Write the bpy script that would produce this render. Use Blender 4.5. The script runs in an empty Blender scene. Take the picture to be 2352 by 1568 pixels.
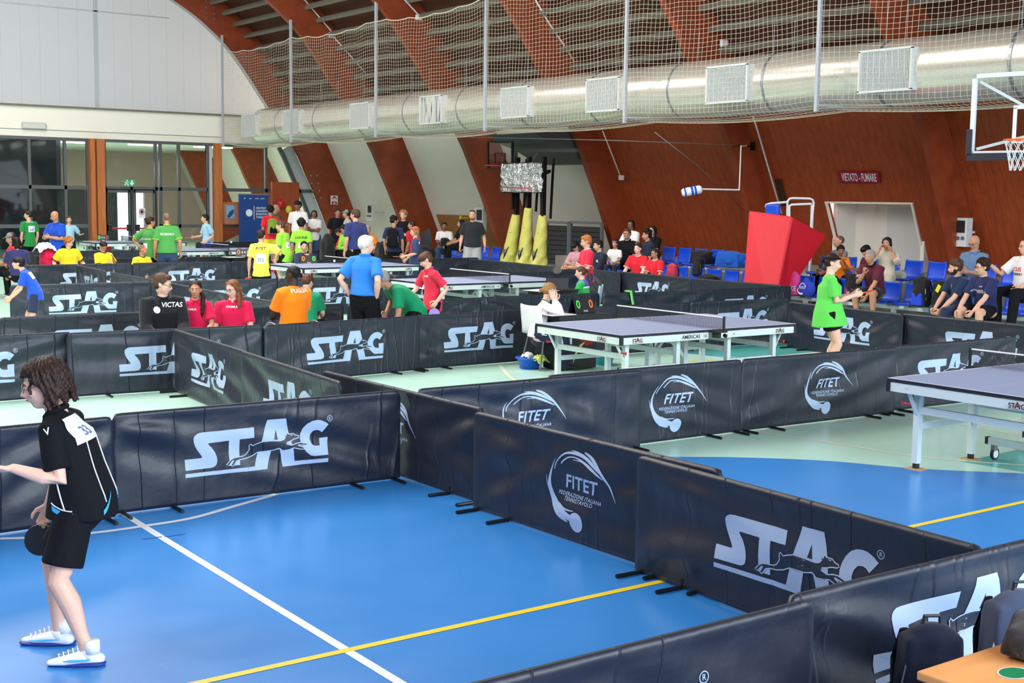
import bpy, bmesh, math, random
import numpy as np
from mathutils import Vector, Matrix, Quaternion, noise, geometry
from mathutils.bvhtree import BVHTree

C = bpy.context.scene.collection
S = bpy.context.scene
rng = random.Random(7)
PI = math.pi

# ------------------------------------------------------------------ camera
# hall axes: +X runs to the timber side wall, +Y runs to the glazed end wall
F_PX, PITCH, ROLL, CAM_H, YAW = 2985.0, 0.1098, 0.0134, 2.2, math.radians(36.1)
IW, IH = 2352.0, 1568.0
def w2h(v):
    c, s = math.cos(YAW), math.sin(YAW)
    return Vector((c*v[0]+s*v[1], -s*v[0]+c*v[1], v[2]))
cr, sr, cp, sp = math.cos(ROLL), math.sin(ROLL), math.cos(PITCH), math.sin(PITCH)
_r = Vector((1, 0, 0)); _u = Vector((0, sp, cp)); _f = Vector((0, cp, -sp))
R_ = w2h(_r*cr+_u*sr); U_ = w2h(_u*cr-_r*sr); F_ = w2h(_f)
cam_d = bpy.data.cameras.new('camera'); cam = bpy.data.objects.new('camera', cam_d); C.objects.link(cam)
cam_d.sensor_width = 36.0; cam_d.lens = F_PX/IW*36.0; cam_d.clip_end = 300
m = Matrix((R_, U_, -F_)).transposed().to_4x4(); m.translation = Vector((0, 0, CAM_H)); cam.matrix_world = m
S.camera = cam
EYE = Vector((0, 0, CAM_H))
def ray(u, v):
    x = (u-IW/2)/F_PX; y = -(v-IH/2)/F_PX
    return F_ + R_*x + U_*y
def at_z(u, v, z=0.0):
    d = ray(u, v); return EYE+d*((z-CAM_H)/d.z)
def at_x(u, v, x):
    d = ray(u, v); return EYE+d*(x/d.x)
def at_y(u, v, y):
    d = ray(u, v); return EYE+d*(y/d.y)
FWD = w2h(Vector((0, 1, 0))); RGT = w2h(Vector((1, 0, 0)))
def at_d(u, v, dist):
    d = ray(u, v); return EYE+d*(dist/d.dot(FWD))

# ------------------------------------------------------------------ light
w = bpy.data.worlds.new('daylight'); S.world = w; w.use_nodes = True
bgn = w.node_tree.nodes['Background']; bgn.inputs[0].default_value = (0.80, 0.90, 1.0, 1); bgn.inputs[1].default_value = 1.9
def area(name, loc, target, sx, sy, power, col):
    l = bpy.data.lights.new(name, 'AREA'); l.shape = 'RECTANGLE'; l.size = sx; l.size_y = sy; l.energy = power; l.color = col
    o = bpy.data.objects.new(name, l); C.objects.link(o); o.location = loc
    o.rotation_euler = (Vector(target)-Vector(loc)).to_track_quat('-Z', 'Y').to_euler(); return o
# lamps under the ridge, added fills, and the translucent end wall behind the camera
area('hall_lamp_light', (8, 20, 10.6), (10, 21, 0), 9, 44, 8000, (1.0, 0.97, 0.92))
area('far_fill_light', (9, 35, 10.6), (12, 36, 0), 9, 15, 1700, (1.0, 0.98, 0.95))  # added fill that brightens the far walls and beam
area('left_side_light', (-4.5, 24, 8.0), (22, 27, 2.0), 34, 2.2, 8200, (0.95, 0.98, 1.0))  # added to brighten the white side wall; opposite windows are only assumed
area('rear_window_light', (8, -8.5, 6.5), (9, 10, 1.0), 22, 7, 3800, (0.76, 0.88, 1.0))
S.view_settings.view_transform = 'Standard'; S.view_settings.look = 'None'
S.view_settings.gamma = 1.0; S.view_settings.use_curve_mapping = False
S.view_settings.exposure = 0.27

# ------------------------------------------------------------------ materials
def lin(c):
    return tuple((x/12.92 if x <= 0.04045 else ((x+0.055)/1.055)**2.4) for x in c)
def rgb(r, g, b):
    return lin((r/255.0, g/255.0, b/255.0))
MATS = {}
def mat(name, col, rough=0.6, metal=0.0, bump=0.0, bscale=20.0, vary=0.0, vscale=4.0, spec=0.5, sheen=0.0, emit=None, alpha=None, stretch=None, trans=0.0):
    if name in MATS: return MATS[name]
    m = bpy.data.materials.new(name); m.use_nodes = True; nt = m.node_tree; b = nt.nodes['Principled BSDF']
    b.inputs['Base Color'].default_value = (*col, 1); b.inputs['Roughness'].default_value = rough
    b.inputs['Metallic'].default_value = metal; b.inputs['Specular IOR Level'].default_value = spec
    if sheen: b.inputs['Sheen Weight'].default_value = sheen
    if trans: b.inputs['Transmission Weight'].default_value = trans
    if emit: b.inputs['Emission Color'].default_value = (*emit[0], 1); b.inputs['Emission Strength'].default_value = emit[1]
    tc = nt.nodes.new('ShaderNodeTexCoord'); mp = nt.nodes.new('ShaderNodeMapping'); nt.links.new(tc.outputs['Object'], mp.inputs[0])
    if stretch: mp.inputs['Scale'].default_value = stretch
    if vary:
        n = nt.nodes.new('ShaderNodeTexNoise'); n.inputs['Scale'].default_value = vscale; n.inputs['Detail'].default_value = 5
        nt.links.new(mp.outputs[0], n.inputs['Vector'])
        mx = nt.nodes.new('ShaderNodeMix'); mx.data_type = 'RGBA'
        mx.inputs['A'].default_value = (*[max(0, x*(1-vary)) for x in col], 1); mx.inputs['B'].default_value = (*[min(1, x*(1+vary)) for x in col], 1)
        nt.links.new(n.outputs['Fac'], mx.inputs['Factor']); nt.links.new(mx.outputs['Result'], b.inputs['Base Color'])
    if bump:
        n = nt.nodes.new('ShaderNodeTexNoise'); n.inputs['Scale'].default_value = bscale; n.inputs['Detail'].default_value = 4
        nt.links.new(mp.outputs[0], n.inputs['Vector'])
        bp = nt.nodes.new('ShaderNodeBump'); bp.inputs['Strength'].default_value = bump; bp.inputs['Distance'].default_value = 0.02
        nt.links.new(n.outputs['Fac'], bp.inputs['Height']); nt.links.new(bp.outputs[0], b.inputs['Normal'])
    MATS[name] = m; return m
def cloth(name, r, g, b, rough=0.85):
    return mat('cloth_'+name, rgb(r, g, b), rough, bump=0.35, bscale=9, vary=0.10, vscale=6, sheen=0.15, spec=0.25)

M = {}
M['barrier'] = mat('barrier_fabric', rgb(25, 30, 44), 0.44, bump=0.35, bscale=7, vary=0.15, vscale=3, spec=0.5, sheen=0.04)
def fold_lines(m):
    nt = m.node_tree; b = nt.nodes['Principled BSDF']; old = b.inputs['Normal'].links[0].from_node
    tc = nt.nodes.new('ShaderNodeTexCoord'); mp = nt.nodes.new('ShaderNodeMapping'); mp.inputs['Scale'].default_value = (3.2, 0.0, 0.22); nt.links.new(tc.outputs['Object'], mp.inputs[0])
    oi = nt.nodes.new('ShaderNodeObjectInfo'); av = nt.nodes.new('ShaderNodeVectorMath'); av.operation = 'ADD'; sc_ = nt.nodes.new('ShaderNodeMath'); sc_.operation = 'MULTIPLY'; sc_.inputs[1].default_value = 40
    nt.links.new(oi.outputs['Random'], sc_.inputs[0]); nt.links.new(mp.outputs[0], av.inputs[0]); nt.links.new(sc_.outputs[0], av.inputs[1])
    n = nt.nodes.new('ShaderNodeTexNoise'); n.inputs['Scale'].default_value = 1.0; n.inputs['Detail'].default_value = 1.0; nt.links.new(av.outputs[0], n.inputs['Vector'])
    r = nt.nodes.new('ShaderNodeValToRGB'); e = r.color_ramp.elements; e[0].position = 0.488; e[0].color = (0, 0, 0, 1); e[1].position = 0.512; e[1].color = (0, 0, 0, 1); k = e.new(0.5); k.color = (1, 1, 1, 1)
    nt.links.new(n.outputs['Fac'], r.inputs[0]); bp = nt.nodes.new('ShaderNodeBump'); bp.inputs['Strength'].default_value = 0.9; bp.inputs['Distance'].default_value = 0.006
    nt.links.new(r.outputs[0], bp.inputs['Height']); nt.links.new(old.outputs[0], bp.inputs['Normal']); nt.links.new(bp.outputs[0], b.inputs['Normal'])
fold_lines(M['barrier'])
M['print'] = mat('pale_print', rgb(165, 184, 212), 0.5, vary=0.04)
M['print_white'] = mat('white_print', rgb(225, 228, 232), 0.5)
M['print_black'] = mat('black_print', rgb(18, 18, 22), 0.5)
M['print_red'] = mat('red_print', rgb(205, 35, 50), 0.5)
M['black_metal'] = mat('black_metal', rgb(18, 18, 20), 0.4, 0.2)
M['black_plastic'] = mat('black_plastic', rgb(26, 26, 29), 0.5)
M['table_top'] = mat('table_top', rgb(142, 152, 182), 0.6, vary=0.04, spec=0.35)
M['line_white'] = mat('line_white', rgb(228, 230, 232), 0.5)
M['table_frame'] = mat('table_frame', rgb(206, 218, 216), 0.4, vary=0.03)
M['white_metal'] = mat('white_metal', rgb(218, 221, 222), 0.4)
M['grey_metal'] = mat('grey_metal', rgb(128, 130, 134), 0.4, 0.6)
M['dark_frame'] = mat('dark_frame', rgb(92, 95, 95), 0.45, 0.3)
M['alu'] = mat('galvanised', rgb(165, 168, 172), 0.35, 0.8)
M['rubber'] = mat('rubber', rgb(30, 30, 34), 0.7)
M['card'] = mat('cardboard', rgb(190, 150, 105), 0.9)
M['seat_blue'] = mat('seat_blue', rgb(14, 72, 205), 0.38, vary=0.05)
M['white_plastic'] = mat('white_plastic', rgb(228, 228, 230), 0.4)
M['concrete'] = mat('concrete', rgb(138, 135, 126), 0.85, vary=0.12, vscale=3, bump=0.2)
M['wall_white'] = mat('plaster_white', rgb(238, 233, 222), 0.85, vary=0.05, vscale=0.8, bump=0.1)
M['beam_white'] = mat('beam_white', rgb(240, 235, 222), 0.8, vary=0.03, vscale=0.6)
M['paddle_red'] = mat('paddle_red', rgb(205, 30, 40), 0.5)
M['paddle_black'] = mat('paddle_black', rgb(22, 22, 26), 0.55)
M['paddle_violet'] = mat('paddle_violet', rgb(165, 135, 225), 0.5)
M['wood_handle'] = mat('wood_handle', rgb(205, 155, 90), 0.5)
M['ball'] = mat('ball_white', rgb(240, 240, 238), 0.4)
M['orange'] = mat('digit_orange', rgb(255, 120, 45), 0.5)
M['green'] = mat('digit_green', rgb(70, 225, 90), 0.5)

def wood(name, c1, c2, axis=(0.4, 0.4, 6), plank=None, rough=0.5):
    m = bpy.data.materials.new(name); m.use_nodes = True; nt = m.node_tree; b = nt.nodes['Principled BSDF']; b.inputs['Roughness'].default_value = rough
    tc = nt.nodes.new('ShaderNodeTexCoord'); mp = nt.nodes.new('ShaderNodeMapping'); mp.inputs['Scale'].default_value = axis
    nt.links.new(tc.outputs['Object'], mp.inputs[0])
    n = nt.nodes.new('ShaderNodeTexNoise'); n.inputs['Scale'].default_value = 2.2; n.inputs['Detail'].default_value = 8; n.inputs['Roughness'].default_value = 0.65
    nt.links.new(mp.outputs[0], n.inputs['Vector'])
    rp = nt.nodes.new('ShaderNodeValToRGB'); rp.color_ramp.elements[0].position = 0.3; rp.color_ramp.elements[0].color = (*c1, 1)
    rp.color_ramp.elements[1].position = 0.7; rp.color_ramp.elements[1].color = (*c2, 1)
    nt.links.new(n.outputs['Fac'], rp.inputs[0]); last = rp.outputs[0]
    # knots
    v = nt.nodes.new('ShaderNodeTexVoronoi'); v.inputs['Scale'].default_value = 3.2; nt.links.new(tc.outputs['Object'], v.inputs['Vector'])
    kr = nt.nodes.new('ShaderNodeValToRGB'); kr.color_ramp.elements[0].position = 0.03; kr.color_ramp.elements[0].color = (0.25, 0.25, 0.25, 1)
    kr.color_ramp.elements[1].position = 0.08; kr.color_ramp.elements[1].color = (1, 1, 1, 1)
    nt.links.new(v.outputs['Distance'], kr.inputs[0])
    mu = nt.nodes.new('ShaderNodeMix'); mu.data_type = 'RGBA'; mu.blend_type = 'MULTIPLY'; mu.inputs['Factor'].default_value = 0.8
    nt.links.new(last, mu.inputs['A']); nt.links.new(kr.outputs[0], mu.inputs['B']); last = mu.outputs['Result']
    if plank:
        wv = nt.nodes.new('ShaderNodeTexWave'); wv.wave_type = 'BANDS'; wv.bands_direction = 'Y'; wv.wave_profile = 'SAW'; wv.inputs['Scale'].default_value = 0.314/plank
        nt.links.new(tc.outputs['Object'], wv.inputs['Vector'])
        pr = nt.nodes.new('ShaderNodeValToRGB'); pr.color_ramp.elements[0].position = 0.0; pr.color_ramp.elements[0].color = (0.55, 0.55, 0.55, 1)
        pr.color_ramp.elements[1].position = 0.10; pr.color_ramp.elements[1].color = (1, 1, 1, 1)
        nt.links.new(wv.outputs['Fac'], pr.inputs[0])
        mu2 = nt.nodes.new('ShaderNodeMix'); mu2.data_type = 'RGBA'; mu2.blend_type = 'MULTIPLY'; mu2.inputs['Factor'].default_value = 1
        nt.links.new(last, mu2.inputs['A']); nt.links.new(pr.outputs[0], mu2.inputs['B']); last = mu2.outputs['Result']
    nt.links.new(last, b.inputs['Base Color']); return m
M['glulam'] = wood('glulam_timber', rgb(124, 48, 20), rgb(154, 68, 30), (1.2, 1.2, 1.2))
M['cladding'] = wood('stained_boards', rgb(138, 56, 22), rgb(168, 78, 34), (3.5, 3.5, 0.35), plank=0.19)
M['post_wood'] = wood('pine_post', rgb(165, 85, 35), rgb(195, 118, 60), (4, 4, 0.5))
M['deck'] = mat('roof_deck', rgb(92, 52, 33), 0.8, vary=0.3, vscale=2)
M['purlin'] = mat('grey_purlin', rgb(118, 114, 102), 0.85, vary=0.12)
M['desk_wood'] = wood('desk_laminate', rgb(226, 150, 84), rgb(236, 168, 104), (0.6, 8, 1))

# ------------------------------------------------------------------ mesh helpers
class MB:
    def __init__(s): s.v = []; s.f = []; s.mi = []; s.cur = 0
    def add(s, vs, fs, mi=None):
        o = len(s.v); s.v += [tuple(x) for x in vs]; s.f += [tuple(i+o for i in f) for f in fs]
        s.mi += [s.cur if mi is None else mi]*len(fs)
    def box(s, c, d, R=None, mi=None, taper=1.0):
        c = Vector(c); vs = []
        for z in (-1, 1):
            t = taper if z > 0 else 1.0
            for x, y in ((-1, -1), (1, -1), (1, 1), (-1, 1)):
                p = Vector((x*d[0]/2*t, y*d[1]/2*t, z*d[2]/2)); vs.append(c+(R @ p if R else p))
        s.add(vs, [(3, 2, 1, 0), (4, 5, 6, 7), (0, 1, 5, 4), (1, 2, 6, 5), (2, 3, 7, 6), (3, 0, 4, 7)], mi)
    def bar(s, a, b, w_, h=None, up=(0, 0, 1), mi=None):
        a, b = Vector(a), Vector(b); h = h or w_; d = (b-a); L = d.length
        if L < 1e-6: return
        d /= L; x = d.cross(Vector(up))
        if x.length < 1e-4: x = d.cross(Vector((0, 1, 0)))
        x.normalize(); y = x.cross(d)
        vs = [p+x*(i*w_/2)+y*(j*h/2) for p in (a, b) for i, j in ((-1, -1), (1, -1), (1, 1), (-1, 1))]
        s.add(vs, [(0, 1, 2, 3), (7, 6, 5, 4), (4, 5, 1, 0), (5, 6, 2, 1), (6, 7, 3, 2), (7, 4, 0, 3)], mi)
    def tube(s, pts, rad, seg=8, mi=None, cap=True, flat=1.0, ref=None, rnd=False):
        """tapered tube through pts; rad number/list; flat = depth/width ratio or list; ref = width axis"""
        pts = [Vector(p) for p in pts]; n = len(pts)
        rad = [rad]*n if not hasattr(rad, '__len__') else list(rad); flat = [flat]*n if not hasattr(flat, '__len__') else list(flat)
        if rnd:
            d0 = (pts[0]-pts[1]).normalized(); d1 = (pts[-1]-pts[-2]).normalized()
            pts = [pts[0]+d0*rad[0]*0.85, pts[0]+d0*rad[0]*0.5]+pts+[pts[-1]+d1*rad[-1]*0.5, pts[-1]+d1*rad[-1]*0.85]
            flat = [flat[0]]*2+flat+[flat[-1]]*2
            rad = [rad[0]*0.4, rad[0]*0.83]+rad+[rad[-1]*0.83, rad[-1]*0.4]; n += 4
        vs = []; prev = None
        for i, p in enumerate(pts):
            a = pts[max(i-1, 0)]; b = pts[min(i+1, n-1)]; t = (b-a).normalized()
            if ref is not None: x = Vector(ref)-t*Vector(ref).dot(t)
            elif prev is not None: x = prev-t*prev.dot(t)
            else: x = t.cross(Vector((0, 0, 1)))
            if x.length < 1e-4: x = t.cross(Vector((0, 1, 0.01)))
            x.normalize(); prev = x; y = t.cross(x)
            for k in range(seg):
                an = 2*PI*k/seg; vs.append(p+x*(math.cos(an)*rad[i])+y*(math.sin(an)*rad[i]*flat[i]))
        fs = [(i*seg+k, i*seg+(k+1) % seg, (i+1)*seg+(k+1) % seg, (i+1)*seg+k) for i in range(n-1) for k in range(seg)]
        if cap: fs += [tuple(range(seg-1, -1, -1)), tuple((n-1)*seg+k for k in range(seg))]
        s.add(vs, fs, mi)
    def ball(s, c, r, R=None, seg=12, ring=8, mi=None):
        c = Vector(c); r = (r, r, r) if not hasattr(r, '__len__') else r; vs = []
        for i in range(1, ring):
            a = PI*i/ring
            for k in range(seg):
                b = 2*PI*k/seg; p = Vector((math.sin(a)*math.cos(b)*r[0], math.sin(a)*math.sin(b)*r[1], math.cos(a)*r[2]))
                vs.append(c+(R @ p if R else p))
        t = Vector((0, 0, r[2])); vs += [c+(R @ t if R else t), c-(R @ t if R else t)]; T = len(vs)-2
        fs = [(i*seg+k, (i+1)*seg+k, (i+1)*seg+(k+1) % seg, i*seg+(k+1) % seg) for i in range(ring-2) for k in range(seg)]
        fs += [(T, k, (k+1) % seg) for k in range(seg)] + [(T+1, (ring-2)*seg+(k+1) % seg, (ring-2)*seg+k) for k in range(seg)]
        s.add(vs, fs, mi)
    def prism(s, poly, a, b, fn, mi=None):
        """extrude 2D polygon between parameters a and b; fn(x,y,t)->Vector"""
        n = len(poly); vs = [fn(x, y, a) for x, y in poly]+[fn(x, y, b) for x, y in poly]
        fs = [(i, (i+1) % n, n+(i+1) % n, n+i) for i in range(n)]
        tri = geometry.tessellate_polygon([[Vector((x, y, 0)) for x, y in poly]])
        fs += [tuple(t) for t in tri]+[tuple(n+i for i in reversed(t)) for t in tri]
        s.add(vs, fs, mi)
    def mesh(s, name):
        me = bpy.data.meshes.new(name); me.from_pydata(s.v, [], s.f); me.update(); return me
    def build(s, name, mats, parent=None, smooth=False, loc=None, rz=None, bevel=0, fix=True):
        me = s.mesh(name); mats = mats if isinstance(mats, (list, tuple)) else [mats]
        for m_ in mats: me.materials.append(m_)
        me.polygons.foreach_set('material_index', s.mi)
        if fix:
            bm = bmesh.new(); bm.from_mesh(me); bmesh.ops.recalc_face_normals(bm, faces=bm.faces); bm.to_mesh(me); bm.free()
        if smooth: shade(me)
        o = bpy.data.objects.new(name, me); C.objects.link(o)
        if parent: o.parent = parent
        if loc is not None: o.location = loc
        if rz is not None: o.rotation_euler = (0, 0, rz)
        if bevel:
            b = o.modifiers.new('bevel', 'BEVEL'); b.width = bevel; b.segments = 2; b.limit_method = 'ANGLE'; b.angle_limit = 0.7
        return o
def shade(me, ang=None):
    me.polygons.foreach_set('use_smooth', [True]*len(me.polygons))
    if ang: me.set_sharp_from_angle(angle=ang)
def thing(name, label, cat, loc=(0, 0, 0), rz=0.0, group=None):
    o = bpy.data.objects.new(name, None); C.objects.link(o); o.location = loc; o.rotation_euler = (0, 0, rz); o.empty_display_size = 0.1
    o['label'] = label; o['category'] = cat
    if group: o['group'] = group
    return o
def tag(o, label, cat, group=None, kind=None):
    o['label'] = label; o['category'] = cat
    if group: o['group'] = group
    if kind: o['kind'] = kind
    return o
def struct(o):
    o['kind'] = 'structure'; return o
def dup(root, loc, rz, label, group=None):
    r = root.copy(); C.objects.link(r); r.location = loc; r.rotation_euler = (0, 0, rz); r['label'] = label
    if group: r['group'] = group
    for ch in list(root.children):
        c = ch.copy(); C.objects.link(c); c.parent = r
        for g in ch.children:
            d = g.copy(); C.objects.link(d); d.parent = c
    return r
def eval_mesh(o):
    dg = bpy.context.evaluated_depsgraph_get(); dg.update()
    return bpy.data.meshes.new_from_object(o.evaluated_get(dg), preserve_all_data_layers=False, depsgraph=dg)
def remesh(mb, voxel, smooth=3, factor=0.5):
    me = mb.mesh('tmp'); bm = bmesh.new(); bm.from_mesh(me); bmesh.ops.recalc_face_normals(bm, faces=bm.faces); bm.to_mesh(me); bm.free()
    o = bpy.data.objects.new('tmp', me); C.objects.link(o)
    r = o.modifiers.new('r', 'REMESH'); r.mode = 'VOXEL'; r.voxel_size = voxel; r.adaptivity = 0
    if smooth:
        sm = o.modifiers.new('s', 'SMOOTH'); sm.iterations = smooth; sm.factor = factor
    out = eval_mesh(o); bpy.data.objects.remove(o); bpy.data.meshes.remove(me); return out
_txt = {}
def text2d(s_, size=1.0, bold=0.0, shear=0.0, space=1.0):
    """flat text as (verts2d, tris), centred on x, baseline at 0"""
    key = (s_, bold, shear, space)
    if key not in _txt:
        cu = bpy.data.curves.new('t', 'FONT'); cu.body = s_; cu.size = 1.0; cu.offset = bold; cu.shear = shear; cu.space_character = space
        cu.align_x = 'CENTER'; cu.resolution_u = 3; cu.fill_mode = 'BOTH'
        o = bpy.data.objects.new('t', cu); C.objects.link(o); me = eval_mesh(o)
        bm = bmesh.new(); bm.from_mesh(me); bmesh.ops.triangulate(bm, faces=bm.faces)
        _txt[key] = ([(v.co.x, v.co.y) for v in bm.verts], [tuple(v.index for v in f.verts) for f in bm.faces])
        bm.free(); bpy.data.objects.remove(o); bpy.data.curves.remove(cu)
    vs, fs = _txt[key]
    return [(x*size, y*size) for x, y in vs], fs
def poly2d(poly):
    return list(poly), [tuple(t) for t in geometry.tessellate_polygon([[Vector((x, y, 0)) for x, y in poly]])]
def refine(vs, fs, maxlen):
    """split triangles until edges are short enough to drape"""
    vs = list(vs); fs = list(fs)
    for _ in range(7):
        cache = {}; out = []; done = True
        def mid(a, b):
            k = (min(a, b), max(a, b))
            if k not in cache:
                cache[k] = len(vs); vs.append(tuple((vs[a][i]+vs[b][i])/2 for i in range(2)))
            return cache[k]
        long_ = lambda a, b: math.hypot(vs[a][0]-vs[b][0], vs[a][1]-vs[b][1]) > maxlen
        for a, b, c in fs:
            L = [long_(a, b), long_(b, c), long_(c, a)]
            if not any(L): out.append((a, b, c)); continue
            done = False
            n = sum(L)
            if n == 3:
                x, y, z = mid(a, b), mid(b, c), mid(c, a); out += [(a, x, z), (x, b, y), (z, y, c), (x, y, z)]
            elif n == 1:
                while not long_(a, b): a, b, c = b, c, a
                x = mid(a, b); out += [(a, x, c), (x, b, c)]
            else:
                while long_(c, a): a, b, c = b, c, a
                x, y = mid(a, b), mid(b, c); out += [(x, b, y), (a, x, y), (a, y, c)]
        fs = out
        if done: break
    return vs, fs
def ribbon(pts, ws, closed=False, sub=4):
    P = [Vector((p[0], p[1])) for p in pts]; n = len(P)
    ws = [ws]*n if not hasattr(ws, '__len__') else ws
    if sub > 1 and not closed:     # catmull-rom
        Q, W = [], []
        for i in range(n-1):
            p0, p1, p2, p3 = P[max(i-1, 0)], P[i], P[i+1], P[min(i+2, n-1)]
            for k in range(sub):
                t = k/sub; Q.append(0.5*((2*p1)+(p2-p0)*t+(2*p0-5*p1+4*p2-p3)*t*t+(3*p1-p0-3*p2+p3)*t**3)); W.append(ws[i]*(1-t)+ws[i+1]*t)
        Q.append(P[-1]); W.append(ws[-1]); P, ws, n = Q, W, len(Q)
    vs = []; fs = []
    for i in range(n):
        a = P[(i-1) % n] if closed else P[max(i-1, 0)]; b = P[(i+1) % n] if closed else P[min(i+1, n-1)]
        t = (b-a); t = t.normalized() if t.length > 1e-9 else Vector((1, 0)); nn = Vector((-t.y, t.x))
        vs += [tuple(P[i]+nn*ws[i]/2), tuple(P[i]-nn*ws[i]/2)]
    for i in range(n if closed else n-1):
        j = (i+1) % n; fs += [(2*i, 2*i+1, 2*j+1), (2*i, 2*j+1, 2*j)]
    return vs, fs
def disc2d(cx, cy, rx, ry=None, n=28):
    ry = ry or rx
    return [(cx, cy)]+[(cx+rx*math.cos(2*PI*k/n), cy+ry*math.sin(2*PI*k/n)) for k in range(n)], [(0, 1+k, 1+(k+1) % n) for k in range(n)]
# ------------------------------------------------------------------ floor
def floor_mat(name, col, rough=0.22):
    m = mat(name, col, rough, vary=0.07, vscale=0.9, spec=0.38); nt = m.node_tree; b = nt.nodes['Principled BSDF']
    tc = nt.nodes.new('ShaderNodeTexCoord'); n = nt.nodes.new('ShaderNodeTexNoise'); n.inputs['Scale'].default_value = 2.5; n.inputs['Detail'].default_value = 7
    nt.links.new(tc.outputs['Object'], n.inputs['Vector'])
    mr = nt.nodes.new('ShaderNodeMapRange'); mr.inputs['To Min'].default_value = rough-0.05; mr.inputs['To Max'].default_value = rough+0.10
    nt.links.new(n.outputs['Fac'], mr.inputs['Value']); nt.links.new(mr.outputs[0], b.inputs['Roughness']); return m
M['f_blue'] = floor_mat('floor_blue', rgb(52, 132, 206)); M['f_mint'] = floor_mat('floor_mint', rgb(186, 226, 209)); M['f_teal'] = floor_mat('floor_teal', rgb(84, 176, 168))
M['line_yellow'] = mat('line_yellow', rgb(242, 208, 40), 0.3); M['line_cream'] = mat('line_cream', rgb(232, 226, 205), 0.3); M['line_w'] = mat('line_floor_white', rgb(226, 232, 236), 0.3)
M['line_blue'] = mat('line_floor_blue', rgb(40, 120, 200), 0.3); M['tape'] = mat('tape_blue', rgb(48, 88, 190), 0.4)
arc = [(6.9, 8.75), (7.6, 8.14), (8.12, 7.77), (8.65, 7.26), (9.03, 6.65), (9.64, 6.02), (10.5, 5.2), (11.6, 4.2), (12.6, 2.5), (13, -6)]
# smooth the boundary curve
def smooth_pts(pts, sub=6):
    P = [Vector((*p, 0)) for p in pts]; out = []
    for i in range(len(P)-1):
        p0, p1, p2, p3 = P[max(i-1, 0)], P[i], P[i+1], P[min(i+2, len(P)-1)]
        for k in range(sub):
            t = k/sub; q = 0.5*((2*p1)+(p2-p0)*t+(2*p0-5*p1+4*p2-p3)*t*t+(3*p1-p0-3*p2+p3)*t**3); out.append((q.x, q.y))
    out.append(pts[-1]); return out
arc_s = smooth_pts(arc)
def flat(poly, z): 
    v, f = poly2d(poly); return [(x, y, z) for x, y in v], f
fl = MB()
fl.add(*flat([(-6, -6)]+[(-6, 8.75)]+arc_s, 0), mi=0)
fl.add(*flat([(-6, 8.75), (-6, 62), (27, 62), (27, -6), (13, -6)]+arc_s[::-1][1:], 0), mi=1)
fo = fl.build('floor', [M['f_blue'], M['f_mint'], M['f_teal']], fix=False)
for p_ in fo.data.polygons:
    if p_.normal.z < 0: p_.flip()
struct(fo)
tz = MB()
tz.add(*flat([(12.4, 16.4), (12.7, 15.2), (13.0, 13.9), (13.35, 12.9), (14.2, 12.35), (15.6, 12.6), (17.6, 13.2), (17.6, 17.0)], 0.0008))
p1, p2, p3, p4 = at_z(2210, 1060), at_z(2352, 1029), at_z(2600, 1060), at_z(2352, 1084)
tz.add(*flat([(p1.x, p1.y), (p2.x, p2.y), (p2.x+4, p2.y), (12.6, 3.0), (p4.x, p4.y)], 0.0008))
to = tz.build('floor', M['f_teal'], fix=False); struct(to)
for p_ in to.data.polygons:
    if p_.normal.z < 0: p_.flip()
def line(pts, width, material, name='trim_line', z=0.0016, sub=5):
    vs, fs = ribbon(pts, width, sub=sub if len(pts) > 2 else 1)
    b = MB(); b.add([(x, y, z) for x, y in vs], fs); o = b.build(name, material, fix=False)
    for p_ in o.data.polygons:
        if p_.normal.z < 0: p_.flip()
    return struct(o)
def fl_pts(*px): return [(at_z(*q).x, at_z(*q).y) for q in px]
line([(3.02, 8.67), (3.0, 7.4), (2.985, 6.2), (2.97, 4.9), (2.95, 0)], 0.052, M['line_w'], 'trim_1', sub=1)
line([(-4, 5.40), (13, 5.43)], 0.05, M['line_yellow'], 'trim_2', z=0.0022)
line(fl_pts((0, 1237), (115, 1233), (230, 1222), (330, 1208), (440, 1190), (540, 1162), (635, 1135)), 0.05, M['line_w'], 'trim_3', z=0.002)
line(fl_pts((1690, 985), (1930, 1020), (2120, 1050), (2352, 1068)), 0.035, M['line_cream'], 'trim_4')
line(fl_pts((2060, 948), (2250, 983), (2352, 1000)), 0.035, M['line_cream'], 'trim_5')
line(fl_pts((1930, 967), (2020, 965), (2105, 957)), 0.035, M['line_cream'], 'trim_6')
line(fl_pts((2225, 983), (2300, 970), (2400, 950)), 0.035, M['line_cream'], 'trim_7')
line(fl_pts((1148, 838), (1168, 862), (1200, 885)), 0.05, M['line_cream'], 'trim_8')
line(fl_pts((1500, 800), (1580, 810), (1700, 824)), 0.05, M['line_blue'], 'trim_9')
line(fl_pts((1540, 838), (1580, 830), (1640, 827)), 0.05, M['line_yellow'], 'trim_10')
line(fl_pts((1795, 818), (1850, 812), (1950, 803)), 0.12, M['line_cream'], 'trim_11')
line(fl_pts((1670, 826), (1760, 820)), 0.08, M['line_cream'], 'trim_12')
tp = MB()
vs, fs = ribbon(fl_pts((328, 1238), (372, 1233)), 0.016, sub=1); tp.add([(x, y, 0.003) for x, y in vs], fs)
vs, fs = ribbon(fl_pts((378, 1233), (424, 1226)), 0.016, sub=1); tp.add([(x, y, 0.003) for x, y in vs], fs)
struct(tp.build('trim_13', M['tape'], fix=False))

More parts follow.
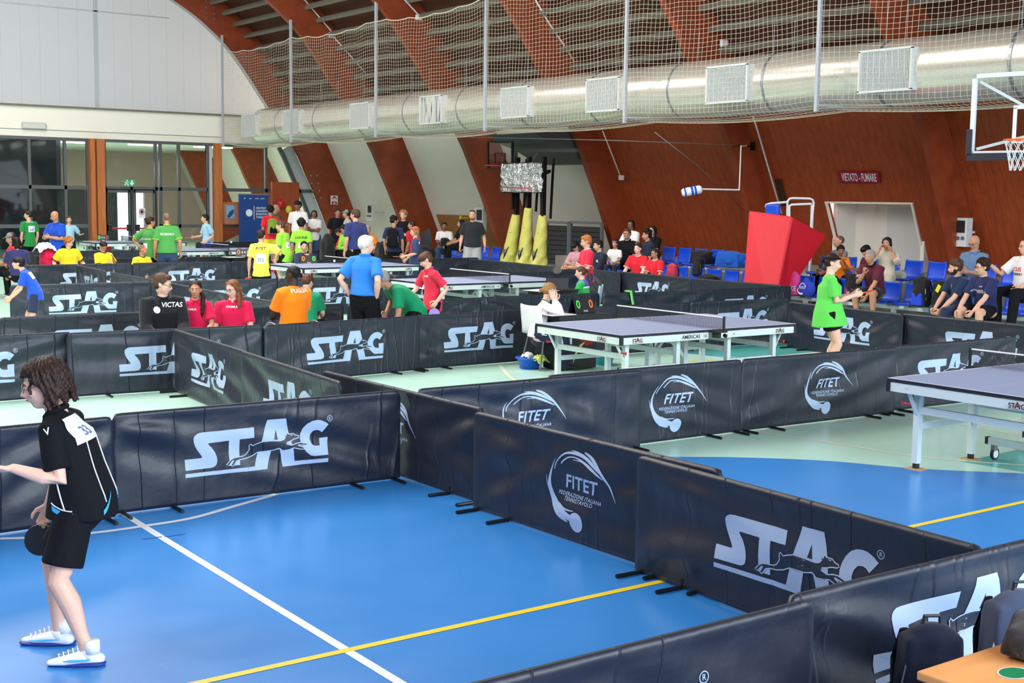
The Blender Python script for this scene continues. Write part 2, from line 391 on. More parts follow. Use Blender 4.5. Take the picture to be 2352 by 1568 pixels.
# ------------------------------------------------------------------ arches
PZ = [0, 1.0, 2.2, 2.9, 3.95, 5.4, 6.55, 7.35, 7.85, 8.42, 8.91, 9.55, 10.2, 10.9, 11.3, 11.45]
PX_ = [24.05, 23.6, 23.08, 22.73, 22.2, 21.13, 20.3, 19.65, 19.1, 18.35, 17.5, 16.3, 14.9, 12.9, 10.9, 9.0]
prof = [Vector((x, z, 0)) for x, z in zip(PX_, PZ)]
_pz = []; 
for i in range(len(prof)-1):
    p0, p1, p2, p3 = prof[max(i-1, 0)], prof[i], prof[i+1], prof[min(i+2, len(prof)-1)]
    for k in range(4):
        t = k/4; _pz.append(0.5*((2*p1)+(p2-p0)*t+(2*p0-5*p1+4*p2-p3)*t*t+(3*p1-p0-3*p2+p3)*t**3))
prof = _pz+[prof[-1]]
def offset(dist):
    out = []
    for i, p in enumerate(prof):
        t = (prof[min(i+1, len(prof)-1)]-prof[max(i-1, 0)]).normalized(); n_ = Vector((t.y, -t.x, 0)); n_ = n_ if n_.x+n_.y > 0 else -n_
        out.append(p+n_*(dist(p.y) if callable(dist) else dist))
    return out
depth = lambda z: 1.4-0.35*min(1, z/9)
outer = offset(depth)
def clad_x(z, off=0.7):
    pts = offset(off); return float(np.interp(z, [p.y for p in pts], [p.x for p in pts]))
RIBS = [44.4+5.55*2, 44.4+5.55]+[44.4-5.55*k for k in range(7)]
for n_, y in enumerate(RIBS):
    b = MB(); N = len(prof)
    vs = [(p.x, yy, p.y) for yy in (y-0.1, y+0.1) for p in prof]+[(p.x, yy, p.y) for yy in (y-0.1, y+0.1) for p in outer]
    i0, i1, o0, o1 = 0, N, 2*N, 3*N; fs = []
    for i in range(N-1):
        fs += [(i0+i, i0+i+1, o0+i+1, o0+i), (i1+i+1, i1+i, o1+i, o1+i+1), (i0+i+1, i0+i, i1+i, i1+i+1), (o0+i, o0+i+1, o1+i+1, o1+i)]
    fs += [(i0, o0, o1, i1), (i0+N-1, i1+N-1, o1+N-1, o0+N-1)]
    b.add(vs, fs)
    # bolt heads on two of the ribs
    if n_ in (2,):
        for bx, bz in [(22.62+0.26*i-0.05*j, 2.1+0.28*j) for i in range(2) for j in range(4)]:
            b.tube([(bx+0.35, y-0.1, bz), (bx+0.35, y-0.13, bz)], 0.035, 8, mi=1)
        for bx, bz in [(18.75+0.3*i, 8.35+0.2*j+0.0*i) for i in range(2) for j in range(4)]:
            b.tube([(bx, y-0.1, bz), (bx, y-0.13, bz)], 0.035, 8, mi=1)
    struct(b.build('trim_arch', [M['glulam'], M['alu']]))
# roof deck + purlins between arches
dk = offset(lambda z: depth(z)+0.02); up = len(dk)
b = MB(); lo = [i for i, p in enumerate(prof) if p.y > 4.3][0]
ys = (-8.0, 56.5)
seg = dk[lo-1:up]; seg2 = offset(lambda z: depth(z)+0.25)[lo-1:up]
b.add([(p.x, y, p.y) for y in ys for p in seg]+[(p.x, y, p.y) for y in ys for p in seg2],
      [(i, i+1, len(seg)+i+1, len(seg)+i) for i in range(len(seg)-1)]+[(2*len(seg)+i, 2*len(seg)+i+1, 3*len(seg)+i+1, 3*len(seg)+i) for i in range(len(seg)-1)])
struct(b.build('ceiling', M['deck'], fix=False))
b = MB(); fullp = offset(lambda z: depth(z)+0.02)   # far half of the roof and the timber wall on the left
b.add([(18-p.x, y, p.y) for y in ys for p in fullp], [(i, i+1, len(fullp)+i+1, len(fullp)+i) for i in range(len(fullp)-1)]); struct(b.build('wall_left', M['deck'], fix=False))

pc = offset(lambda z: depth(z)-0.32)
L = [0]
for i in range(1, len(pc)): L.append(L[-1]+(pc[i]-pc[i-1]).length)
s0 = L[[i for i, p in enumerate(pc) if p.y > 4.7][0]]; s_end = L[[i for i, p in enumerate(pc) if p.x < 11.0][0]]
s_ = s0; k = 0
while s_ < s_end:
    i = max(j for j in range(len(L)) if L[j] <= s_); t = (s_-L[i])/(L[i+1]-L[i]); p = pc[i].lerp(pc[i+1], t); d = (pc[i+1]-pc[i]).normalized()
    b = MB()
    Rm = Matrix(((d.x, 0, -d.y), (0, 1, 0), (d.y, 0, d.x)))
    for y0 in RIBS[1:-1]:
        b.box((p.x, y0-5.55/2, p.y), (0.10, 5.35, 0.14), Rm)
    struct(b.build('trim_purlin', M['purlin'])); s_ += 0.56; k += 1

# ------------------------------------------------------------------ side wall
def sloped(y0, y1, z0, z1, off, thick, material, name, n=10, mi=None):
    b = MB(); zs = [z0+(z1-z0)*i/n for i in range(n+1)]
    vs = [(clad_x(z, off)+dx, y, z) for dx in (0, thick) for y in (y0, y1) for z in zs]; K = n+1; fs = []
    for i in range(n):
        fs += [(i, i+1, K+i+1, K+i), (2*K+i+1, 2*K+i, 3*K+i, 3*K+i+1), (i+1, i, 2*K+i, 2*K+i+1), (K+i, K+i+1, 3*K+i+1, 3*K+i)]
    fs += [(0, K, 3*K, 2*K), (n, 2*K+n, 3*K+n, K+n)]
    b.add(vs, fs); return struct(b.build(name, material))
wall_off = 1.25
sloped(27.85, 60, 0, 4.6, wall_off, 0.25, M['wall_white'], 'wall_right')
# painted grey dado and stained chipboard panel low on the white wall
sloped(34.2, 38.4, 0, 1.6, wall_off-0.05, 0.04, mat('chipboard', rgb(165, 118, 66), 0.8, vary=0.25, vscale=3), 'trim_14')
# timber cladding between the nearer arches, with a doorway recess in one bay
for y0, y1, z0, z1 in [(22.2, 27.8, 0, 4.9), (20.3, 22.2, 0, 4.9), (17.95, 20.3, 2.2, 4.9), (16.65, 17.95, 0, 4.9), (6.0, 16.65, 0, 4.9)]:
    sloped(y0, y1, z0, z1, 0.7, 0.08, M['cladding'], 'wall_right')
b = MB()
b.box((24.95, 19.12, 1.6), (0.1, 3.2, 3.4)); b.box((24.6, 20.36, 1.2), (0.8, 0.1, 2.4)); b.box((24.6, 17.89, 1.2), (0.8, 0.1, 2.4)); b.box((24.5, 19.12, 2.32), (1.0, 2.5, 0.1))
b.box((27.5, 26, 2.6), (0.2, 68, 5.6)); struct(b.build('wall_right', M['wall_white']))  # long slab is an unseen backing added to block light leaking in
b = MB(); zz = [0, 0.6, 1.2, 1.8, 2.2]
for yy in (17.93, 20.32):
    for a_, c_ in zip(zz[:-1], zz[1:]): b.bar((clad_x(a_, 0.68), yy, a_), (clad_x(c_, 0.68), yy, c_), 0.05, 0.05)
b.bar((clad_x(2.2, 0.68), 17.9, 2.2), (clad_x(2.2, 0.68), 20.35, 2.2), 0.05, 0.04)
struct(b.build('trim_15', M['wall_white']))
b = MB(); b.box((24.89, 18.75, 1.05), (0.02, 1.3, 2.1)); b.bar((24.86, 19.7, 1.9), (24.86, 19.7, 2.15), 0.03); b.box((24.87, 18.2, 1.55), (0.02, 0.2, 0.06), mi=0)
struct(b.build('door_2', M['white_metal']))
# ------------------------------------------------------------------ end wall
YE = 44.55
def ex(u, v=430): return at_y(u, v, YE).x
b = MB(); b.box((7.1, YE+0.1, 4.5), (28.6, 0.3, 1.0)); struct(b.build('wall_end', M['beam_white']))
b = MB(); b.box((7.0, YE-0.08, 5.03), (28.2, 0.12, 0.06)); struct(b.build('trim_16', mat('shadow_gap', rgb(120, 110, 95), 0.7)))
poly_m = bpy.data.materials.new('polycarbonate'); poly_m.use_nodes = True; nt = poly_m.node_tree
for n_ in list(nt.nodes): nt.nodes.remove(n_)
o_ = nt.nodes.new('ShaderNodeOutputMaterial'); tr = nt.nodes.new('ShaderNodeBsdfTranslucent'); tr.inputs[0].default_value = (0.9, 0.92, 0.92, 1)
df = nt.nodes.new('ShaderNodeBsdfDiffuse'); df.inputs[0].default_value = (0.75, 0.77, 0.77, 1); mx = nt.nodes.new('ShaderNodeMixShader'); mx.inputs[0].default_value = 0.25
tc = nt.nodes.new('ShaderNodeTexCoord'); wv = nt.nodes.new('ShaderNodeTexWave'); wv.bands_direction = 'X'; wv.inputs['Scale'].default_value = 0.314/0.62; wv.wave_profile = 'SAW'
rp = nt.nodes.new('ShaderNodeValToRGB'); rp.color_ramp.elements[0].position = 0.0; rp.color_ramp.elements[0].color = (0.72, 0.74, 0.74, 1); rp.color_ramp.elements[1].position = 0.05; rp.color_ramp.elements[1].color = (0.90, 0.92, 0.92, 1)
nt.links.new(tc.outputs['Object'], wv.inputs[0]); nt.links.new(wv.outputs['Fac'], rp.inputs[0]); nt.links.new(rp.outputs[0], tr.inputs[0])
nt.links.new(tr.outputs[0], mx.inputs[1]); nt.links.new(df.outputs[0], mx.inputs[2]); nt.links.new(mx.outputs[0], o_.inputs[0])
b = MB(); pts = [(p.x-0.02, p.y) for p in prof if p.y > 5.0]; pts = [(21.4, 5.0)]+[q for q in pts]+[(9.0-(q[0]-9.0), q[1]) for q in pts[::-1] if q[0] > 9.05]+[(-3.4, 5.0)]
vs, fs = poly2d(pts); b.add([(x, YE, z) for x, z in vs], fs); struct(b.build('window_1', poly_m, fix=False))
b = MB()
for xx in [ex(222, 200)]+[ex(222, 200)-5.6, ex(222, 200)-11.2]: b.box((xx, YE-0.02, 7.6), (0.14, 0.03, 5.2))
b.box((9, YE-0.02, 8.28), (25 if False else 17.0, 0.03, 0.04))
ipts = [p for p in prof if 5.0 < p.y]
for p, q in zip(ipts[:-1], ipts[1:]): b.bar((p.x, YE-0.14, p.y), (q.x, YE-0.14, q.y), 0.05, 0.16, up=(0, 1, 0))
struct(b.build('trim_17', mat('panel_rail', rgb(176, 182, 184), 0.5)))
# steel and glass screen under the beam
b = MB()
def mull(u0, u1=None, z0=0.0, z1=4.0, y=YE):
    x0 = ex(u0); x1 = ex(u1) if u1 else x0+0.09; b.box(((x0+x1)/2, y, (z0+z1)/2), (x1-x0, 0.12, z1-z0))
for u in (65, 147, 199, 238, 355, 366, 408, 474): mull(u)
mull(298, 304, 0, 2.4)
for u0, u1, z in [(0, 199, 2.36), (238, 476, 2.36), (0, 199, 1.06), (366, 476, 1.06), (503, 722, 2.36), (503, 548, 1.06)]:
    xa, xb = (ex(u0) if u0 else -5), ex(u1); b.box(((xa+xb)/2, YE, z), (xb-xa, 0.12, 0.12))
for u in (503, 608): mull(u)
b.box((7, YE, 3.97), (28.4, 0.14, 0.10))
sl = [p for p in prof if p.y < 4.2]
for p, q in zip(sl[:-1], sl[1:]): b.bar((p.x-0.55, YE, p.y), (q.x-0.55, YE, q.y), 0.14, 0.12, up=(0, 1, 0))
struct(b.build('window_2', M['dark_frame']))
b = MB()
for p, q in zip(sl[:-1], sl[1:]): b.bar((p.x-0.24, YE+0.05, p.y), (q.x-0.24, YE+0.05, q.y), 0.46, 0.1, up=(0, 1, 0))
b.box(((ex(474)+ex(487))/2, YE+0.02, 2.0), (ex(487)-ex(474), 0.1, 4.0))
struct(b.build('wall_end', mat('grey_blue_panel', rgb(186, 196, 196), 0.6)))
glass = bpy.data.materials.new('glass_pane'); glass.use_nodes = True; nt = glass.node_tree
for n_ in list(nt.nodes): nt.nodes.remove(n_)
o_ = nt.nodes.new('ShaderNodeOutputMaterial'); tr = nt.nodes.new('ShaderNodeBsdfTransparent'); tr.inputs[0].default_value = (0.72, 0.76, 0.75, 1)
gl = nt.nodes.new('ShaderNodeBsdfGlossy'); gl.inputs['Roughness'].default_value = 0.03; fr = nt.nodes.new('ShaderNodeFresnel'); fr.inputs[0].default_value = 1.6
mx = nt.nodes.new('ShaderNodeMixShader'); nt.links.new(fr.outputs[0], mx.inputs[0]); nt.links.new(tr.outputs[0], mx.inputs[1]); nt.links.new(gl.outputs[0], mx.inputs[2]); nt.links.new(mx.outputs[0], o_.inputs[0])
b = MB()
for u0, u1, z0, z1 in [(-400, 65, 0, 4), (65, 147, 0, 4), (147, 199, 0, 4), (238, 298, 0, 2.36), (304, 355, 0, 2.36), (238, 355, 2.36, 4), (366, 408, 0, 4), (408, 474, 0, 4), (503, 608, 0, 4)]:
    xa, xb = ex(u0), ex(u1); b.add([(xa, YE, z0), (xb, YE, z0), (xb, YE, z1), (xa, YE, z1)], [(0, 1, 2, 3)])
xr = ex(608); b.add([(xr, YE, 2.36), (22.4, YE, 2.36), (21.7, YE, 4), (xr, YE, 4)], [(0, 1, 2, 3)])
struct(b.build('window_3', glass, fix=False))
b = MB()
for u0, u1 in [(201, 212), (216, 234), (487, 501)]:
    xa, xb = ex(u0), ex(u1); b.box(((xa+xb)/2, YE-0.25, 2.0), (xb-xa, 0.25, 4.0))
struct(b.build('trim_18', M['post_wood']))
# room behind the glass
b = MB()
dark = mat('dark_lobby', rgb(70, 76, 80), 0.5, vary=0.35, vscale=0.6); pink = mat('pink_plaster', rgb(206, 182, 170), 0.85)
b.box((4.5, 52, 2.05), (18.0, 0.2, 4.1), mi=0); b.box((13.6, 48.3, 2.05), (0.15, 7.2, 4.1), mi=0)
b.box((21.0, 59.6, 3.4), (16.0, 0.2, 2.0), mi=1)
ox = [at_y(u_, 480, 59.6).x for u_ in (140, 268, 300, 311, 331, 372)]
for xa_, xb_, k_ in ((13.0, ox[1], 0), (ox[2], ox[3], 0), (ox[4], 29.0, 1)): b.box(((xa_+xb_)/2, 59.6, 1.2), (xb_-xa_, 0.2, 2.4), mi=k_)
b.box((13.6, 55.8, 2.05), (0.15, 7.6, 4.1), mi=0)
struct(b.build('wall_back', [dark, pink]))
b = MB(); b.box((10, 52.5, 4.2), (29, 15.5, 0.2)); struct(b.build('ceiling', M['beam_white']))
# things of the lobby seen through the glass
b = MB()
for u, z in ((90, 3.6), (180, 3.6)): pass
for y in (46.3, 48.6):
    for x0, x1 in ((14.9, 16.2), (17.4, 18.6), (20.0, 21.6)):
        bb = MB(); bb.box(((x0+x1)/2, y, 4.02), (x1-x0, 0.06, 0.05)); o_ = bb.build('ceiling_tube_light', mat('tube_glow', (1, 1, 1), 0.4, emit=((1.0, 0.93, 0.8), 6.0)))
        tag(o_, 'lit strip light on the lobby ceiling behind the glass', 'ceiling light', 'lobby strip lights')
area('lobby_light', (19, 50, 3.95), (20, 50, 0), 8, 8, 900, (1, 0.92, 0.84))
area('lobby_dark_light', (8, 48, 3.95), (8, 48, 0), 8, 4, 60, (0.9, 0.95, 1))
# soffit slab beside the first clad arch
b = MB(); pts = [at_y(*q, 28.6) for q in [(1196, 306), (1330, 300), (1352, 378), (1314, 376), (1262, 342), (1232, 330)]]
b.prism([(p.x, p.z) for p in pts], 28.0, 30.2, lambda x, z, t: Vector((x, t, z))); struct(b.build('trim_19', mat('soffit_grey', rgb(88, 92, 92), 0.6)))
# spectator steps
b = MB(); b.box((20.6, 14.6, 0.17), (2.2, 14.2, 0.34)); b.box((22.9, 14.6, 0.35), (2.9, 14.2, 0.70)); 
b.box((22.9, 24.6, 0.35), (2.9, 5.8, 0.7)); b.box((20.6, 24.6, 0.17), (2.2, 5.8, 0.34))
b.box((23.6, 37.4, 0.17), (1.6, 7.0, 0.34)); b.box((23.4, 30.4, 0.17), (1.8, 5.0, 0.34))
struct(b.build('floor', M['concrete']))
# ------------------------------------------------------------------ logos (2D, metres)
def z2(p, x0=45, y0=862, sl=0.1037, k=1.12/2095):
    x = p[0]-x0; h = (y0-sl*x-p[1])*(1+0.045*x/1000); return (x*k, h*k)
ST = [(45,622),(240,600),(268,596),(278,580),(240,530),(205,485),(175,430),(160,380),(158,330),(175,300),(205,278),(240,262),(290,255),(1020,193),(1018,330),(812,353),(810,690),(700,698),(662,702),(655,540),(660,368),(380,398),(362,408),(375,425),(420,468),(455,520),(478,580),(485,630),(475,680),(455,705),(425,722),(390,730),(50,768)]
AA = [(45,812),(1020,708),(1075,540),(1212,98),(1482,76),(1540,300),(1585,480),(1617,640),(2122,592),(2120,645),(1435,716),(1410,560),(1385,480),(1268,505),(1250,580),(1200,742),(45,862)]
GG = [(2130,152),(2040,262),(2000,238),(1955,230),(1900,245),(1862,290),(1850,350),(1870,405),(1900,430),(1935,437),(2005,432),(2005,340),(2140,325),(2122,548),(1905,568),(1850,560),(1790,520),(1740,470),(1705,400),(1698,340),(1710,280),(1745,210),(1800,150),(1870,112),(1940,97),(2000,98),(2070,120)]
HOUND = [(612,690),(680,620),(730,597),(860,575),(910,545),(950,490),(948,430),(962,415),(1000,437),(1060,410),(1130,385),(1250,372),(1400,370),(1450,355),(1475,330),(1468,295),(1490,310),(1500,275),(1530,285),(1600,280),(1635,300),(1680,305),(1690,320),(1670,335),(1600,350),(1550,372),(1490,390),(1485,412),(1560,425),(1640,400),(1700,392),(1810,408),(1815,420),(1780,430),(1655,422),(1680,435),(1755,458),(1750,475),(1700,478),(1590,460),(1520,485),(1430,500),(1390,475),(1375,468),(1300,495),(1180,515),(1080,525),(1000,570),(900,605),(800,625),(760,640),(715,700),(690,708),(683,690),(722,628),(698,640),(650,697)]
def comb(*parts):
    V, Fc = [], []
    for v, f in parts:
        o = len(V); V += list(v); Fc += [tuple(i+o for i in t) for t in f]
    return V, Fc
def mv(vf, dx, dy, s=1.0): return [(x*s+dx, y*s+dy) for x, y in vf[0]], vf[1]
def stag_layers():
    a = comb(poly2d([z2(p) for p in ST]), poly2d([z2(p) for p in AA]), poly2d([z2(p) for p in GG]))
    R0 = z2((2147, 75)); ring = [(R0[0]+0.021*math.cos(t*PI/12), R0[1]+0.021*math.sin(t*PI/12)) for t in range(24)]
    a = comb(a, ribbon(ring, 0.004, closed=True), mv(text2d('R', 0.032, 0.01), R0[0], R0[1]-0.011))
    hp = [z2(p) for p in HOUND]
    tri = poly2d([z2((1340, 228)), z2((1303, 356)), z2((1362, 356))])
    b = comb(poly2d(hp), tri); c = comb(ribbon(hp, 0.0065, closed=True), poly2d([z2((1545, 297)), z2((1590, 292)), z2((1580, 306))]))
    return [(a, 0, 1), (b, 1, 2), (c, 0, 3)]
STAG = stag_layers()
def zf(p):
    x = p[0]-700; return (x*0.00058, (1420-(p[1]+0.11*x))*0.000434+0.0)
def fitet_layers():
    rb = lambda pts, ws: ribbon([zf(p) for p in pts], [w_*0.00048 for w_ in ws])
    parts = [rb([(275,440),(215,590),(170,750),(162,900),(195,1040),(280,1150),(420,1225),(600,1255)], [4,22,40,62,95,125,120,70]),
      rb([(113,750),(125,870),(165,1030),(235,1160),(340,1260),(430,1305),(510,1325)], [4,16,30,60,70,45,20]),
      rb([(330,1110),(440,1150),(540,1145),(608,1132)], [30,26,18,10]),
      rb([(250,620),(283,520),(370,390),(480,300),(620,265),(760,272),(900,330),(1045,418)], [14,18,20,26,40,48,45,6]),
      rb([(380,490),(440,415),(530,345),(640,325),(760,350),(900,400),(1020,455),(1095,495)], [20,20,18,16,34,42,30,5]),
      rb([(765,205),(880,250),(1000,345),(1100,450),(1190,570),(1300,760)], [22,44,48,44,28,5]),
      rb([(555,238),(650,235),(760,250)], [8,16,14]), rb([(585,370),(680,355),(770,358)], [6,12,12])]
    c = zf((655, 1285)); parts.append(disc2d(c[0], c[1], 0.064))
    sh = 0.28
    parts.append(mv(text2d('FITET', 0.128, 0.022, sh, 1.06), zf((690, 790))[0], zf((690, 790))[1]-0.006))
    parts.append(mv(text2d('FEDERAZIONE ITALIANA', 0.036, 0.012, sh, 1.1), zf((675, 900))[0], zf((675, 925))[1]-0.004))
    parts.append(mv(text2d('TENNISTAVOLO', 0.036, 0.012, sh, 1.1), zf((650, 985))[0], zf((650, 985))[1]-0.010))
    return [(comb(*parts), 0, 1)]
FITET = fitet_layers()

# ------------------------------------------------------------------ barriers
BH = 0.705
def bdisp(x, z, seed, L):
    """fabric sag of one barrier panel, metres along its normal"""
    r = random.Random(seed); d = 0.0
    for _ in range(3):
        cx = r.choice([0, L])+r.uniform(-.1, .1); cz = r.choice([0, BH]); an = r.uniform(0.15, 0.6)*(1 if cz == 0 else -1)*(1 if cx < L/2 else -1)
        u_ = (x-cx)*math.cos(an)+(z-cz)*math.sin(an); v_ = -(x-cx)*math.sin(an)+(z-cz)*math.cos(an)
        d += 0.016*math.sin(v_*r.uniform(16, 26)+r.uniform(0, 6))*math.exp(-abs(u_)*0.8)*math.exp(-abs(v_)*3.0)*1.5
    k = r.uniform(11, 17); ph = r.uniform(0, 6)
    d += 0.006*math.sin(k*z+ph+0.8*math.sin(1.7*x+ph))+0.004*math.sin(5.2*x+2*z+ph)+0.003*math.sin(9*x-6*z+2*ph)
    for _ in range(5):      # packing creases
        cx = r.uniform(0.1, L-0.1); d += 0.005*math.exp(-((x-cx)/0.03)**2)*r.choice([-1, 1])
    e = min(1, min(x, L-x)/0.12)*min(1, max(0, z-0.02)/0.15)*min(1, max(0, (BH-0.03-z))/0.10)
    return d*e
def half(z):  # half thickness: the top hem wraps the frame tube
    return 0.008+0.010*math.exp(-((z-(BH-0.02))/0.022)**2)
BN = [0]
def barrier(P, Q, logo, label, L=None, lx=None, feet=(0.06, 0.42), foot_side='both', group=None, lz=None):
    P = Vector((*P, 0)); Q = Vector((*Q, 0)); d = (Q-P).normalized(); L = L or (Q-P).length; BN[0] += 1; seed = 100+BN[0]*7
    t = thing('court_barrier', label, 'barrier', P, math.atan2(d.y, d.x), group)
    nx, nz = int(L/0.028), 26; b = MB(); vs = []; fs = []
    for s in (-1, 1):
        for j in range(nz+1):
            for i in range(nx+1):
                x = L*i/nx; zt = BH; e = min(x, L-x)
                if e < 0.05: zt = BH-0.05+math.sqrt(max(0, 0.05**2-(0.05-e)**2))
                z = 0.012+(zt-0.012)*(j/nz); dd = bdisp(x, z, seed, L); y = dd+s*half(z)*(1 if 0.02 < e else 0.6)
                vs.append((x, y, z))
    K = (nx+1)*(nz+1)
    for s in (0, 1):
        for j in range(nz):
            for i in range(nx):
                a = s*K+j*(nx+1)+i; q = (a, a+1, a+nx+2, a+nx+1); fs.append(q if s == 0 else q[::-1])
    edge = [j*(nx+1) for j in range(nz+1)]+[nz*(nx+1)+i for i in range(1, nx+1)]+[j*(nx+1)+nx for j in range(nz-1, -1, -1)]+[i for i in range(nx-1, -1, -1)]
    for a, c in zip(edge[:-1], edge[1:]): fs.append((a, c, c+K, a+K))
    b.add(vs, fs); b.build('fabric_cover', M['barrier'], t, smooth=True)
    if logo:
        lay = STAG if logo == 'hound' else FITET; b = MB()
        ox = (L-1.12)/2 if logo == 'hound' else L/2+0.0
        if lx is not None: ox = lx
        oz = (0.205 if logo == 'hound' else 0.085) if lz is None else lz
        for (v2, f2), mi, ly in lay:
            v3, f3 = refine([(x+ox, z+oz) for x, z in v2], f2, 0.045)
            v3 = [(min(max(x, 0.004), L-0.004), z) for x, z in v3]
            b.add([(x, bdisp(x, z, seed, L)-half(z)-0.0016-0.0009*ly, z) for x, z in v3], f3, mi=mi)
        b.build('logo_print', [M['print'], M['barrier']], t, fix=False)
    for fx in feet:
        for x in (fx, L-fx):
            b = MB(); b.tube([(x, -0.19, 0.013), (x, 0.19, 0.013)], 0.013, 8)
            b.bar((x, 0, 0.0), (x, 0, 0.06), 0.02, 0.014); b.build('foot', M['black_metal'], t, smooth=False)
    return t
H, Fl = 'hound', 'swoosh'
barrier((1.44, 3.20), (3.77, 3.20), H, 'nearest black barrier along the bottom edge of the photo, only the print tip showing', lx=0.62, lz=0.19)
barrier((3.70, 3.27), (6.03, 3.24), H, 'black barrier at lower right with a big pale hound print, backpacks leaning on it', lx=0.54, lz=0.235)
barrier((2.95, 8.66), (5.20, 8.60), H, 'black barrier with full hound print directly right of the standing boy in the blue court', lx=0.51)
barrier((0.62, 8.52), (2.93, 8.57), None, 'plain black barrier directly behind the boy in the blue court')
barrier((5.23, 9.93), (5.25, 7.53), Fl, 'slanting black barrier behind the blue court corner, ball print cut off by the hound barrier', lx=1.17)
barrier((5.13, 7.47), (5.17, 5.07), Fl, 'slanting black barrier with full ball and swoosh print beside the blue court', lx=1.18)
barrier((5.06, 5.66), (4.97, 3.28), H, 'near black slanting barrier with the largest full hound print, right of the ball print one', lx=0.70)
barrier((5.34, 8.58), (7.66, 8.55), Fl, 'black barrier with ball print half hidden behind the slanting barriers at picture centre', lx=1.12)
barrier((6.70, 8.68), (9.01, 8.64), Fl, 'middle one of the three ball print barriers in a row below the nearer long table', lx=1.50)
barrier((9.01, 8.64), (11.23, 8.56), Fl, 'black ball print barrier just left of the table at the right edge', lx=1.20)
barrier((11.0, 8.66), (13.38, 8.56), H, 'black hound barrier partly hidden behind the table at the right edge')
barrier((2.04, 14.05), (4.38, 14.07), H, 'black barrier at far left edge above the boy, end of its hound print in view')
barrier((4.29, 13.97), (6.50, 13.80), H, 'black barrier before the seated man in black, hound print cut by a slanting barrier')
barrier((6.48, 13.75), (8.73, 13.97), H, 'black barrier with full hound print below the standing man in blue polo')
barrier((8.71, 14.02), (10.96, 14.03), H, 'black barrier with full hound print left of the white plastic chair', lx=0.42)
barrier((11.3, 14.02), (13.41, 13.96), None, 'plain black barrier right behind the scoreboard of the nearer long table')
barrier((13.46, 13.98), (15.46, 13.86), H, 'black barrier behind the net of the nearer long table, part of its hound print showing')
barrier((14.95, 13.40), (14.70, 11.12), H, 'black barrier behind the girl in bright green with the hound print to her right')
barrier((14.78, 11.20), (14.86, 8.85), H, 'black barrier at right edge below the seated young men, hound print partly hidden')
barrier((5.44, 13.84), (5.24, 11.50), H, 'dark slanting barrier with narrow complete hound print left of centre')
barrier((5.23, 11.60), (5.02, 9.22), H, 'dark slanting barrier left of centre whose hound print is cut off at its lower half')
barrier((4.13, 16.05), (6.42, 16.02), H, 'black barrier behind the seated man in black, left of him')
barrier((6.45, 16.04), (8.78, 16.06), None, 'plain black barrier behind the man in orange')
barrier((8.82, 16.02), (11.15, 16.10), None, 'plain black barrier behind the bent man in green')
barrier((11.12, 16.14), (13.44, 16.06), None, 'plain black barrier behind the girl in the white hoodie')
barrier((13.42, 15.95), (15.72, 15.74), None, 'plain black barrier with a green strap hanging over it')
barrier((15.40, 15.88), (17.74, 15.86), H, 'black barrier left of the pink sack, only the top of its hound print showing')
barrier((5.75, 21.62), (8.08, 21.55), H, 'black barrier with full hound print just right of the bending boy in blue')
barrier((8.06, 21.56), (10.38, 21.42), H, 'black barrier whose last letter shows between the long haired woman and man in orange', lx=0.85)
barrier((10.36, 21.40), (12.70, 21.25), H, 'black barrier under the far long table behind the man in blue polo')
barrier((12.70, 21.25), (15.0, 21.30), Fl, 'black barrier with ball print seen under the table beside the boy in red', lx=0.95)
barrier((15.0, 21.3), (17.3, 21.25), None, 'plain black barrier behind the red shirted boy beside the ponytail girl')
barrier((8.25, 21.10), (8.12, 18.80), H, 'slanting black barrier behind the seated woman in black frame glasses')
barrier((8.10, 18.82), (8.09, 16.50), None, 'slanting black barrier left of the man in orange')
barrier((7.47, 27.46), (9.85, 27.40), H, 'black barrier below the three people in yellow with the start of its hound print showing', lx=0.85)
barrier((9.87, 27.47), (12.10, 27.30), H, 'black barrier below the bald man in yellow with upper half of a hound print', lx=0.72)
barrier((12.12, 27.40), (14.42, 27.30), H, 'black barrier behind the boy numbered 352', lx=0.85)
barrier((14.44, 27.20), (16.76, 27.10), H, 'black barrier behind the far long table near the girl with red headband')
barrier((16.80, 27.10), (18.60, 26.98), None, 'plain black barrier at the feet of the standing man in black T-shirt')
barrier((8.60, 27.22), (8.40, 24.80), H, 'short slanting black barrier in the left background, tips of its hound print visible')
barrier((8.38, 24.50), (8.28, 21.95), None, 'slanting plain black barrier in the left background')
barrier((18.05, 26.60), (17.95, 24.3), None, 'plain black barrier in front of the leftmost yellow post pad')
barrier((17.93, 25.04), (17.75, 22.70), None, 'plain black barrier in front of the rightmost yellow post pad')
barrier((17.95, 22.75), (17.80, 20.60), None, 'plain black barrier in front of the seated man in dark jacket')
barrier((17.90, 20.78), (17.68, 18.40), H, 'black barrier below the two seated women in red, upper half of hound print showing')
barrier((17.70, 18.40), (17.78, 16.10), None, 'plain black barrier in front of the red crash mat')
for k, (x0, y0, x1, y1) in enumerate([(9.0, 33.6, 11.3, 33.7), (11.3, 33.7, 13.6, 33.6)]):
    barrier((x0, y0), (x1, y1), None, ['plain black far barrier behind the man looking at his watch', 'plain black far barrier below the farthest tables left of the man in green and jeans'][k])
for k, (x0, y0, x1, y1) in enumerate([(9.6, 29.62, 11.9, 29.6), (11.9, 29.6, 14.2, 29.7)]):
    barrier((x0, y0), (x1, y1), None, ['plain black barrier right behind the girl and boy in yellow', 'plain black barrier beside the jeans of the man in green'][k])
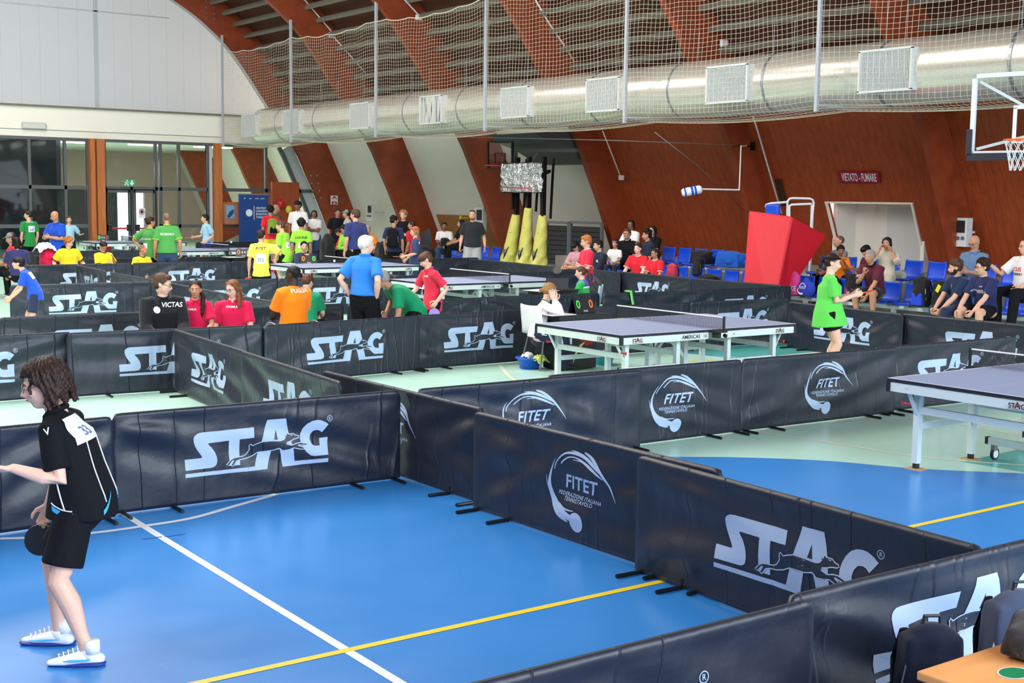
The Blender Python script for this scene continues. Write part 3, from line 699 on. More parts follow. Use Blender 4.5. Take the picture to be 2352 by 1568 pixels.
for k, (x0, y0, x1, y1) in enumerate([(15.9, 38.6, 18.2, 38.6), (19.04, 37.2, 19.02, 34.9), (19.0, 34.8, 18.95, 32.5), (18.95, 32.5, 18.75, 30.2), (16.4, 32.0, 18.7, 31.9)]):
    barrier((x0, y0), (x1, y1), None, ['plain black far barrier below the blue roll-up banner', 'plain black far barrier in front of the woman in white T-shirt with folded arms', 'plain black far barrier below the seated man in bright green',
      'plain black far barrier in front of the boy with black backpack', 'plain black far barrier behind the scoreboard of the far long table'][k])

# ------------------------------------------------------------------ table tennis tables
def text_mb(mb, s_, size, fn, bold=0.01, shear=0.0, mi=0, space=1.0):
    v, f = text2d(s_, size, bold, shear, space); mb.add([fn(x, y) for x, y in v], f, mi=mi)
def mini_stag(mb, fn, size, mi=0, red=1):
    """small word mark: black letters, a red hound across the A"""
    text_mb(mb, 'ST', size, lambda x, y: fn(x-size*0.85, y), 0.02, mi=mi); text_mb(mb, 'A', size*1.3, lambda x, y: fn(x+size*0.02, y), 0.02, mi=mi)
    text_mb(mb, 'G', size, lambda x, y: fn(x+size*0.88, y), 0.02, mi=mi)
    v, f = ribbon([(-size*0.75, size*0.12), (-size*0.2, size*0.36), (size*0.3, size*0.5), (size*0.75, size*0.42)], [size*0.03, size*0.16, size*0.18, size*0.04])
    mb.add([fn(x, y+0.0) for x, y in v], f, mi=red)
    v, f = ribbon([(-size*1.5, -size*0.15), (size*1.4, -size*0.15)], size*0.06, sub=1); mb.add([fn(x, y) for x, y in v], f, mi=mi)
def table(label, loc, rz=0.0):
    t = thing('table_tennis_table', label, 'table tennis table', loc, rz, None)
    L2, W2 = 1.37, 0.7625
    for s in (-1, 1):
        b = MB(); b.box((s*(L2/2+0.002), 0, 0.748), (L2-0.004, 2*W2, 0.024), mi=1)
        b.box((s*(L2/2+0.002), 0, 0.7605), (L2-0.006, 2*W2-0.006, 0.002), mi=0)
        zt = 0.7622
        b.add([(s*0.005, -0.0015, zt), (s*L2, -0.0015, zt), (s*L2, 0.0015, zt), (s*0.005, 0.0015, zt)], [(0, 1, 2, 3) if s > 0 else (3, 2, 1, 0)], mi=2)
        for y0, y1 in ((-W2+.002, -W2+0.022), (W2-0.022, W2-.002)):
            b.add([(s*0.005, y0, zt), (s*(L2-.002), y0, zt), (s*(L2-.002), y1, zt), (s*0.005, y1, zt)], [(0, 1, 2, 3) if s > 0 else (3, 2, 1, 0)], mi=2)
        b.add([(s*(L2-0.022), -W2+.002, zt), (s*(L2-.002), -W2+.002, zt), (s*(L2-.002), W2-.002, zt), (s*(L2-0.022), W2-.002, zt)], [(0, 1, 2, 3) if s > 0 else (3, 2, 1, 0)], mi=2)
        b.build('table_top', [M['table_top'], mat('table_edge', rgb(22, 24, 40), 0.5), M['line_white']], t, fix=True)
        # apron
        b = MB(); za = 0.692
        for y in (-W2+0.02, W2-0.02): b.box((s*(L2/2+0.03), y, za), (L2-0.09, 0.025, 0.075))
        b.box((s*(L2-0.02), 0, za), (0.025, 2*W2-0.03, 0.075)); b.box((s*0.06, 0, za), (0.03, 2*W2-0.06, 0.05))
        fr = b.build('apron', M['table_frame'], t)
        b = MB()
        for sy in (-1, 1):   # dark corner caps
            b = MB(); b.box((s*(L2-0.014), sy*(W2-0.014), za), (0.034, 0.034, 0.085)); b.build('corner_cap', mat('table_edge', rgb(22, 24, 40), 0.5), fr)
        b = MB(); y = -W2+0.0045
        if s < 0:
            mini_stag(b, lambda x, z: (-1.13+x, y, 0.672+z), 0.056); text_mb(b, 'AMERICAS', 0.060, lambda x, z: (-0.34+x, y, 0.672+z), 0.012); text_mb(b, '16', 0.060, lambda x, z: (-0.125+x, y, 0.672+z), -0.01)
            xx = -L2-0.011; mini_stag(b, lambda x, z: (xx-0.002, -x-0.45, 0.672+z), 0.056); text_mb(b, 'RELA', 0.014, lambda x, z: (xx-0.002, -x+0.55, 0.69+z), 0.0)
        else:
            mini_stag(b, lambda x, z: (1.10+x, y, 0.672+z), 0.056); text_mb(b, 'it', 0.04, lambda x, z: (0.33+x, y, 0.68+z), 0.0, shear=0.4)
        b.build('apron_print', [M['print_black'], M['print_red']], fr, fix=False)
        # leg frames
        for sx in (0.22, 0.98) if True else ():
            for sy in (-1, 1):
                b = MB(); x = s*(sx+0.18); yy = sy*(W2-0.17)
                b.box((x, yy, 0.36), (0.055, 0.055, 0.62)); b.box((x, yy, 0.025), (0.04, 0.04, 0.05), mi=1); b.box((x, yy, 0.003), (0.12, 0.14, 0.006), mi=2)
                b.build('leg', [M['table_frame'], M['rubber'], M['card']], t)
            b = MB(); x = s*(sx+0.18); b.box((x, 0, 0.50), (0.035, 2*W2-0.34, 0.06)); b.build('cross_bar', M['table_frame'], t)
        for sy in (-1, 1):
            b = MB(); yy = sy*(W2-0.17); b.box((s*0.78, yy, 0.36), (0.72, 0.03, 0.05)); b.bar((s*1.16, yy, 0.42), (s*1.30, yy, 0.66), 0.03, 0.015); b.build('side_rail', M['table_frame'], t)
            b = MB(); b.tube([(s*1.24, yy+sy*0.02, 0.55), (s*1.24, yy+sy*0.09, 0.55)], 0.008, 6); b.ball((s*1.24, yy+sy*0.10, 0.55), (0.014, 0.008, 0.022)); b.build('lock_knob', M['print_red'], t)
        # castor beam
        b = MB(); x = s*0.28; b.box((x, 0, 0.17), (0.05, 1.0, 0.06)); b.box((x, -0.51, 0.17), (0.052, 0.03, 0.062), mi=1); b.box((x, 0.51, 0.17), (0.052, 0.03, 0.062), mi=1)
        b.box((x, 0.0, 0.42), (0.06, 0.07, 0.5)); b.bar((x, 0, 0.34), (s*0.02, 0, 0.62), 0.04); b.build('undercarriage', [M['table_frame'], M['rubber']], t)
        for sy in (-1, 1):
            b = MB(); yy = sy*0.46; xx = x; b.box((xx+0.02, yy, 0.115), (0.05, 0.035, 0.06), mi=0); b.tube([(xx+0.03, yy-0.012, 0.055), (xx+0.03, yy+0.012, 0.055)], 0.052, 18, mi=1); b.tube([(xx+0.03, yy-0.0135, 0.055), (xx+0.03, yy+0.0135, 0.055)], 0.036, 14, mi=2)
            b.build('castor', [M['grey_metal'], M['rubber'], M['white_plastic']], t)
    # net
    b = MB(); hw = W2+0.1525; step = 0.0135; r = 0.0011
    y = -hw
    while y < hw: b.bar((0, y, 0.775), (0, y, 0.905), r*2); y += step
    z = 0.775
    while z < 0.905: b.bar((0, -hw, z), (0, hw, z), r*2); z += step
    n = b.build('net', M['black_plastic'], t)
    b = MB(); b.box((0, 0, 0.908), (0.008, 2*hw, 0.013)); b.build('net_tape', M['line_white'], n)
    for sy in (-1, 1):
        b = MB(); b.box((0, sy*(hw+0.008), 0.835), (0.018, 0.022, 0.165)); b.box((0, sy*(W2+0.06), 0.745), (0.12, 0.2, 0.02)); b.box((0, sy*(W2+0.05), 0.70), (0.05, 0.09, 0.06)); b.tube([(0.06, sy*(W2+0.11), 0.70), (0.09, sy*(W2+0.11), 0.69)], 0.022, 10)
        b.build('net_post', M['black_plastic'], n)
    return t
def fold_dup(root, loc, rz, label):
    """copy a table: parts, sub-parts"""
    return dup(root, loc, rz, label)
T1 = table('grey table tennis table right of picture centre, girl in white hoodie behind it', (10.43, 11.21, 0))
for loc, rz, lb in [((10.18, 6.035, 0), 0, 'grey table tennis table cut off by the right edge of the photo, castor wheels visible'),
                    ((13.05, 18.92, 0), math.radians(0.5), 'grey table tennis table behind the boy in red with violet bat'),
                    ((13.25, 24.15, 0), 0, 'grey table tennis table behind the white haired man in blue polo'),
                    ((13.72, 38.1, 0), 0, 'farthest left table tennis table, in front of the door with panic bars'),
                    ((13.80, 32.25, 0), 0, 'far table tennis table to the right of the man in green and jeans')]:
    fold_dup(T1, loc, rz, lb)

# ------------------------------------------------------------------ umpire desks and scoreboards
def scoreboard(label, loc, rz, left, right, cl, crr, mid=False):
    t = thing('scoreboard', label, 'scoreboard', loc, rz)
    b = MB(); w_, h = 0.36, 0.19
    for s in (-1, 1):
        R = Matrix.Rotation(s*0.32, 3, 'X'); b.box((0, s*0.045, h/2), (w_, 0.008, h), R)
    b.box((0, 0, 0.004), (w_, 0.13, 0.008)); 
    for x in (-0.13, -0.10, -0.07, 0.07, 0.10, 0.13): b.tube([(x, -0.03, h), (x, 0, h+0.03), (x, 0.03, h)], 0.005, 6)
    b.build('stand', M['black_plastic'], t)
    fn0 = lambda x, z: (x, -0.082+z*math.tan(0.32), z)
    for x0, dg, cm in ((-0.115, left, cl), (0.115, right, crr)):
        b = MB(); b.add([fn0(x0+x, z) for x, z in ((-0.05, 0.055), (0.05, 0.055), (0.05, 0.185), (-0.05, 0.185))], [(0, 1, 2, 3)], mi=0)
        text_mb(b, dg, 0.145, lambda x, z: (lambda p: (p[0], p[1]-0.004, p[2]))(fn0(x0+x, z+0.068)), 0.02, mi=1); b.build('score_card', [M['black_plastic'], cm], t, fix=False)
    b = MB(); text_mb(b, 'STAG', 0.032, lambda x, z: (lambda p: (p[0], p[1]-0.004, p[2]))(fn0(x, z+0.02)), 0.01)
    if mid:
        for x0 in (-0.032, 0.032): text_mb(b, '0', 0.07, lambda x, z: (lambda p: (p[0], p[1]-0.004, p[2]))(fn0(x0+x, z+0.09)), 0.01)
    b.build('lettering', M['print_white'], t, fix=False); return t
def desk(label, c, rz, number=None):
    t = thing('umpire_desk', label, 'desk', (*c, 0), rz)
    b = MB(); b.box((0, 0, 0.34), (0.60, 0.36, 0.66)); b.build('cabinet', M['black_plastic'], t, bevel=0.008)
    b = MB(); b.box((0.05, 0, 0.685), (0.80, 0.42, 0.05)); b.box((0.0, 0, 0.715), (0.95, 0.46, 0.012)); b.build('desk_top', M['black_plastic'], t)
    b = MB(); b.box((-0.28, 0, 0.724), (0.40, 0.44, 0.006)); b.build('score_sheet_tray', M['white_plastic'], t)
    b = MB(); yy = -0.1815
    v, f = poly2d([(-0.02, 0.57), (0.28, 0.57), (0.28, 0.40), (0.22, 0.32), (0.12, 0.31), (0.02, 0.38), (-0.02, 0.45)]); b.add([(x, yy, z) for x, z in v], f, mi=0)
    v, f = poly2d([(-0.10, 0.08), (-0.06, 0.22), (0.02, 0.33), (0.10, 0.36), (0.05, 0.30), (-0.02, 0.22)]); b.add([(x, yy-0.001, z) for x, z in v], f, mi=1)
    b.build('side_graphic', [mat('graphic_red', rgb(160, 22, 42), 0.5), mat('graphic_cream', rgb(225, 205, 150), 0.6)], t, fix=False)
    xx = -0.3015; b = MB(); text_mb(b, 'STAG', 0.09, lambda x, z: (xx, -x*1.0, 0.47+z), 0.012); text_mb(b, 'table tennis', 0.03, lambda x, z: (xx, -x, 0.43+z), 0.002); b.build('side_print', M['print_white'], t, fix=False)
    if number:
        b = MB(); b.box((-0.215, yy-0.004, 0.47), (0.19, 0.005, 0.26), mi=0); text_mb(b, number, 0.17, lambda x, z: (-0.215+x, yy-0.008, 0.41+z), 0.004, mi=1); b.build('number_sheet', [M['print_white'], M['print_black']], t, fix=False)
    return t
desk('black umpire desk with a number sheet, red side graphic, beside the nearer long table', (10.55, 13.18), 0.0, '16')
scoreboard('scoreboard with green and orange zero on the umpire desk of the nearer long table', (10.72, 13.16, 0.722), 0.10, '0', '0', M['green'], M['orange'])
desk('black umpire desk half hidden behind the girl with the ponytail and big green jacket', (13.0, 16.75), 0.25)
scoreboard('black scoreboard seen from its back in front of the ponytail girl', (13.15, 16.8, 0.722), 2.6, '1', '0', M['green'], M['orange'])
desk('black umpire desk in front of the boy resting chin on his hands', (12.9, 25.6), 0.0)
scoreboard('scoreboard with orange and green zero in front of the boy resting his chin', (13.05, 25.45, 0.722), -0.3, '0', '0', M['orange'], M['green'])
p = at_z(560, 590, 0.722); desk('black umpire desk right of the far table net', (p.x, p.y), 0.0)
scoreboard('scoreboard with two white zeros between orange and green digits', (p.x, p.y, 0.722), -0.5, '0', '0', M['orange'], M['green'], True)
desk('black umpire desk at the farthest left table', (13.3, 39.7), 0.0)
scoreboard('scoreboard standing behind the farthest left table', (13.35, 39.6, 0.722), -0.5, '0', '1', M['green'], M['print_red'], True)

# buckets with towels
def tub(label, c, m_, r=0.17):
    b = MB(); prof_ = [(0.62*r, 0), (0.7*r, 0.0), (0.95*r, 0.13), (1.08*r, 0.135), (1.08*r, 0.15), (0.93*r, 0.15), (0.68*r, 0.012), (0.0001, 0.012)]
    n = 28; vs = [(R0*math.cos(2*PI*k/n), R0*math.sin(2*PI*k/n), z) for R0, z in prof_ for k in range(n)]
    b.add(vs, [(i*n+k, i*n+(k+1) % n, (i+1)*n+(k+1) % n, (i+1)*n+k) for i in range(len(prof_)-1) for k in range(n)]+[tuple(range(n-1, -1, -1))])
    o = b.build('tub', m_, smooth=True, loc=(*c, 0)); return tag(o, label, 'tub')
tub('royal blue plastic tub on the floor left of the umpire desk', (10.07, 13.42), mat('tub_blue', rgb(20, 95, 205), 0.35))
tub('light cyan plastic tub on the floor right of the umpire desk', (11.2, 13.28), mat('tub_cyan', rgb(80, 190, 225), 0.35))
def towel(label, c, w_, d_, m_, seed, drop=0.12, rz=0.3):
    b = MB(); n = 14; vs = []
    for j in range(n+1):
        for i in range(n+1):
            x = (i/n-0.5)*w_; y = (j/n-0.5)*d_; r_ = math.hypot(x/w_, y/d_)*2
            vs.append((x*0.85, y*0.85, -drop*max(0, r_-0.45)**1.3+0.012*math.sin(9*i/n*3+seed)+0.012*math.cos(7*j/n*2.5+seed)))
    b.add(vs, [(j*(n+1)+i, j*(n+1)+i+1, (j+1)*(n+1)+i+1, (j+1)*(n+1)+i) for j in range(n) for i in range(n)])
    o = b.build('towel', m_, smooth=True, loc=c, rz=rz, fix=False); s = o.modifiers.new('t', 'SOLIDIFY'); s.thickness = 0.008
    return tag(o, label, 'towel')
towel('lime green and white towel hanging over the rim of the blue tub', (10.12, 13.27, 0.175), 0.26, 0.22, cloth('lime_towel', 196, 220, 90), 1, 0.10)
towel('small white towel lying in the blue tub', (10.1, 13.5, 0.19), 0.16, 0.16, cloth('white_towel', 225, 225, 225), 3, 0.06)
towel('pale blue cloth lying in the cyan tub', (11.2, 13.3, 0.17), 0.24, 0.20, cloth('paleblue', 150, 190, 235), 5, 0.05)

# chairs
def plastic_chair(label, loc, rz, m_=None):
    t = thing('plastic_chair', label, 'chair', loc, rz); m_ = m_ or M['white_plastic']
    b = MB(); n = 12; vs = []; w_ = 0.23
    curve = [(0.22, 0.43), (0.18, 0.455), (0.05, 0.445), (-0.10, 0.435), (-0.18, 0.45), (-0.215, 0.52), (-0.235, 0.65), (-0.255, 0.78), (-0.262, 0.83)]
    for j, (y, z) in enumerate(curve):
        for i in range(n+1):
            s = (i/n-0.5)*2; wv_ = w_*(1-0.12*(j/8)**3); vs.append((s*wv_, y+0.03*s*s*(1 if j > 4 else 0), z+0.012*s*s))
    b.add(vs, [(j*(n+1)+i, j*(n+1)+i+1, (j+1)*(n+1)+i+1, (j+1)*(n+1)+i) for j in range(len(curve)-1) for i in range(n)])
    o = b.build('seat_shell', m_, t, smooth=True, fix=False); s = o.modifiers.new('t', 'SOLIDIFY'); s.thickness = 0.014
    for sx in (-1, 1):
        for sy in (-1, 1):
            b = MB(); b.tube([(sx*0.16, sy*0.12, 0.44), (sx*0.21, sy*0.2-0.02, 0.0)], 0.011, 8); b.build('leg', M['grey_metal'], t)
    return t

# ------------------------------------------------------------------ duct and grilles
DX, DZ, DR = 20.25, 4.60, 0.61
t = thing('air_duct', 'large round galvanised air duct running along the side under the timber arches', 'duct', (0, 0, 0))
y = 8.0; i = 0; bb = MB(); pr_ = []
while y < 42.8:
    r_ = DR+(0.012 if (i % 2) else 0.0)*1.0
    pr_.append((y, r_)); y += 0.055; i += 1
n = 36; vs = [(DX+r_*math.cos(2*PI*k/n), yy, DZ+r_*math.sin(2*PI*k/n)) for yy, r_ in pr_ for k in range(n)]
bb.add(vs, [(i*n+k, i*n+(k+1) % n, (i+1)*n+(k+1) % n, (i+1)*n+k) for i in range(len(pr_)-1) for k in range(n)]+[tuple((len(pr_)-1)*n+k for k in range(n))])
bb.build('duct_pipe', mat('duct_steel', rgb(236, 231, 220), 0.25, 0.62, vary=0.05, vscale=2), t, smooth=True, fix=True)
for yy in [10.2+2.775*k for k in range(12)]:
    b = MB(); b.tube([(DX, yy-0.03, DZ), (DX, yy+0.03, DZ)], DR+0.02, 40); b.build('duct_collar', M['alu'], t)
    for dx_ in (-0.3, 0.3): b = MB(); b.bar((DX+dx_, yy, DZ+0.5), (DX+dx_, yy, DZ+1.3), 0.012); b.build('hanger_rod', M['alu'], t)
GL = ['air grille on the duct nearest the basketball backboard, largest', 'air grille on the duct, second from the right', 'air grille on the duct, third from the right', 'air grille on the duct, fourth from the right',
      'air grille on the duct with broken and bent louvres', 'air grille on the duct, third from its far end', 'air grille on the duct, second from its far end', 'air grille at the far left end of the duct']
GP = [(1973, 2095, 110, 205), (1622, 1718, 146, 228), (1347, 1422, 173, 246), (1150, 1215, 195, 259), (965, 1014, 215, 273), (805, 848, 227, 283), (650, 687, 243, 296), (556, 588, 258, 305)]
for (u0, u1, v0, v1), lb in zip(GP, GL):
    xg = DX-DR-0.06; a = at_x(u1, (v0+v1)/2, xg); c = at_x(u0, (v0+v1)/2, xg); ym = (a.y+c.y)/2; w_ = abs(c.y-a.y); w_ = min(max(w_, 0.9), 1.15)
    t = thing('air_grille', lb, 'vent', (xg, ym, DZ+0.0), -PI/2, 'air grilles' if False else None)
    b = MB(); h = 0.74
    for s in (-1, 1): b.box((s*w_/2, 0, 0), (0.04, 0.05, h)); b.box((0, 0, s*h/2), (w_+0.04, 0.05, 0.04))
    b.box((0, 0.16, 0), (w_, 0.02, h)) ; b.box((0, 0.10, h/2), (w_, 0.2, 0.02)); b.box((0, 0.10, -h/2), (w_, 0.2, 0.02)); b.box((w_/2, 0.10, 0), (0.02, 0.2, h)); b.box((-w_/2, 0.10, 0), (0.02, 0.2, h))
    b.build('grille_frame', M['white_metal'], t)
    b = MB(); x = -w_/2+0.03; j = 0; rr = random.Random(int(u0)); broken = 'broken' in lb
    while x < w_/2:
        if not broken or rr.random() < 0.55: b.bar((x+(rr.uniform(-.06, .06) if broken else 0), 0, -h/2), (x, 0, h/2), 0.010, 0.03)
        x += 0.034
    z = -h/2+0.04
    while z < h/2 and not broken: b.bar((-w_/2, 0.02, z), (w_/2, 0.02, z), 0.006, 0.02); z += 0.05
    b.build('louvres', M['white_metal'], t)

# ------------------------------------------------------------------ safety net
NX = 19.25; posts = [44.1, 38.7, 33.25, 27.7, 22.25, 16.75, 11.2]
for k, y in enumerate(posts):
    b = MB(); b.box((NX, y, 5.85), (0.07, 0.07, 3.9)); b.box((NX+0.5, y, 4.02), (1.0, 0.05, 0.05)); o = b.build('net_post', mat('net_post_paint', rgb(176, 178, 184), 0.5))
    tag(o, ['white steel net post at the far left end of the safety net', 'white net post second from the far left end', 'white net post third from the far left end', 'white net post in the middle of the safety net', 'white net post above the ponytail girl and red shirted boy',
            'white net post above the red crash mat', 'white net post beyond the right edge'][k], 'post')
t = thing('safety_net', 'white cord safety net hanging in front of the air duct', 'net', (0, 0, 0))
def ntop(y):
    i = max(k for k in range(len(posts)) if posts[k] >= min(y, 44.09)); y0 = posts[i]; y1 = posts[min(i+1, len(posts)-1)]
    f = 0 if y0 == y1 else (y0-y)/(y0-y1); return 7.25-0.14*math.sin(PI*min(max(f, 0), 1))-(0.05*abs(math.sin(y*2.6)))
def npt(y, s):   # s: 0 top .. 1 bottom of the curtain .. beyond 1 the floor of the net
    zt = ntop(y); zb = 4.02-0.10*abs(math.sin(PI*(44.1-y)/5.5))
    if s <= 1: return Vector((NX+0.03*math.sin(y*1.3+s*3)+0.01*math.sin(y*3.1), y+0.02*math.sin(s*9+y), zt+(zb-zt)*s))
    q = s-1; return Vector((NX+q*3.0, y+0.02*math.sin(q*20), zb-0.10*math.sin(PI*min(1, q*2.2))+0.05*q))
cell = 0.13; SV = [j/33 for j in range(34)]+[1+j*0.06 for j in range(1, 9)]
b = MB(); y = 44.05; yy = []
while y > 9.5: yy.append(y); y -= cell
for y in yy:
    pts = [npt(y, s) for s in SV[::2]]+[npt(y, SV[-1])]
    for a, c in zip(pts[:-1], pts[1:]): b.bar(a, c, 0.0048)
for s in SV:
    pts = [npt(y, s) for y in yy[::2]]
    for a, c in zip(pts[:-1], pts[1:]): b.bar(a, c, 0.0048)
b.build('net_cord', mat('net_cord', rgb(205, 196, 174), 0.7), t, fix=False)
b = MB(); pts = [npt(y, 0) for y in yy[::1]]
for a, c in zip(pts[:-1], pts[1:]): b.bar(a, c, 0.024)
b.build('head_rope', mat('net_cord', rgb(205, 196, 174), 0.7), t, fix=False)
b = MB(); b.tube([(NX, 44.1, 3.95), (NX, 9, 3.95)], 0.012, 6); b.tube([(-6, 44.2, 4.25), (NX, 44.1, 4.22)], 0.012, 5); struct(b.build('trim_20', M['alu']))
# ------------------------------------------------------------------ stadium seats
def seat_geo():
    b = MB(); n = 8; vs = []
    curve = [(-0.20, 0.02), (-0.21, 0.055), (-0.12, 0.05), (0.06, 0.035), (0.15, 0.05), (0.19, 0.12), (0.21, 0.24), (0.225, 0.36), (0.215, 0.38)]
    for j, (x, z) in enumerate(curve):
        for i in range(n+1):
            s = (i/n-0.5)*2; e = abs(s)**4; hw = 0.205*(1-0.10*(j/8)**4)
            vs.append((x-(0.025*s*s if j > 4 else 0), s*hw, z+0.015*e))
    b.add(vs, [(j*(n+1)+i, (j+1)*(n+1)+i, (j+1)*(n+1)+i+1, j*(n+1)+i+1) for j in range(len(curve)-1) for i in range(n)]); return b
sroot = None
def seat(x, y, z, label, group=None):
    global sroot
    if sroot is None:
        t = thing('stadium_seat', label, 'seat', (x, y, z), 0, group)
        o = seat_geo().build('seat_shell', M['seat_blue'], t, smooth=True, fix=False); s = o.modifiers.new('t', 'SOLIDIFY'); s.thickness = 0.025; s.offset = 0
        b = MB(); b.box((-0.02, 0, -0.01), (0.32, 0.10, 0.05)); b.build('bracket', M['white_metal'], t); sroot = t; return t
    t = dup(sroot, (x, y, z), 0, label)
    if group: t['group'] = group
    elif 'group' in t: del t['group']
    return t
ROW1, ROW2 = (19.15, 0.40), (20.45, 0.74)
g1, g2 = 'empty front row seats', 'empty upper row seats'
y = 22.9; ys1 = []
while y > 10.2: ys1.append(y); y -= 0.50
for i, y in enumerate(ys1): seat(ROW1[0], y, ROW1[1], 'blue plastic seat in the front row along the timber wall', 'front row seats')
y = 22.7; ys2 = []
while y > 9.9: ys2.append(y); y -= 0.52
for i, y in enumerate(ys2):
    if not (17.6 < y < 20.6): seat(ROW2[0], y, ROW2[1], 'blue plastic seat in the upper row along the timber wall', 'upper row seats')
for i, (x, y) in enumerate([(21.2, 29.6), (21.2, 30.15), (21.2, 30.7), (21.2, 31.25), (21.2, 31.8), (21.2, 32.35)]): seat(x, y, 0.42, 'blue plastic seat by the white wall between the brown arches', 'seats by the white wall')
for (x, z, ys_, lb) in ((19.15, 0.355, (22.9, 10.2), 'white steel beam carrying the front row of blue seats'), (20.45, 0.69, (22.7, 9.9), 'white steel beam carrying the upper row of blue seats')):
    t = thing('seat_beam', lb, 'beam', (0, 0, 0)); b = MB(); b.box((x, (ys_[0]+ys_[1])/2, z), (0.10, ys_[0]-ys_[1]+0.4, 0.06)); b.build('beam', M['white_metal'], t)
    y = ys_[0]
    g = 0.0 if z < 0.5 else 0.34
    if z > 0.5: x0 = x-0.0
    while y > ys_[1]-0.1:
        b = MB(); b.box((x, y, (z+(0.0 if x < 19.5 else 0.34))/2), (0.08, 0.06, z-(0.0 if x < 19.5 else 0.34))); b.build('leg', M['white_metal'], t); y -= 2.05

# ------------------------------------------------------------------ bags
def on_x(u, v, x): return at_x(u, v, x).y
def blob(name, label, cat, c, dims, m_, seed=0, rz=0.0, lumps=10, voxel=0.016, parts=None, squash=1.0):
    r = random.Random(seed); b = MB(); w_, d_, h = dims
    b.ball((0, 0, h*0.45), (w_*0.46, d_*0.46, h*0.45), seg=16, ring=12)
    b.box((0, 0, h*0.40), (w_*0.78, d_*0.78, h*0.72), taper=0.85)
    for _ in range(lumps):
        a = r.uniform(0, 2*PI); q = r.uniform(0.2, 0.85)
        b.ball((math.cos(a)*w_*0.36, math.sin(a)*d_*0.36, h*q*0.9), (w_*0.15, d_*0.15, h*0.14), seg=8, ring=6)
    me = remesh(b, voxel, 4, 0.6); shade(me); me.materials.append(m_)
    for v in me.vertices: v.co.z = max(0, v.co.z)
    o = bpy.data.objects.new(name, me); C.objects.link(o); o.location = c; o.rotation_euler = (0, 0, rz); return tag(o, label, cat)
def backpack(label, c, rz, m_, m2=None, h=0.46, text=None, tilt=0.0, stripe=None):
    b = MB(); w_, d_ = h*0.66, h*0.36
    b.box((0, 0, h*0.45), (w_*0.92, d_*0.8, h*0.85), taper=0.82); b.ball((0, 0, h*0.82), (w_*0.38, d_*0.40, h*0.16)); b.ball((0, -d_*0.1, h*0.4), (w_*0.48, d_*0.5, h*0.40))
    me = remesh(b, 0.012, 6, 0.6); shade(me); me.materials.append(m_)
    o = bpy.data.objects.new('backpack', me); C.objects.link(o); o.location = c; o.rotation_euler = (tilt, 0, rz); tag(o, label, 'backpack')
    b = MB(); b.box((0, -d_*0.42, h*0.26), (w_*0.70, d_*0.34, h*0.38), taper=0.85)
    me = remesh(b, 0.012, 5, 0.6); shade(me); me.materials.append(m2 or m_); p = bpy.data.objects.new('front_pocket', me); C.objects.link(p); p.parent = o
    b = MB(); b.tube([(-0.035, 0.0, h*0.95), (-0.03, 0, h*1.03), (0.03, 0, h*1.03), (0.035, 0, h*0.95)], 0.007, 6); b.build('handle', M['black_plastic'], o)
    for s in (-1, 1):
        b = MB(); b.tube([(s*w_*0.28, d_*0.35, h*0.88), (s*w_*0.32, d_*0.62, h*0.6), (s*w_*0.34, d_*0.45, h*0.12)], 0.022, 8, flat=0.35); b.build('shoulder_strap', M['black_plastic'], o)
        b = MB(); b.tube([(s*w_*0.43, -d_*0.20, h*0.15), (s*w_*0.42, -d_*0.28, h*0.5), (s*w_*0.30, -d_*0.25, h*0.86)], 0.005, 5); b.build('piping', stripe or M['grey_metal'], o)
    if text:
        b = MB(); text_mb(b, text, h*0.16, lambda x, z: (x, -d_*0.62, h*0.22+z), 0.01); b.build('lettering', M['print_white'], o, fix=False)
    return o
navy_b = cloth('bag_navy', 32, 42, 66); black_b = cloth('bag_black', 26, 26, 30); blue_b = cloth('bag_blue', 22, 88, 190); pink_b = cloth('bag_pink', 225, 70, 150)
red_b = cloth('bag_coral', 205, 60, 80); royal_b = cloth('bag_royal', 40, 62, 175); grey_b = cloth('bag_grey', 176, 170, 160)
backpack('pink-red drawstring backpack on the front row seats beside the girl in red with glasses', (18.95, on_x(1544, 620, 18.95), 0.43), -PI/2, red_b, h=0.46)
backpack('dark backpack with white straps on the seat behind the girl in red with glasses', (19.35, 19.9, 0.62), -PI/2, black_b, h=0.42)
blob('duffel_bag', 'black duffel bag on a blue front row seat, right of the coral backpack', 'bag', (19.0, on_x(1630, 628, 19.0), 0.44), (0.36, 0.62, 0.30), black_b, 3, 0.1)
blob('sports_bag', 'large bright blue sports bag on the upper row seats near the red crash mat', 'bag', (20.35, on_x(1678, 605, 20.35), 0.76), (0.40, 0.85, 0.42), blue_b, 4, 0.1)
blob('sports_bag', 'black bag on the upper row seats left of the big blue bag', 'bag', (20.4, on_x(1611, 590, 20.4), 0.76), (0.38, 0.60, 0.40), black_b, 5, 0.1)
blob('jacket_pile', 'small pile of blue and black clothes on the front row seats', 'clothes', (18.9, on_x(1588, 635, 18.9), 0.43), (0.30, 0.45, 0.18), blue_b, 6, 0.1)
blob('helmet_bag', 'small pink bag on the floor left of the red crash mat', 'bag', (19.9, on_x(1690, 640, 19.9), 0.34), (0.28, 0.34, 0.22), pink_b, 7, 0)
blob('ice_bag', 'see-through yellow and orange bag beside the navy backpack in the front row', 'bag', (18.7, 21.25, 0.40), (0.16, 0.14, 0.30), mat('amber_bag', rgb(230, 170, 80), 0.4), 8, 0)
backpack('navy backpack on the seat in front of the man in black polo', (18.75, 20.75, 0.42), -PI/2, navy_b, h=0.42, text='STAG')
o = blob('shoe_sack', 'bright pink drawstring sack standing on a front seat left of the royal blue sack', 'bag', (18.85, on_x(1824, 655, 18.85), 0.43), (0.20, 0.30, 0.52), pink_b, 9, 0, lumps=4)
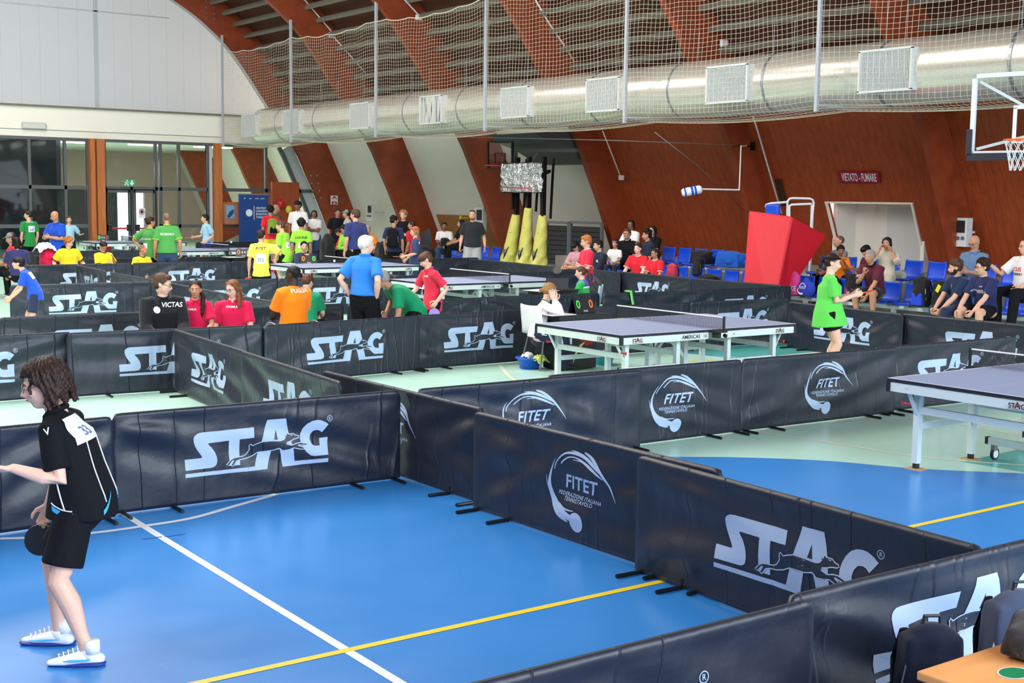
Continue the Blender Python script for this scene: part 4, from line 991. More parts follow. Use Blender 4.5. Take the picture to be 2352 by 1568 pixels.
b = MB(); text_mb(b, 'NIKE', 0.13, lambda x, z: (-0.105, -x, 0.10+z), 0.015); b.build('lettering', M['print_white'], o, fix=False)
b = MB(); b.ball((0, 0, 0.15), (0.10, 0.22, 0.15)); b.tube([(0, 0, 0.15), (0, 0.0, 0.33), (0, 0, 0.36)], [0.15, 0.06, 0.03], 12, flat=0.7, ref=(0, 1, 0)); me = remesh(b, 0.014, 5); shade(me); me.materials.append(royal_b)
o = bpy.data.objects.new('drawstring_sack', me); C.objects.link(o); o.location = (18.85, on_x(1852, 665, 18.85), 0.43); tag(o, 'royal blue drawstring sack with white ball print on a front seat', 'bag')
b = MB(); text_mb(b, 'FITET', 0.07, lambda x, z: (-0.115, -x, 0.15+z), 0.01); v, f = ribbon([(-0.09, 0.16), (-0.10, 0.10), (-0.04, 0.06), (0.02, 0.065)], [0.01, 0.02, 0.03, 0.03]); b.add([(-0.125, -x, z) for x, z in v], f)
v, f = ribbon([(-0.08, 0.2), (0, 0.26), (0.08, 0.2)], 0.012); b.add([(-0.11, -x, z) for x, z in v], f); b.build('logo_print', M['print_white'], o, fix=False)
backpack('black and magenta backpack with white letters on the seat right of the girl in green', (18.85, on_x(1958, 660, 18.85), 0.44), -PI/2, black_b, cloth('magenta', 150, 25, 85), h=0.50, text='VL', tilt=0.0)
blob('sports_bag', 'limp black bag lying below the black and magenta backpack', 'bag', (18.75, on_x(1975, 672, 18.75), 0.42), (0.36, 0.42, 0.30), black_b, 12, 0)
o = blob('handbag', 'cream and grey handbag on an upper seat in front of the white recess', 'bag', (20.3, on_x(2066, 632, 20.3), 0.77), (0.16, 0.34, 0.20), grey_b, 10, 0, lumps=2)
b = MB(); b.tube([(0, -0.14, 0.16), (-0.06, 0.0, 0.26), (0, 0.14, 0.16)], 0.008, 6); b.build('strap', grey_b, o)
backpack('black and royal blue rucksack on a front seat left of the bearded man', (18.85, on_x(2116, 675, 18.85), 0.42), -PI/2-0.15, black_b, cloth('royal_pocket', 30, 70, 210), h=0.56, stripe=M['print_white'])
o = backpack('black backpack with yellow tag leaning beside the black and royal blue rucksack', (18.85, on_x(2160, 680, 18.85), 0.42), -PI/2-0.1, black_b, h=0.50, tilt=0.0)
b = MB(); b.box((0.05, -0.12, 0.36), (0.07, 0.01, 0.13), Matrix.Rotation(0.5, 3, 'Y')); b.build('yellow_tag', mat('tag_yellow', rgb(235, 225, 40), 0.5), o)
blob('sports_bag', 'black and white bag under the seats at the right edge', 'bag', (19.4, 10.9, 0.0), (0.3, 0.45, 0.35), black_b, 15, 0)
# foreground: two backpacks and the wooden desk
p = Vector((4.15, 2.98, 0))
backpack('dark navy backpack leaning on the nearest barrier behind the wooden desk', (4.13, 2.93, 0.18), math.radians(-30), cloth('bag_darknavy', 20, 27, 48), h=0.45)
b = MB(); b.box((4.1, 2.88, 0.08), (0.5, 0.34, 0.16)); o = b.build('low_box', M['black_plastic']); tag(o, 'low black box under the dark navy backpack', 'box')
b = MB(); b.box((4.62, 2.86, 0.09), (0.44, 0.34, 0.18)); o = b.build('low_box', M['black_plastic']); tag(o, 'low black box under the grey and black backpack at the right edge', 'box')
backpack('grey and black backpack at the right edge leaning on the nearest barrier', (4.60, 2.86, 0.18), math.radians(-25), cloth('bag_greyish', 66, 74, 98), h=0.52, stripe=M['print_white'])
c_ = at_z(2105, 1540, 0.75)
t = thing('wooden_desk', 'orange-brown wooden desk corner at the lower right edge with a green oval sticker', 'desk', (c_.x, c_.y, 0), math.radians(0.0))
b = MB(); b.box((0.65, -0.55, 0.735), (1.30, 1.10, 0.03)); o = b.build('desk_top', M['desk_wood'], t, bevel=0.006)
b = MB()
for x in (0.05, 1.25): b.box((x, -0.55, 0.36), (0.03, 1.0, 0.72))
b.build('side_panel', M['desk_wood'], t)
b = MB(); q = at_z(2330, 1545, 0.751)-c_; v, f = disc2d(0, 0, 0.062, 0.062); v2, f2 = disc2d(0, 0, 0.055, 0.055)
b.add([(q.x+x, q.y+y*0.75, 0.7512) for x, y in v], f, mi=0); b.add([(q.x+x, q.y+y*0.75, 0.7518) for x, y in v2], f2, mi=1); o = b.build('sticker', [M['print_white'], mat('sticker_green', rgb(35, 130, 85), 0.4)], t, fix=False)
blob('folded_jacket', 'dark brown jacket lying on the back of the wooden desk', 'clothes', (c_.x+0.52, c_.y-0.10, 0.75), (0.5, 0.22, 0.13), cloth('dark_brown', 40, 34, 36), 21, 0.3)

# ------------------------------------------------------------------ basketball goals
def goal(label, c, ang, hoop=True):
    """ang: direction the board faces, radians in plan"""
    t = thing('basketball_goal', label, 'basketball goal', (c[0], c[1], 0), ang+PI/2)
    b = MB(); W_, z0, z1 = 1.8, 2.90, 3.95
    for x in (-W_/2, W_/2): b.box((x, 0, (z0+z1)/2), (0.06, 0.05, z1-z0+0.06))
    for z in (z0, z1): b.box((0, 0, z), (W_+0.06, 0.05, 0.06))
    b.build('board_frame', M['white_metal'], t)
    b = MB(); b.add([(-W_/2, 0, z0), (W_/2, 0, z0), (W_/2, 0, z1), (-W_/2, 0, z1)], [(0, 1, 2, 3)])
    bg = bpy.data.materials.get('board_glass')
    if not bg:
        bg = bpy.data.materials.new('board_glass'); bg.use_nodes = True; nt = bg.node_tree; nt.nodes.remove(nt.nodes['Principled BSDF']); o_ = nt.nodes['Material Output']
        tr = nt.nodes.new('ShaderNodeBsdfTransparent'); tr.inputs[0].default_value = (0.9, 0.92, 0.92, 1); gl = nt.nodes.new('ShaderNodeBsdfGlossy'); gl.inputs[1].default_value = 0.05; mx = nt.nodes.new('ShaderNodeMixShader'); mx.inputs[0].default_value = 0.06
        nt.links.new(tr.outputs[0], mx.inputs[1]); nt.links.new(gl.outputs[0], mx.inputs[2]); nt.links.new(mx.outputs[0], o_.inputs[0])
    b.build('board_glass', bg, t, fix=False)
    b = MB()
    for x in (-0.295, 0.295): b.box((x, -0.012, 3.28), (0.05, 0.012, 0.45))
    for z in (3.055, 3.505): b.box((0, -0.012, z), (0.64, 0.012, 0.05))
    b.build('target_square', M['print_white'], t)
    b = MB(); b.box((0, 0, z0-0.05), (W_+0.1, 0.09, 0.10)); b.box((-W_/2-0.03, 0, z0+0.15), (0.08, 0.09, 0.36)); b.box((W_/2+0.03, 0, z0+0.15), (0.08, 0.09, 0.36)); b.build('board_padding', mat('pad_navy', rgb(24, 28, 44), 0.6), t)
    b = MB()
    for s in (-1, 1):
        b.bar((s*0.86, 0.05, 3.88), (s*0.15, 0.55, 3.4), 0.04, 0.04); b.bar((s*0.86, 0.05, 2.96), (s*0.15, 0.55, 3.2), 0.04, 0.04)
    b.bar((0, 0.1, 3.3), (0.9, 1.3, 3.2), 0.12, 0.15); b.bar((0.9, 1.3, 3.2), (1.9, 1.5, 3.0), 0.12, 0.15); b.bar((1.9, 1.5, 3.05), (1.95, 1.6, 0.0), 0.14, 0.18); b.build('support_arm', M['white_metal'], t)
    b = MB(); n = 24; rr = 0.225; cy = -0.38; zr = 3.05
    pts = [(rr*math.cos(2*PI*k/n), cy+rr*math.sin(2*PI*k/n), zr) for k in range(n+1)]; b.tube(pts, 0.010, 8, cap=False); b.box((0, -0.08, zr-0.03), (0.14, 0.16, 0.10)); b.bar((0.06, -0.1, zr), (0.1, cy+0.2, zr), 0.02); b.bar((-0.06, -0.1, zr), (-0.1, cy+0.2, zr), 0.02)
    rim = b.build('rim', mat('rim_orange', rgb(240, 95, 30), 0.4), t)
    b = MB(); K = 12; H_ = 0.40
    rad_ = lambda s: rr*(1-0.42*s**0.7)
    for k in range(K):
        for dr in (-1, 1):
            pts = []
            for j in range(9):
                s = j/8; a = 2*PI*(k+dr*j*0.25)/K; pts.append((rad_(s)*math.cos(a), cy+rad_(s)*math.sin(a), zr-H_*s))
            b.tube(pts, 0.0045, 5)
    b.build('hoop_net', M['print_white'], rim); return t
gc = at_d(2236, 265, 18.2); to_cam = math.atan2(-gc.y, -gc.x)
ang = to_cam-math.radians(28); tx = Vector((math.cos(ang+PI/2), math.sin(ang+PI/2), 0)) # board axis
gpos = gc+tx*0.9
goal('white framed glass basketball goal with orange rim at the right edge', (gpos.x, gpos.y), ang)
# folded goals on yellow padded posts
yel = mat('pad_yellow', rgb(214, 210, 108), 0.35, bump=0.4, bscale=6, vary=0.06)
PADL = ['leftmost of the three yellow padded goal posts', 'middle and tallest of the three yellow padded goal posts', 'rightmost of the three yellow padded goal posts']
PP = [((1186, 492), (1162, 645), (1162, 645)), ((1214, 477), (1201, 648), (1201, 648)), ((1247, 493), (1233, 650), (1233, 650))]
for k, ((tu, tv), a_, c_2) in enumerate(PP):
    X0 = 21.0-0.0*k; tp_ = at_x(tu, tv, X0); bt = at_x((a_[0]+c_2[0])/2, a_[1], X0); yb = bt.y
    t = thing('padded_post', PADL[k], 'padded post', (X0, yb, 0)); dy = tp_.y-yb
    b = MB(); h = tp_.z; rr = [0.27, 0.26, 0.225, 0.18, 0.145, 0.12]; zz = [0.0, 0.25, 0.55, 1.0, 1.5, h]
    b.tube([(0.0, dy*z/h, z) for z in zz], rr, 14, flat=1.0, ref=(0, 1, 0)); me = remesh(b, 0.03, 4)
    for v in me.vertices:
        a = math.atan2(v.co.y, v.co.x); v.co += Vector((math.cos(a), math.sin(a), 0))*(0.014*math.sin(9*v.co.z+3*a)+0.012*math.sin(17*v.co.z-5*a))*(1.2 if v.co.z < 0.7 else 0.4)
        v.co.z = min(max(v.co.z, 0), h)
    shade(me); me.materials.append(yel); o = bpy.data.objects.new('pad', me); C.objects.link(o); o.parent = t
    bv = BVHTree.FromPolygons([v.co for v in me.vertices], [p_.vertices for p_ in me.polygons])
    b = MB()
    def proj_(x, z):
        q = Vector((-2, dy*z/h-x+0.0, z)); hit_ = bv.ray_cast(q, Vector((1, 0, 0)))[0]; return (hit_ if hit_ else Vector((-0.2, q.y, z)))+Vector((-0.006, 0, 0))
    for pts, ws in (([(-0.09, 0.86), (-0.03, 0.72), (0.0, 0.55)], [0.03, 0.05, 0.02]), ([(0.09, 0.88), (0.04, 0.72), (0.0, 0.55)], [0.02, 0.05, 0.03]), ([(0.0, 0.80), (0.01, 0.78)], [0.05, 0.05])):
        v, f = ribbon(pts, ws); b.add([proj_(x+0.02, z+0.0) for x, z in v], f)
    b.build('logo_print', mat('ink_navy', rgb(28, 30, 80), 0.5), o, fix=False)
    b = MB()
    for z in ((h-0.1, h-0.55) if k == 1 else (h-0.5, h-0.04)): b.bar(proj_(-0.10, z), proj_(0.06, z+0.01), 0.02, 0.012)
    b.build('strap', mat('strap_ochre', rgb(120, 100, 30), 0.6), o)
    b = MB(); b.bar((0, dy, h-0.1), (0, dy*1.05, 3.3), 0.12, 0.10); b.bar((0.05, dy-0.26, h-0.1), (0.05, dy-0.36, 3.25 if k != 1 else 3.0), 0.05, 0.05)
    b.build('steel_post', M['black_metal'], t)
gm = bpy.data.materials.new('crinkled_foil'); gm.use_nodes = True; nt = gm.node_tree; bb_ = nt.nodes['Principled BSDF']; bb_.inputs['Metallic'].default_value = 0.9; bb_.inputs['Roughness'].default_value = 0.18; bb_.inputs['Base Color'].default_value = (0.75, 0.77, 0.78, 1)
vn = nt.nodes.new('ShaderNodeTexNoise'); vn.inputs['Scale'].default_value = 4.0; vn.inputs['Detail'].default_value = 3; vn.inputs['Distortion'].default_value = 2; bp = nt.nodes.new('ShaderNodeBump'); bp.inputs['Strength'].default_value = 1.0; bp.inputs['Distance'].default_value = 0.25
tc = nt.nodes.new('ShaderNodeTexCoord'); nt.links.new(tc.outputs['Object'], vn.inputs['Vector']); nt.links.new(vn.outputs['Fac'], bp.inputs['Height']); nt.links.new(bp.outputs[0], bb_.inputs['Normal'])
t = thing('foil_covered_board', 'crinkled silver foil covered backboard above the yellow padded posts', 'basketball goal', (0, 0, 0))
q0, q1, q2, q3 = [at_x(*q, 20.6) for q in ((1152, 377), (1246, 373), (1247, 441), (1152, 441))]
b = MB(); n = 14; vs = []
for j in range(n+1):
    for i in range(n+1):
        p = q0.lerp(q1, i/n).lerp(q3.lerp(q2, i/n), j/n); p.x += 0.02*math.sin(i*2.1+j)+0.02*math.cos(j*1.7-i); vs.append(p)
b.add(vs, [(j*(n+1)+i, j*(n+1)+i+1, (j+1)*(n+1)+i+1, (j+1)*(n+1)+i) for j in range(n) for i in range(n)]); o = b.build('foil', gm, t, smooth=True, fix=False); s = o.modifiers.new('t', 'SOLIDIFY'); s.thickness = 0.03
b = MB()
for a, c in ((q0, q1), (q1, q2), (q2, q3), (q3, q0)): b.bar(a+Vector((.04, 0, 0)), c+Vector((.04, 0, 0)), 0.05)
b.bar(at_x(1244, 400, 20.75), at_x(1262, 393, 21.2), 0.08); b.bar(at_x(1240, 372, 20.7), at_x(1246, 500, 20.95), 0.06); b.build('board_frame', M['black_metal'], t)
b = MB(); rc = at_x(1168, 431, 20.2); pts = [(rc.x+0.225*math.cos(2*PI*k/20), rc.y+0.225*math.sin(2*PI*k/20), rc.z) for k in range(21)]; b.tube(pts, 0.012, 6, cap=False); b.bar((rc.x+0.2, rc.y, rc.z), (20.6, rc.y-0.05, rc.z), 0.03)
b.bar((rc.x+.2, rc.y, rc.z), at_x(1222, 432, 20.55), 0.025); b.build('rim', mat('rim_red', rgb(190, 30, 50), 0.4), t)
t = thing('training_hoop', 'small black framed glass board with red rim high left of the foil covered board', 'basketball goal', (0, 0, 0))
b = MB(); qq = [at_x(*q, 20.9) for q in ((1121, 326), (1177, 326), (1177, 388), (1121, 388))]
for a, c in zip(qq, qq[1:]+qq[:1]): b.bar(a, c, 0.05)
q5 = [at_x(*q, 20.9) for q in ((1137, 352), (1160, 352), (1160, 375), (1137, 375))]
for a, c in zip(q5, q5[1:]+q5[:1]): b.bar(a, c, 0.03)
b.bar(at_x(1177, 326, 20.9), at_x(1177, 480, 20.9), 0.06); b.build('board_frame', M['black_metal'], t)
b = MB(); b.add(qq, [(0, 1, 2, 3)]); b.build('board_glass', bpy.data.materials['board_glass'], t, fix=False)
b = MB(); rc = at_x(1132, 380, 20.5); pts = [(rc.x+0.225*math.cos(2*PI*k/20), rc.y+0.225*math.sin(2*PI*k/20), rc.z) for k in range(21)]; b.tube(pts, 0.012, 6, cap=False); b.bar((rc.x+0.2, rc.y, rc.z), (20.9, rc.y-0.2, rc.z), 0.03); b.build('rim', mat('rim_red', rgb(190, 30, 50), 0.4), t)
t = thing('wall_bracket', 'grey steel wall bracket frame right of the hanging hoop', 'bracket', (0, 0, 0)); b = MB()
for a, c in (((1184, 346), (1326, 345)), ((1184, 346), (1184, 395)), ((1238, 350), (1222, 372))): b.bar(at_x(*a, 21.6), at_x(*c, 21.6), 0.09)
b.build('frame', mat('bracket_grey', rgb(88, 92, 96), 0.5), t)
# louvred shutters
t = thing('louvred_shutter', 'dark grey louvred double shutter low on the white wall behind the woman in pink', 'shutter', (0, 0, 0)); XL = 23.0
for (u0, u1) in ((1256, 1307), (1311, 1383)):
    a = at_x(u0, 510, XL); c = at_x(u1, 513, XL); zt = a.z; b = MB(); y0, y1 = a.y, c.y
    for yy in (y0, y1): b.box((XL, yy, zt/2), (0.08, 0.07, zt))
    b.box((XL, (y0+y1)/2, zt), (0.08, abs(y1-y0), 0.07)); b.build('frame', M['alu'], t)
    b = MB(); z = 0.15
    while z < zt-0.05: b.box((XL+0.02, (y0+y1)/2, z), (0.02, abs(y1-y0)-0.06, 0.150), Matrix.Rotation(0.25, 3, 'Y')); z += 0.135
    b.build('slats', mat('shutter_grey', rgb(44, 47, 48), 0.45, 0.2), t)
# red crash mat with a blue seat and white tube frame behind it
redm = mat('mat_red', rgb(205, 14, 34), 0.55, bump=0.15, bscale=5, vary=0.05); redd = mat('mat_red_dark', rgb(150, 10, 32), 0.55, bump=0.15, bscale=5)
t = thing('crash_mat', 'tall red folded crash mat standing in front of the timber wall', 'crash mat', (0, 0, 0))
def slab(pxs, ds, thick, name, m_, t):
    P_ = [at_d(*q, d) for q, d in zip(pxs, ds)]; nrm = (P_[1]-P_[0]).cross(P_[3]-P_[0]).normalized(); 
    if nrm.dot(FWD) < 0: nrm = -nrm
    b = MB(); b.add(P_+[p+nrm*thick for p in P_], [(0, 1, 2, 3), (7, 6, 5, 4), (0, 4, 5, 1), (1, 5, 6, 2), (2, 6, 7, 3), (3, 7, 4, 0)])
    o = b.build(name, m_, t, bevel=0.03); return o
slab([(1720, 483), (1820, 497), (1772, 738), (1701, 732)], [24.9, 24.5, 24.1, 24.5], 0.25, 'left_pad', redm, t)
slab([(1820, 497), (1900, 541), (1800, 690), (1772, 738)], [24.5, 25.1, 24.6, 24.1], 0.25, 'right_pad', redm, t)
t = thing('high_umpire_chair', 'white tubular high chair frame with blue seat sticking out above the red mat', 'chair', (0, 0, 0)); b = MB(); dd = 26.2
b.tube([at_d(*q, dd) for q in ((1759, 476), (1760, 470), (1770, 467), (1808, 464))], 0.022, 8)
b.tube([at_d(*q, dd) for q in ((1808, 495), (1809, 462), (1814, 456), (1822, 455), (1860, 456), (1867, 459), (1869, 466), (1864, 515))], 0.022, 8)
b.tube([at_d(*q, dd-0.4) for q in ((1813, 500), (1813, 474), (1818, 470), (1864, 468))], 0.022, 8)
for u in (1812, 1866): b.bar(at_d(u, 470, dd+0.1), Vector((at_d(u, 470, dd+0.1).x, at_d(u, 470, dd+0.1).y, 0.3)), 0.045)
b.build('tube_frame', M['white_metal'], t)
a = at_d(1775, 482, 26.0); b = MB(); b.box((a.x, a.y, a.z), (0.10, 0.34, 0.22)); b.build('seat', M['seat_blue'], t, bevel=0.03)

# ------------------------------------------------------------------ wall things
def on_clad(u, v, off=0.66):
    X_ = 23.5
    for _ in range(20):
        p = at_x(u, v, X_); X_ = clad_x(p.z, off)
    return p
def wall_sign(label, pxs, text, mt, mtext, size=None, name='sign', wall=on_clad, shear=0):
    P_ = [wall(*q) for q in pxs]; b = MB(); nrm = (P_[1]-P_[0]).cross(P_[3]-P_[0]).normalized()
    if nrm.dot(FWD) > 0: nrm = -nrm
    t = thing(name, label, 'sign', (0, 0, 0))
    b.add([p+nrm*0.03 for p in P_]+P_, [(0, 1, 2, 3), (7, 6, 5, 4), (0, 4, 5, 1), (1, 5, 6, 2), (2, 6, 7, 3), (3, 7, 4, 0)]); b.build('plate', mt, t)
    if text:
        b = MB(); ex_ = (P_[1]-P_[0]); W_ = ex_.length; ex_.normalize(); ey = (P_[0]-P_[3]); H_ = ey.length; ey.normalize(); c = (P_[0]+P_[1]+P_[2]+P_[3])/4+nrm*0.034
        lines = text.split('\n'); sz = (size or 1)*H_/len(lines)
        for i, ln in enumerate(lines):
            v, f = text2d(ln, 1.0, 0.02); wv_ = max(x for x, y in v)-min(x for x, y in v); sx = W_*0.86/wv_
            if size: sx = min(sx, sz*0.7)
            v = [(x*sx, (y-0.36)*sz) for x, y in v]; off_ = ((len(lines)-1)/2-i)*sz*1.15/(1.0 if size is None else size)*(size or 1)
            b.add([c+ex_*x+ey*(y+off_) for x, y in v], f)
        b.build('lettering', mtext, t, fix=False)
    return t
sred = mat('sign_red', rgb(150, 18, 48), 0.4)
wall_sign('red sign with large white capital letters on the timber wall', [(1927, 392), (2020, 393), (2023, 419), (1931, 417)], 'VIETATO - FUMARE', sred, M['print_white'])
def box_on(label, u, v, w_, h, d_, name, cat, X_=None, m_=None, extra=None):
    p = on_clad(u, v, 0.6) if X_ is None else at_x(u, v, X_); t = thing(name, label, cat, (p.x-d_/2-(0.25 if X_ is None else 0), p.y, p.z-h/2), 0)
    b = MB(); b.box((0, 0, h/2), (d_, w_, h)); b.box((0.3, 0, h/2), (0.6, 0.05, 0.05)); b.build('housing', m_ or M['white_metal'], t, bevel=0.01)
    if extra: 
        b = MB(); b.box((-d_/2-0.005, -w_*0.12, h*0.70), (0.02, w_*0.60, h*0.42)); b.build('dark_window', M['black_plastic'], t)
        for i in range(3):
            b = MB(); b.tube([(-d_/2-0.02, -w_*0.33+i*w_*0.28, h*0.30), (-d_/2+0.01, -w_*0.33+i*w_*0.28, h*0.30)], w_*0.10, 10); b.build('socket', M['grey_metal'], t)
    return t
box_on('pale grey electric cabinet on the timber wall above the bald man in blue polo', 2230, 533, 0.42, 0.60, 0.22, 'electric_cabinet', 'electric cabinet', extra=True)
box_on('pale grey electric cabinet on the white wall, left one, above the man in navy', 856, 488, 0.42, 0.62, 0.16, 'electric_cabinet', 'electric cabinet', X_=24.2, extra=True)
box_on('pale grey electric cabinet on the white wall right of the man in black T-shirt', 1108, 505, 0.48, 0.80, 0.16, 'electric_cabinet', 'electric cabinet', X_=23.9, extra=True)
box_on('small yellow notice on the white wall left of the man in black T-shirt', 1058, 500, 0.14, 0.14, 0.02, 'notice', 'sign', X_=24.3, m_=mat('notice_yellow', rgb(215, 195, 40), 0.6))
b = MB(); p = at_x(1101, 474, 24.0)
for r_ in (0.14, 0.10): b.tube([(p.x, p.y+r_*math.cos(2*PI*k/16), p.z+r_*math.sin(2*PI*k/16)) for k in range(17)], 0.015, 6, cap=False)
tag(b.build('cable_coil', M['white_plastic'], smooth=True), 'white cable coil hanging above the right cabinet on the white wall', 'cable')
# fire sign on the first arch, exit sign, emergency lamp, door notice
wy = lambda Y: (lambda u, v: at_y(u, v, Y))
wall_sign('red and white fire notice on the leftmost brown arch', [(759, 449), (775, 449), (775, 470), (759, 470)], 'A\nB', M['print_white'], mat('fire_red', rgb(190, 30, 45), 0.5), name='fire_sign', wall=wy(44.2))
gsg = mat('exit_green', rgb(30, 150, 90), 0.4, emit=(rgb(30, 150, 90), 0.35))
b = MB(); q = at_y(297, 420, 44.0); b.bar((q.x-0.12, 44.0, q.z), (q.x-0.12, 44.5, q.z+0.05), 0.03); b.bar((q.x+0.12, 44.0, q.z), (q.x+0.12, 44.5, q.z+0.05), 0.03); struct(b.build('trim_22', M['grey_metal']))
t = wall_sign('green emergency exit sign with arrow above the glass door', [(285, 413), (309, 413), (309, 427), (285, 427)], None, gsg, M['print_white'], name='exit_sign', wall=wy(44.0))
b = MB(); c = at_y(303, 420, 43.92)
v, f = poly2d([(-0.03, 0.09), (0.03, 0.09), (0.03, 0), (0.09, 0), (0, -0.09), (-0.09, 0), (-0.03, 0)]); b.add([(c.x+x, c.y, c.z+z) for x, z in v], f)
c = at_y(291, 420, 43.92)
for pts, ws in (([(0.0, 0.05), (-0.02, -0.02), (-0.07, -0.09)], 0.035), ([(-0.02, -0.02), (0.05, -0.05), (0.04, -0.1)], 0.03), ([(-0.07, 0.0), (0.0, 0.04), (0.07, 0.01)], 0.025)):
    v, f = ribbon(pts, ws); b.add([(c.x+x, c.y, c.z+z) for x, z in v], f)
v, f = disc2d(0.02, 0.08, 0.025); b.add([(c.x+x, c.y, c.z+z) for x, z in v], f); b.build('running_figure', M['print_white'], t, fix=False)
p = at_y(78, 289, YE-0.12); t = thing('emergency_lamp', 'long pale emergency lamp on the white beam at upper left', 'lamp', p)
b = MB(); b.box((0, 0, 0), (0.80, 0.10, 0.22)); b.build('housing', M['grey_metal'] if False else mat('lamp_body', rgb(190, 190, 184), 0.5), t, bevel=0.04)
b = MB(); b.box((0, -0.055, 0), (0.70, 0.02, 0.15)); b.build('diffuser', mat('lamp_diffuser', rgb(205, 206, 200), 0.3), t)
p = at_y(668, 438, YE-0.12); t = thing('wall_lamp', 'small lit white lamp on the glass screen above the man in white T-shirt', 'lamp', p)
b = MB(); b.box((0, 0, 0), (0.36, 0.08, 0.17)); b.build('diffuser', mat('lamp_lit', (1, 1, 1), 0.4, emit=((1, 0.98, 0.92), 3.5)), t); b = MB(); b.box((0, 0.05, 0), (0.38, 0.04, 0.2)); b.build('housing', M['white_plastic'], t)
# doors
for k, (u0, u1, lb) in enumerate([(240, 298, 'left'), (304, 355, 'right')]):
    b = MB(); xa, xb = ex(u0)+0.03, ex(u1)-0.02
    for x in (xa, xb): b.box((x, YE-0.02, 1.15), (0.10, 0.08, 2.3))
    for z in (0.1, 2.27): b.box(((xa+xb)/2, YE-0.02, z), (xb-xa, 0.08, 0.12))
    o = struct(b.build('door_1', M['dark_frame'])); 
    b = MB(); b.tube([(xa+0.1, YE-0.18, 0.98), (xb-0.1, YE-0.18, 0.98)], 0.03, 8); b.build('panic_bar', mat('panic_red', rgb(165, 30, 40), 0.4), o)
    b = MB(); b.box((xa+0.08, YE-0.14, 1.0), (0.12, 0.14, 0.22)); b.box((xb-0.08, YE-0.14, 1.0), (0.12, 0.14, 0.22)); b.build('panic_latch', M['black_plastic'], o)
t = wall_sign('white notice with a round prohibition symbol on the glass door', [(319, 478), (333, 478), (333, 501), (319, 501)], None, M['print_white'], M['print_black'], name='door_notice', wall=wy(44.42))
b = MB(); c = at_y(326, 486, 44.36); rg = [(0.085*math.cos(2*PI*k/20), 0.085*math.sin(2*PI*k/20)) for k in range(20)]; v, f = ribbon(rg, 0.02, closed=True); b.add([(c.x+x, c.y, c.z+z) for x, z in v], f)
v, f = disc2d(0, 0, 0.05); b.add([(c.x+x, c.y, c.z+z) for x, z in v], f, mi=1); b.build('symbol', [M['print_red'], M['print_black']], t, fix=False)
# blue roll-up banner, notice board
P_ = [at_y(*q, 43.7) for q in ((548, 447), (616, 448), (616, 560), (548, 560))]
t = thing('roll_up_banner', 'blue roll-up banner with white emblem and text in front of the glass screen', 'banner', (0, 0, 0))
ba, bc = P_[0], P_[1]; b = MB(); hz = ba.z; b.box(((ba.x+bc.x)/2, 43.7, hz/2), (bc.x-ba.x, 0.02, hz)); b.build('banner_sheet', mat('banner_blue', rgb(22, 62, 132), 0.5), t)
b = MB(); b.box(((ba.x+bc.x)/2, 43.7, hz+0.02), (bc.x-ba.x+0.04, 0.05, 0.05)); b.box(((ba.x+bc.x)/2, 43.7, 0.05), (bc.x-ba.x+0.06, 0.2, 0.1)); b.build('rail', M['alu'], t)
b = MB(); c = at_y(582, 490, 43.68)
for i, tx_ in enumerate(('CENTRO', 'UNIVERSITARIO', 'SPORTIVO', 'TORINO')):
    v, f = text2d(tx_, 0.10, 0.015); x0 = min(x for x, y in v); b.add([(c.x+0.10+x-x0, 43.685, c.z+0.16-0.11*i+y) for x, y in v], f)
v, f = disc2d(c.x-0.16, c.z+0.02, 0.13); b.add([(x, 43.685, z) for x, z in v], f); b.box((c.x+0.03, 43.685, c.z+0.02), (0.02, 0.005, 0.5))
for i, u in enumerate((562, 575, 590, 603)): v, f = text2d(('VF', 'cus', 'unito', 'polito')[i], 0.07, 0.01); q = at_y(u, 457, 43.685); b.add([(q.x+x, 43.685, q.z+y) for x, y in v], f)
b.build('lettering', M['print_white'], t, fix=False)
P_ = [at_y(*q, 44.3) for q in ((512, 465), (546, 465), (546, 514), (512, 514))]
t = thing('notice_board', 'cork notice board with a blue sports poster left of the blue banner', 'notice board', (0, 0, 0)); cx, cz = (P_[0].x+P_[1].x)/2, (P_[0].z+P_[3].z)/2; W_, H_ = P_[1].x-P_[0].x, P_[0].z-P_[3].z
b = MB(); b.box((cx, 44.3, cz), (W_, 0.05, H_)); b.build('cork', mat('cork', rgb(172, 120, 96), 0.9, vary=0.2, vscale=10), t)
b = MB(); 
for s in (-1, 1): b.box((cx+s*W_/2, 44.28, cz), (0.04, 0.07, H_)); b.box((cx, 44.28, cz+s*H_/2), (W_, 0.07, 0.04))
b.build('frame', M['post_wood'], t)
b = MB(); b.box((cx-0.02, 44.26, cz+0.05), (W_*0.55, 0.01, H_*0.6), mi=0); v, f = ribbon([(-0.12, -0.15), (0.0, 0.0), (0.1, 0.12)], [0.1, 0.16, 0.06]); b.add([(cx+x, 44.25, cz+z) for x, z in v], f, mi=1); b.build('poster', [mat('poster_pale', rgb(130, 165, 195), 0.6), mat('poster_blue', rgb(30, 70, 130), 0.6)], t, fix=False)
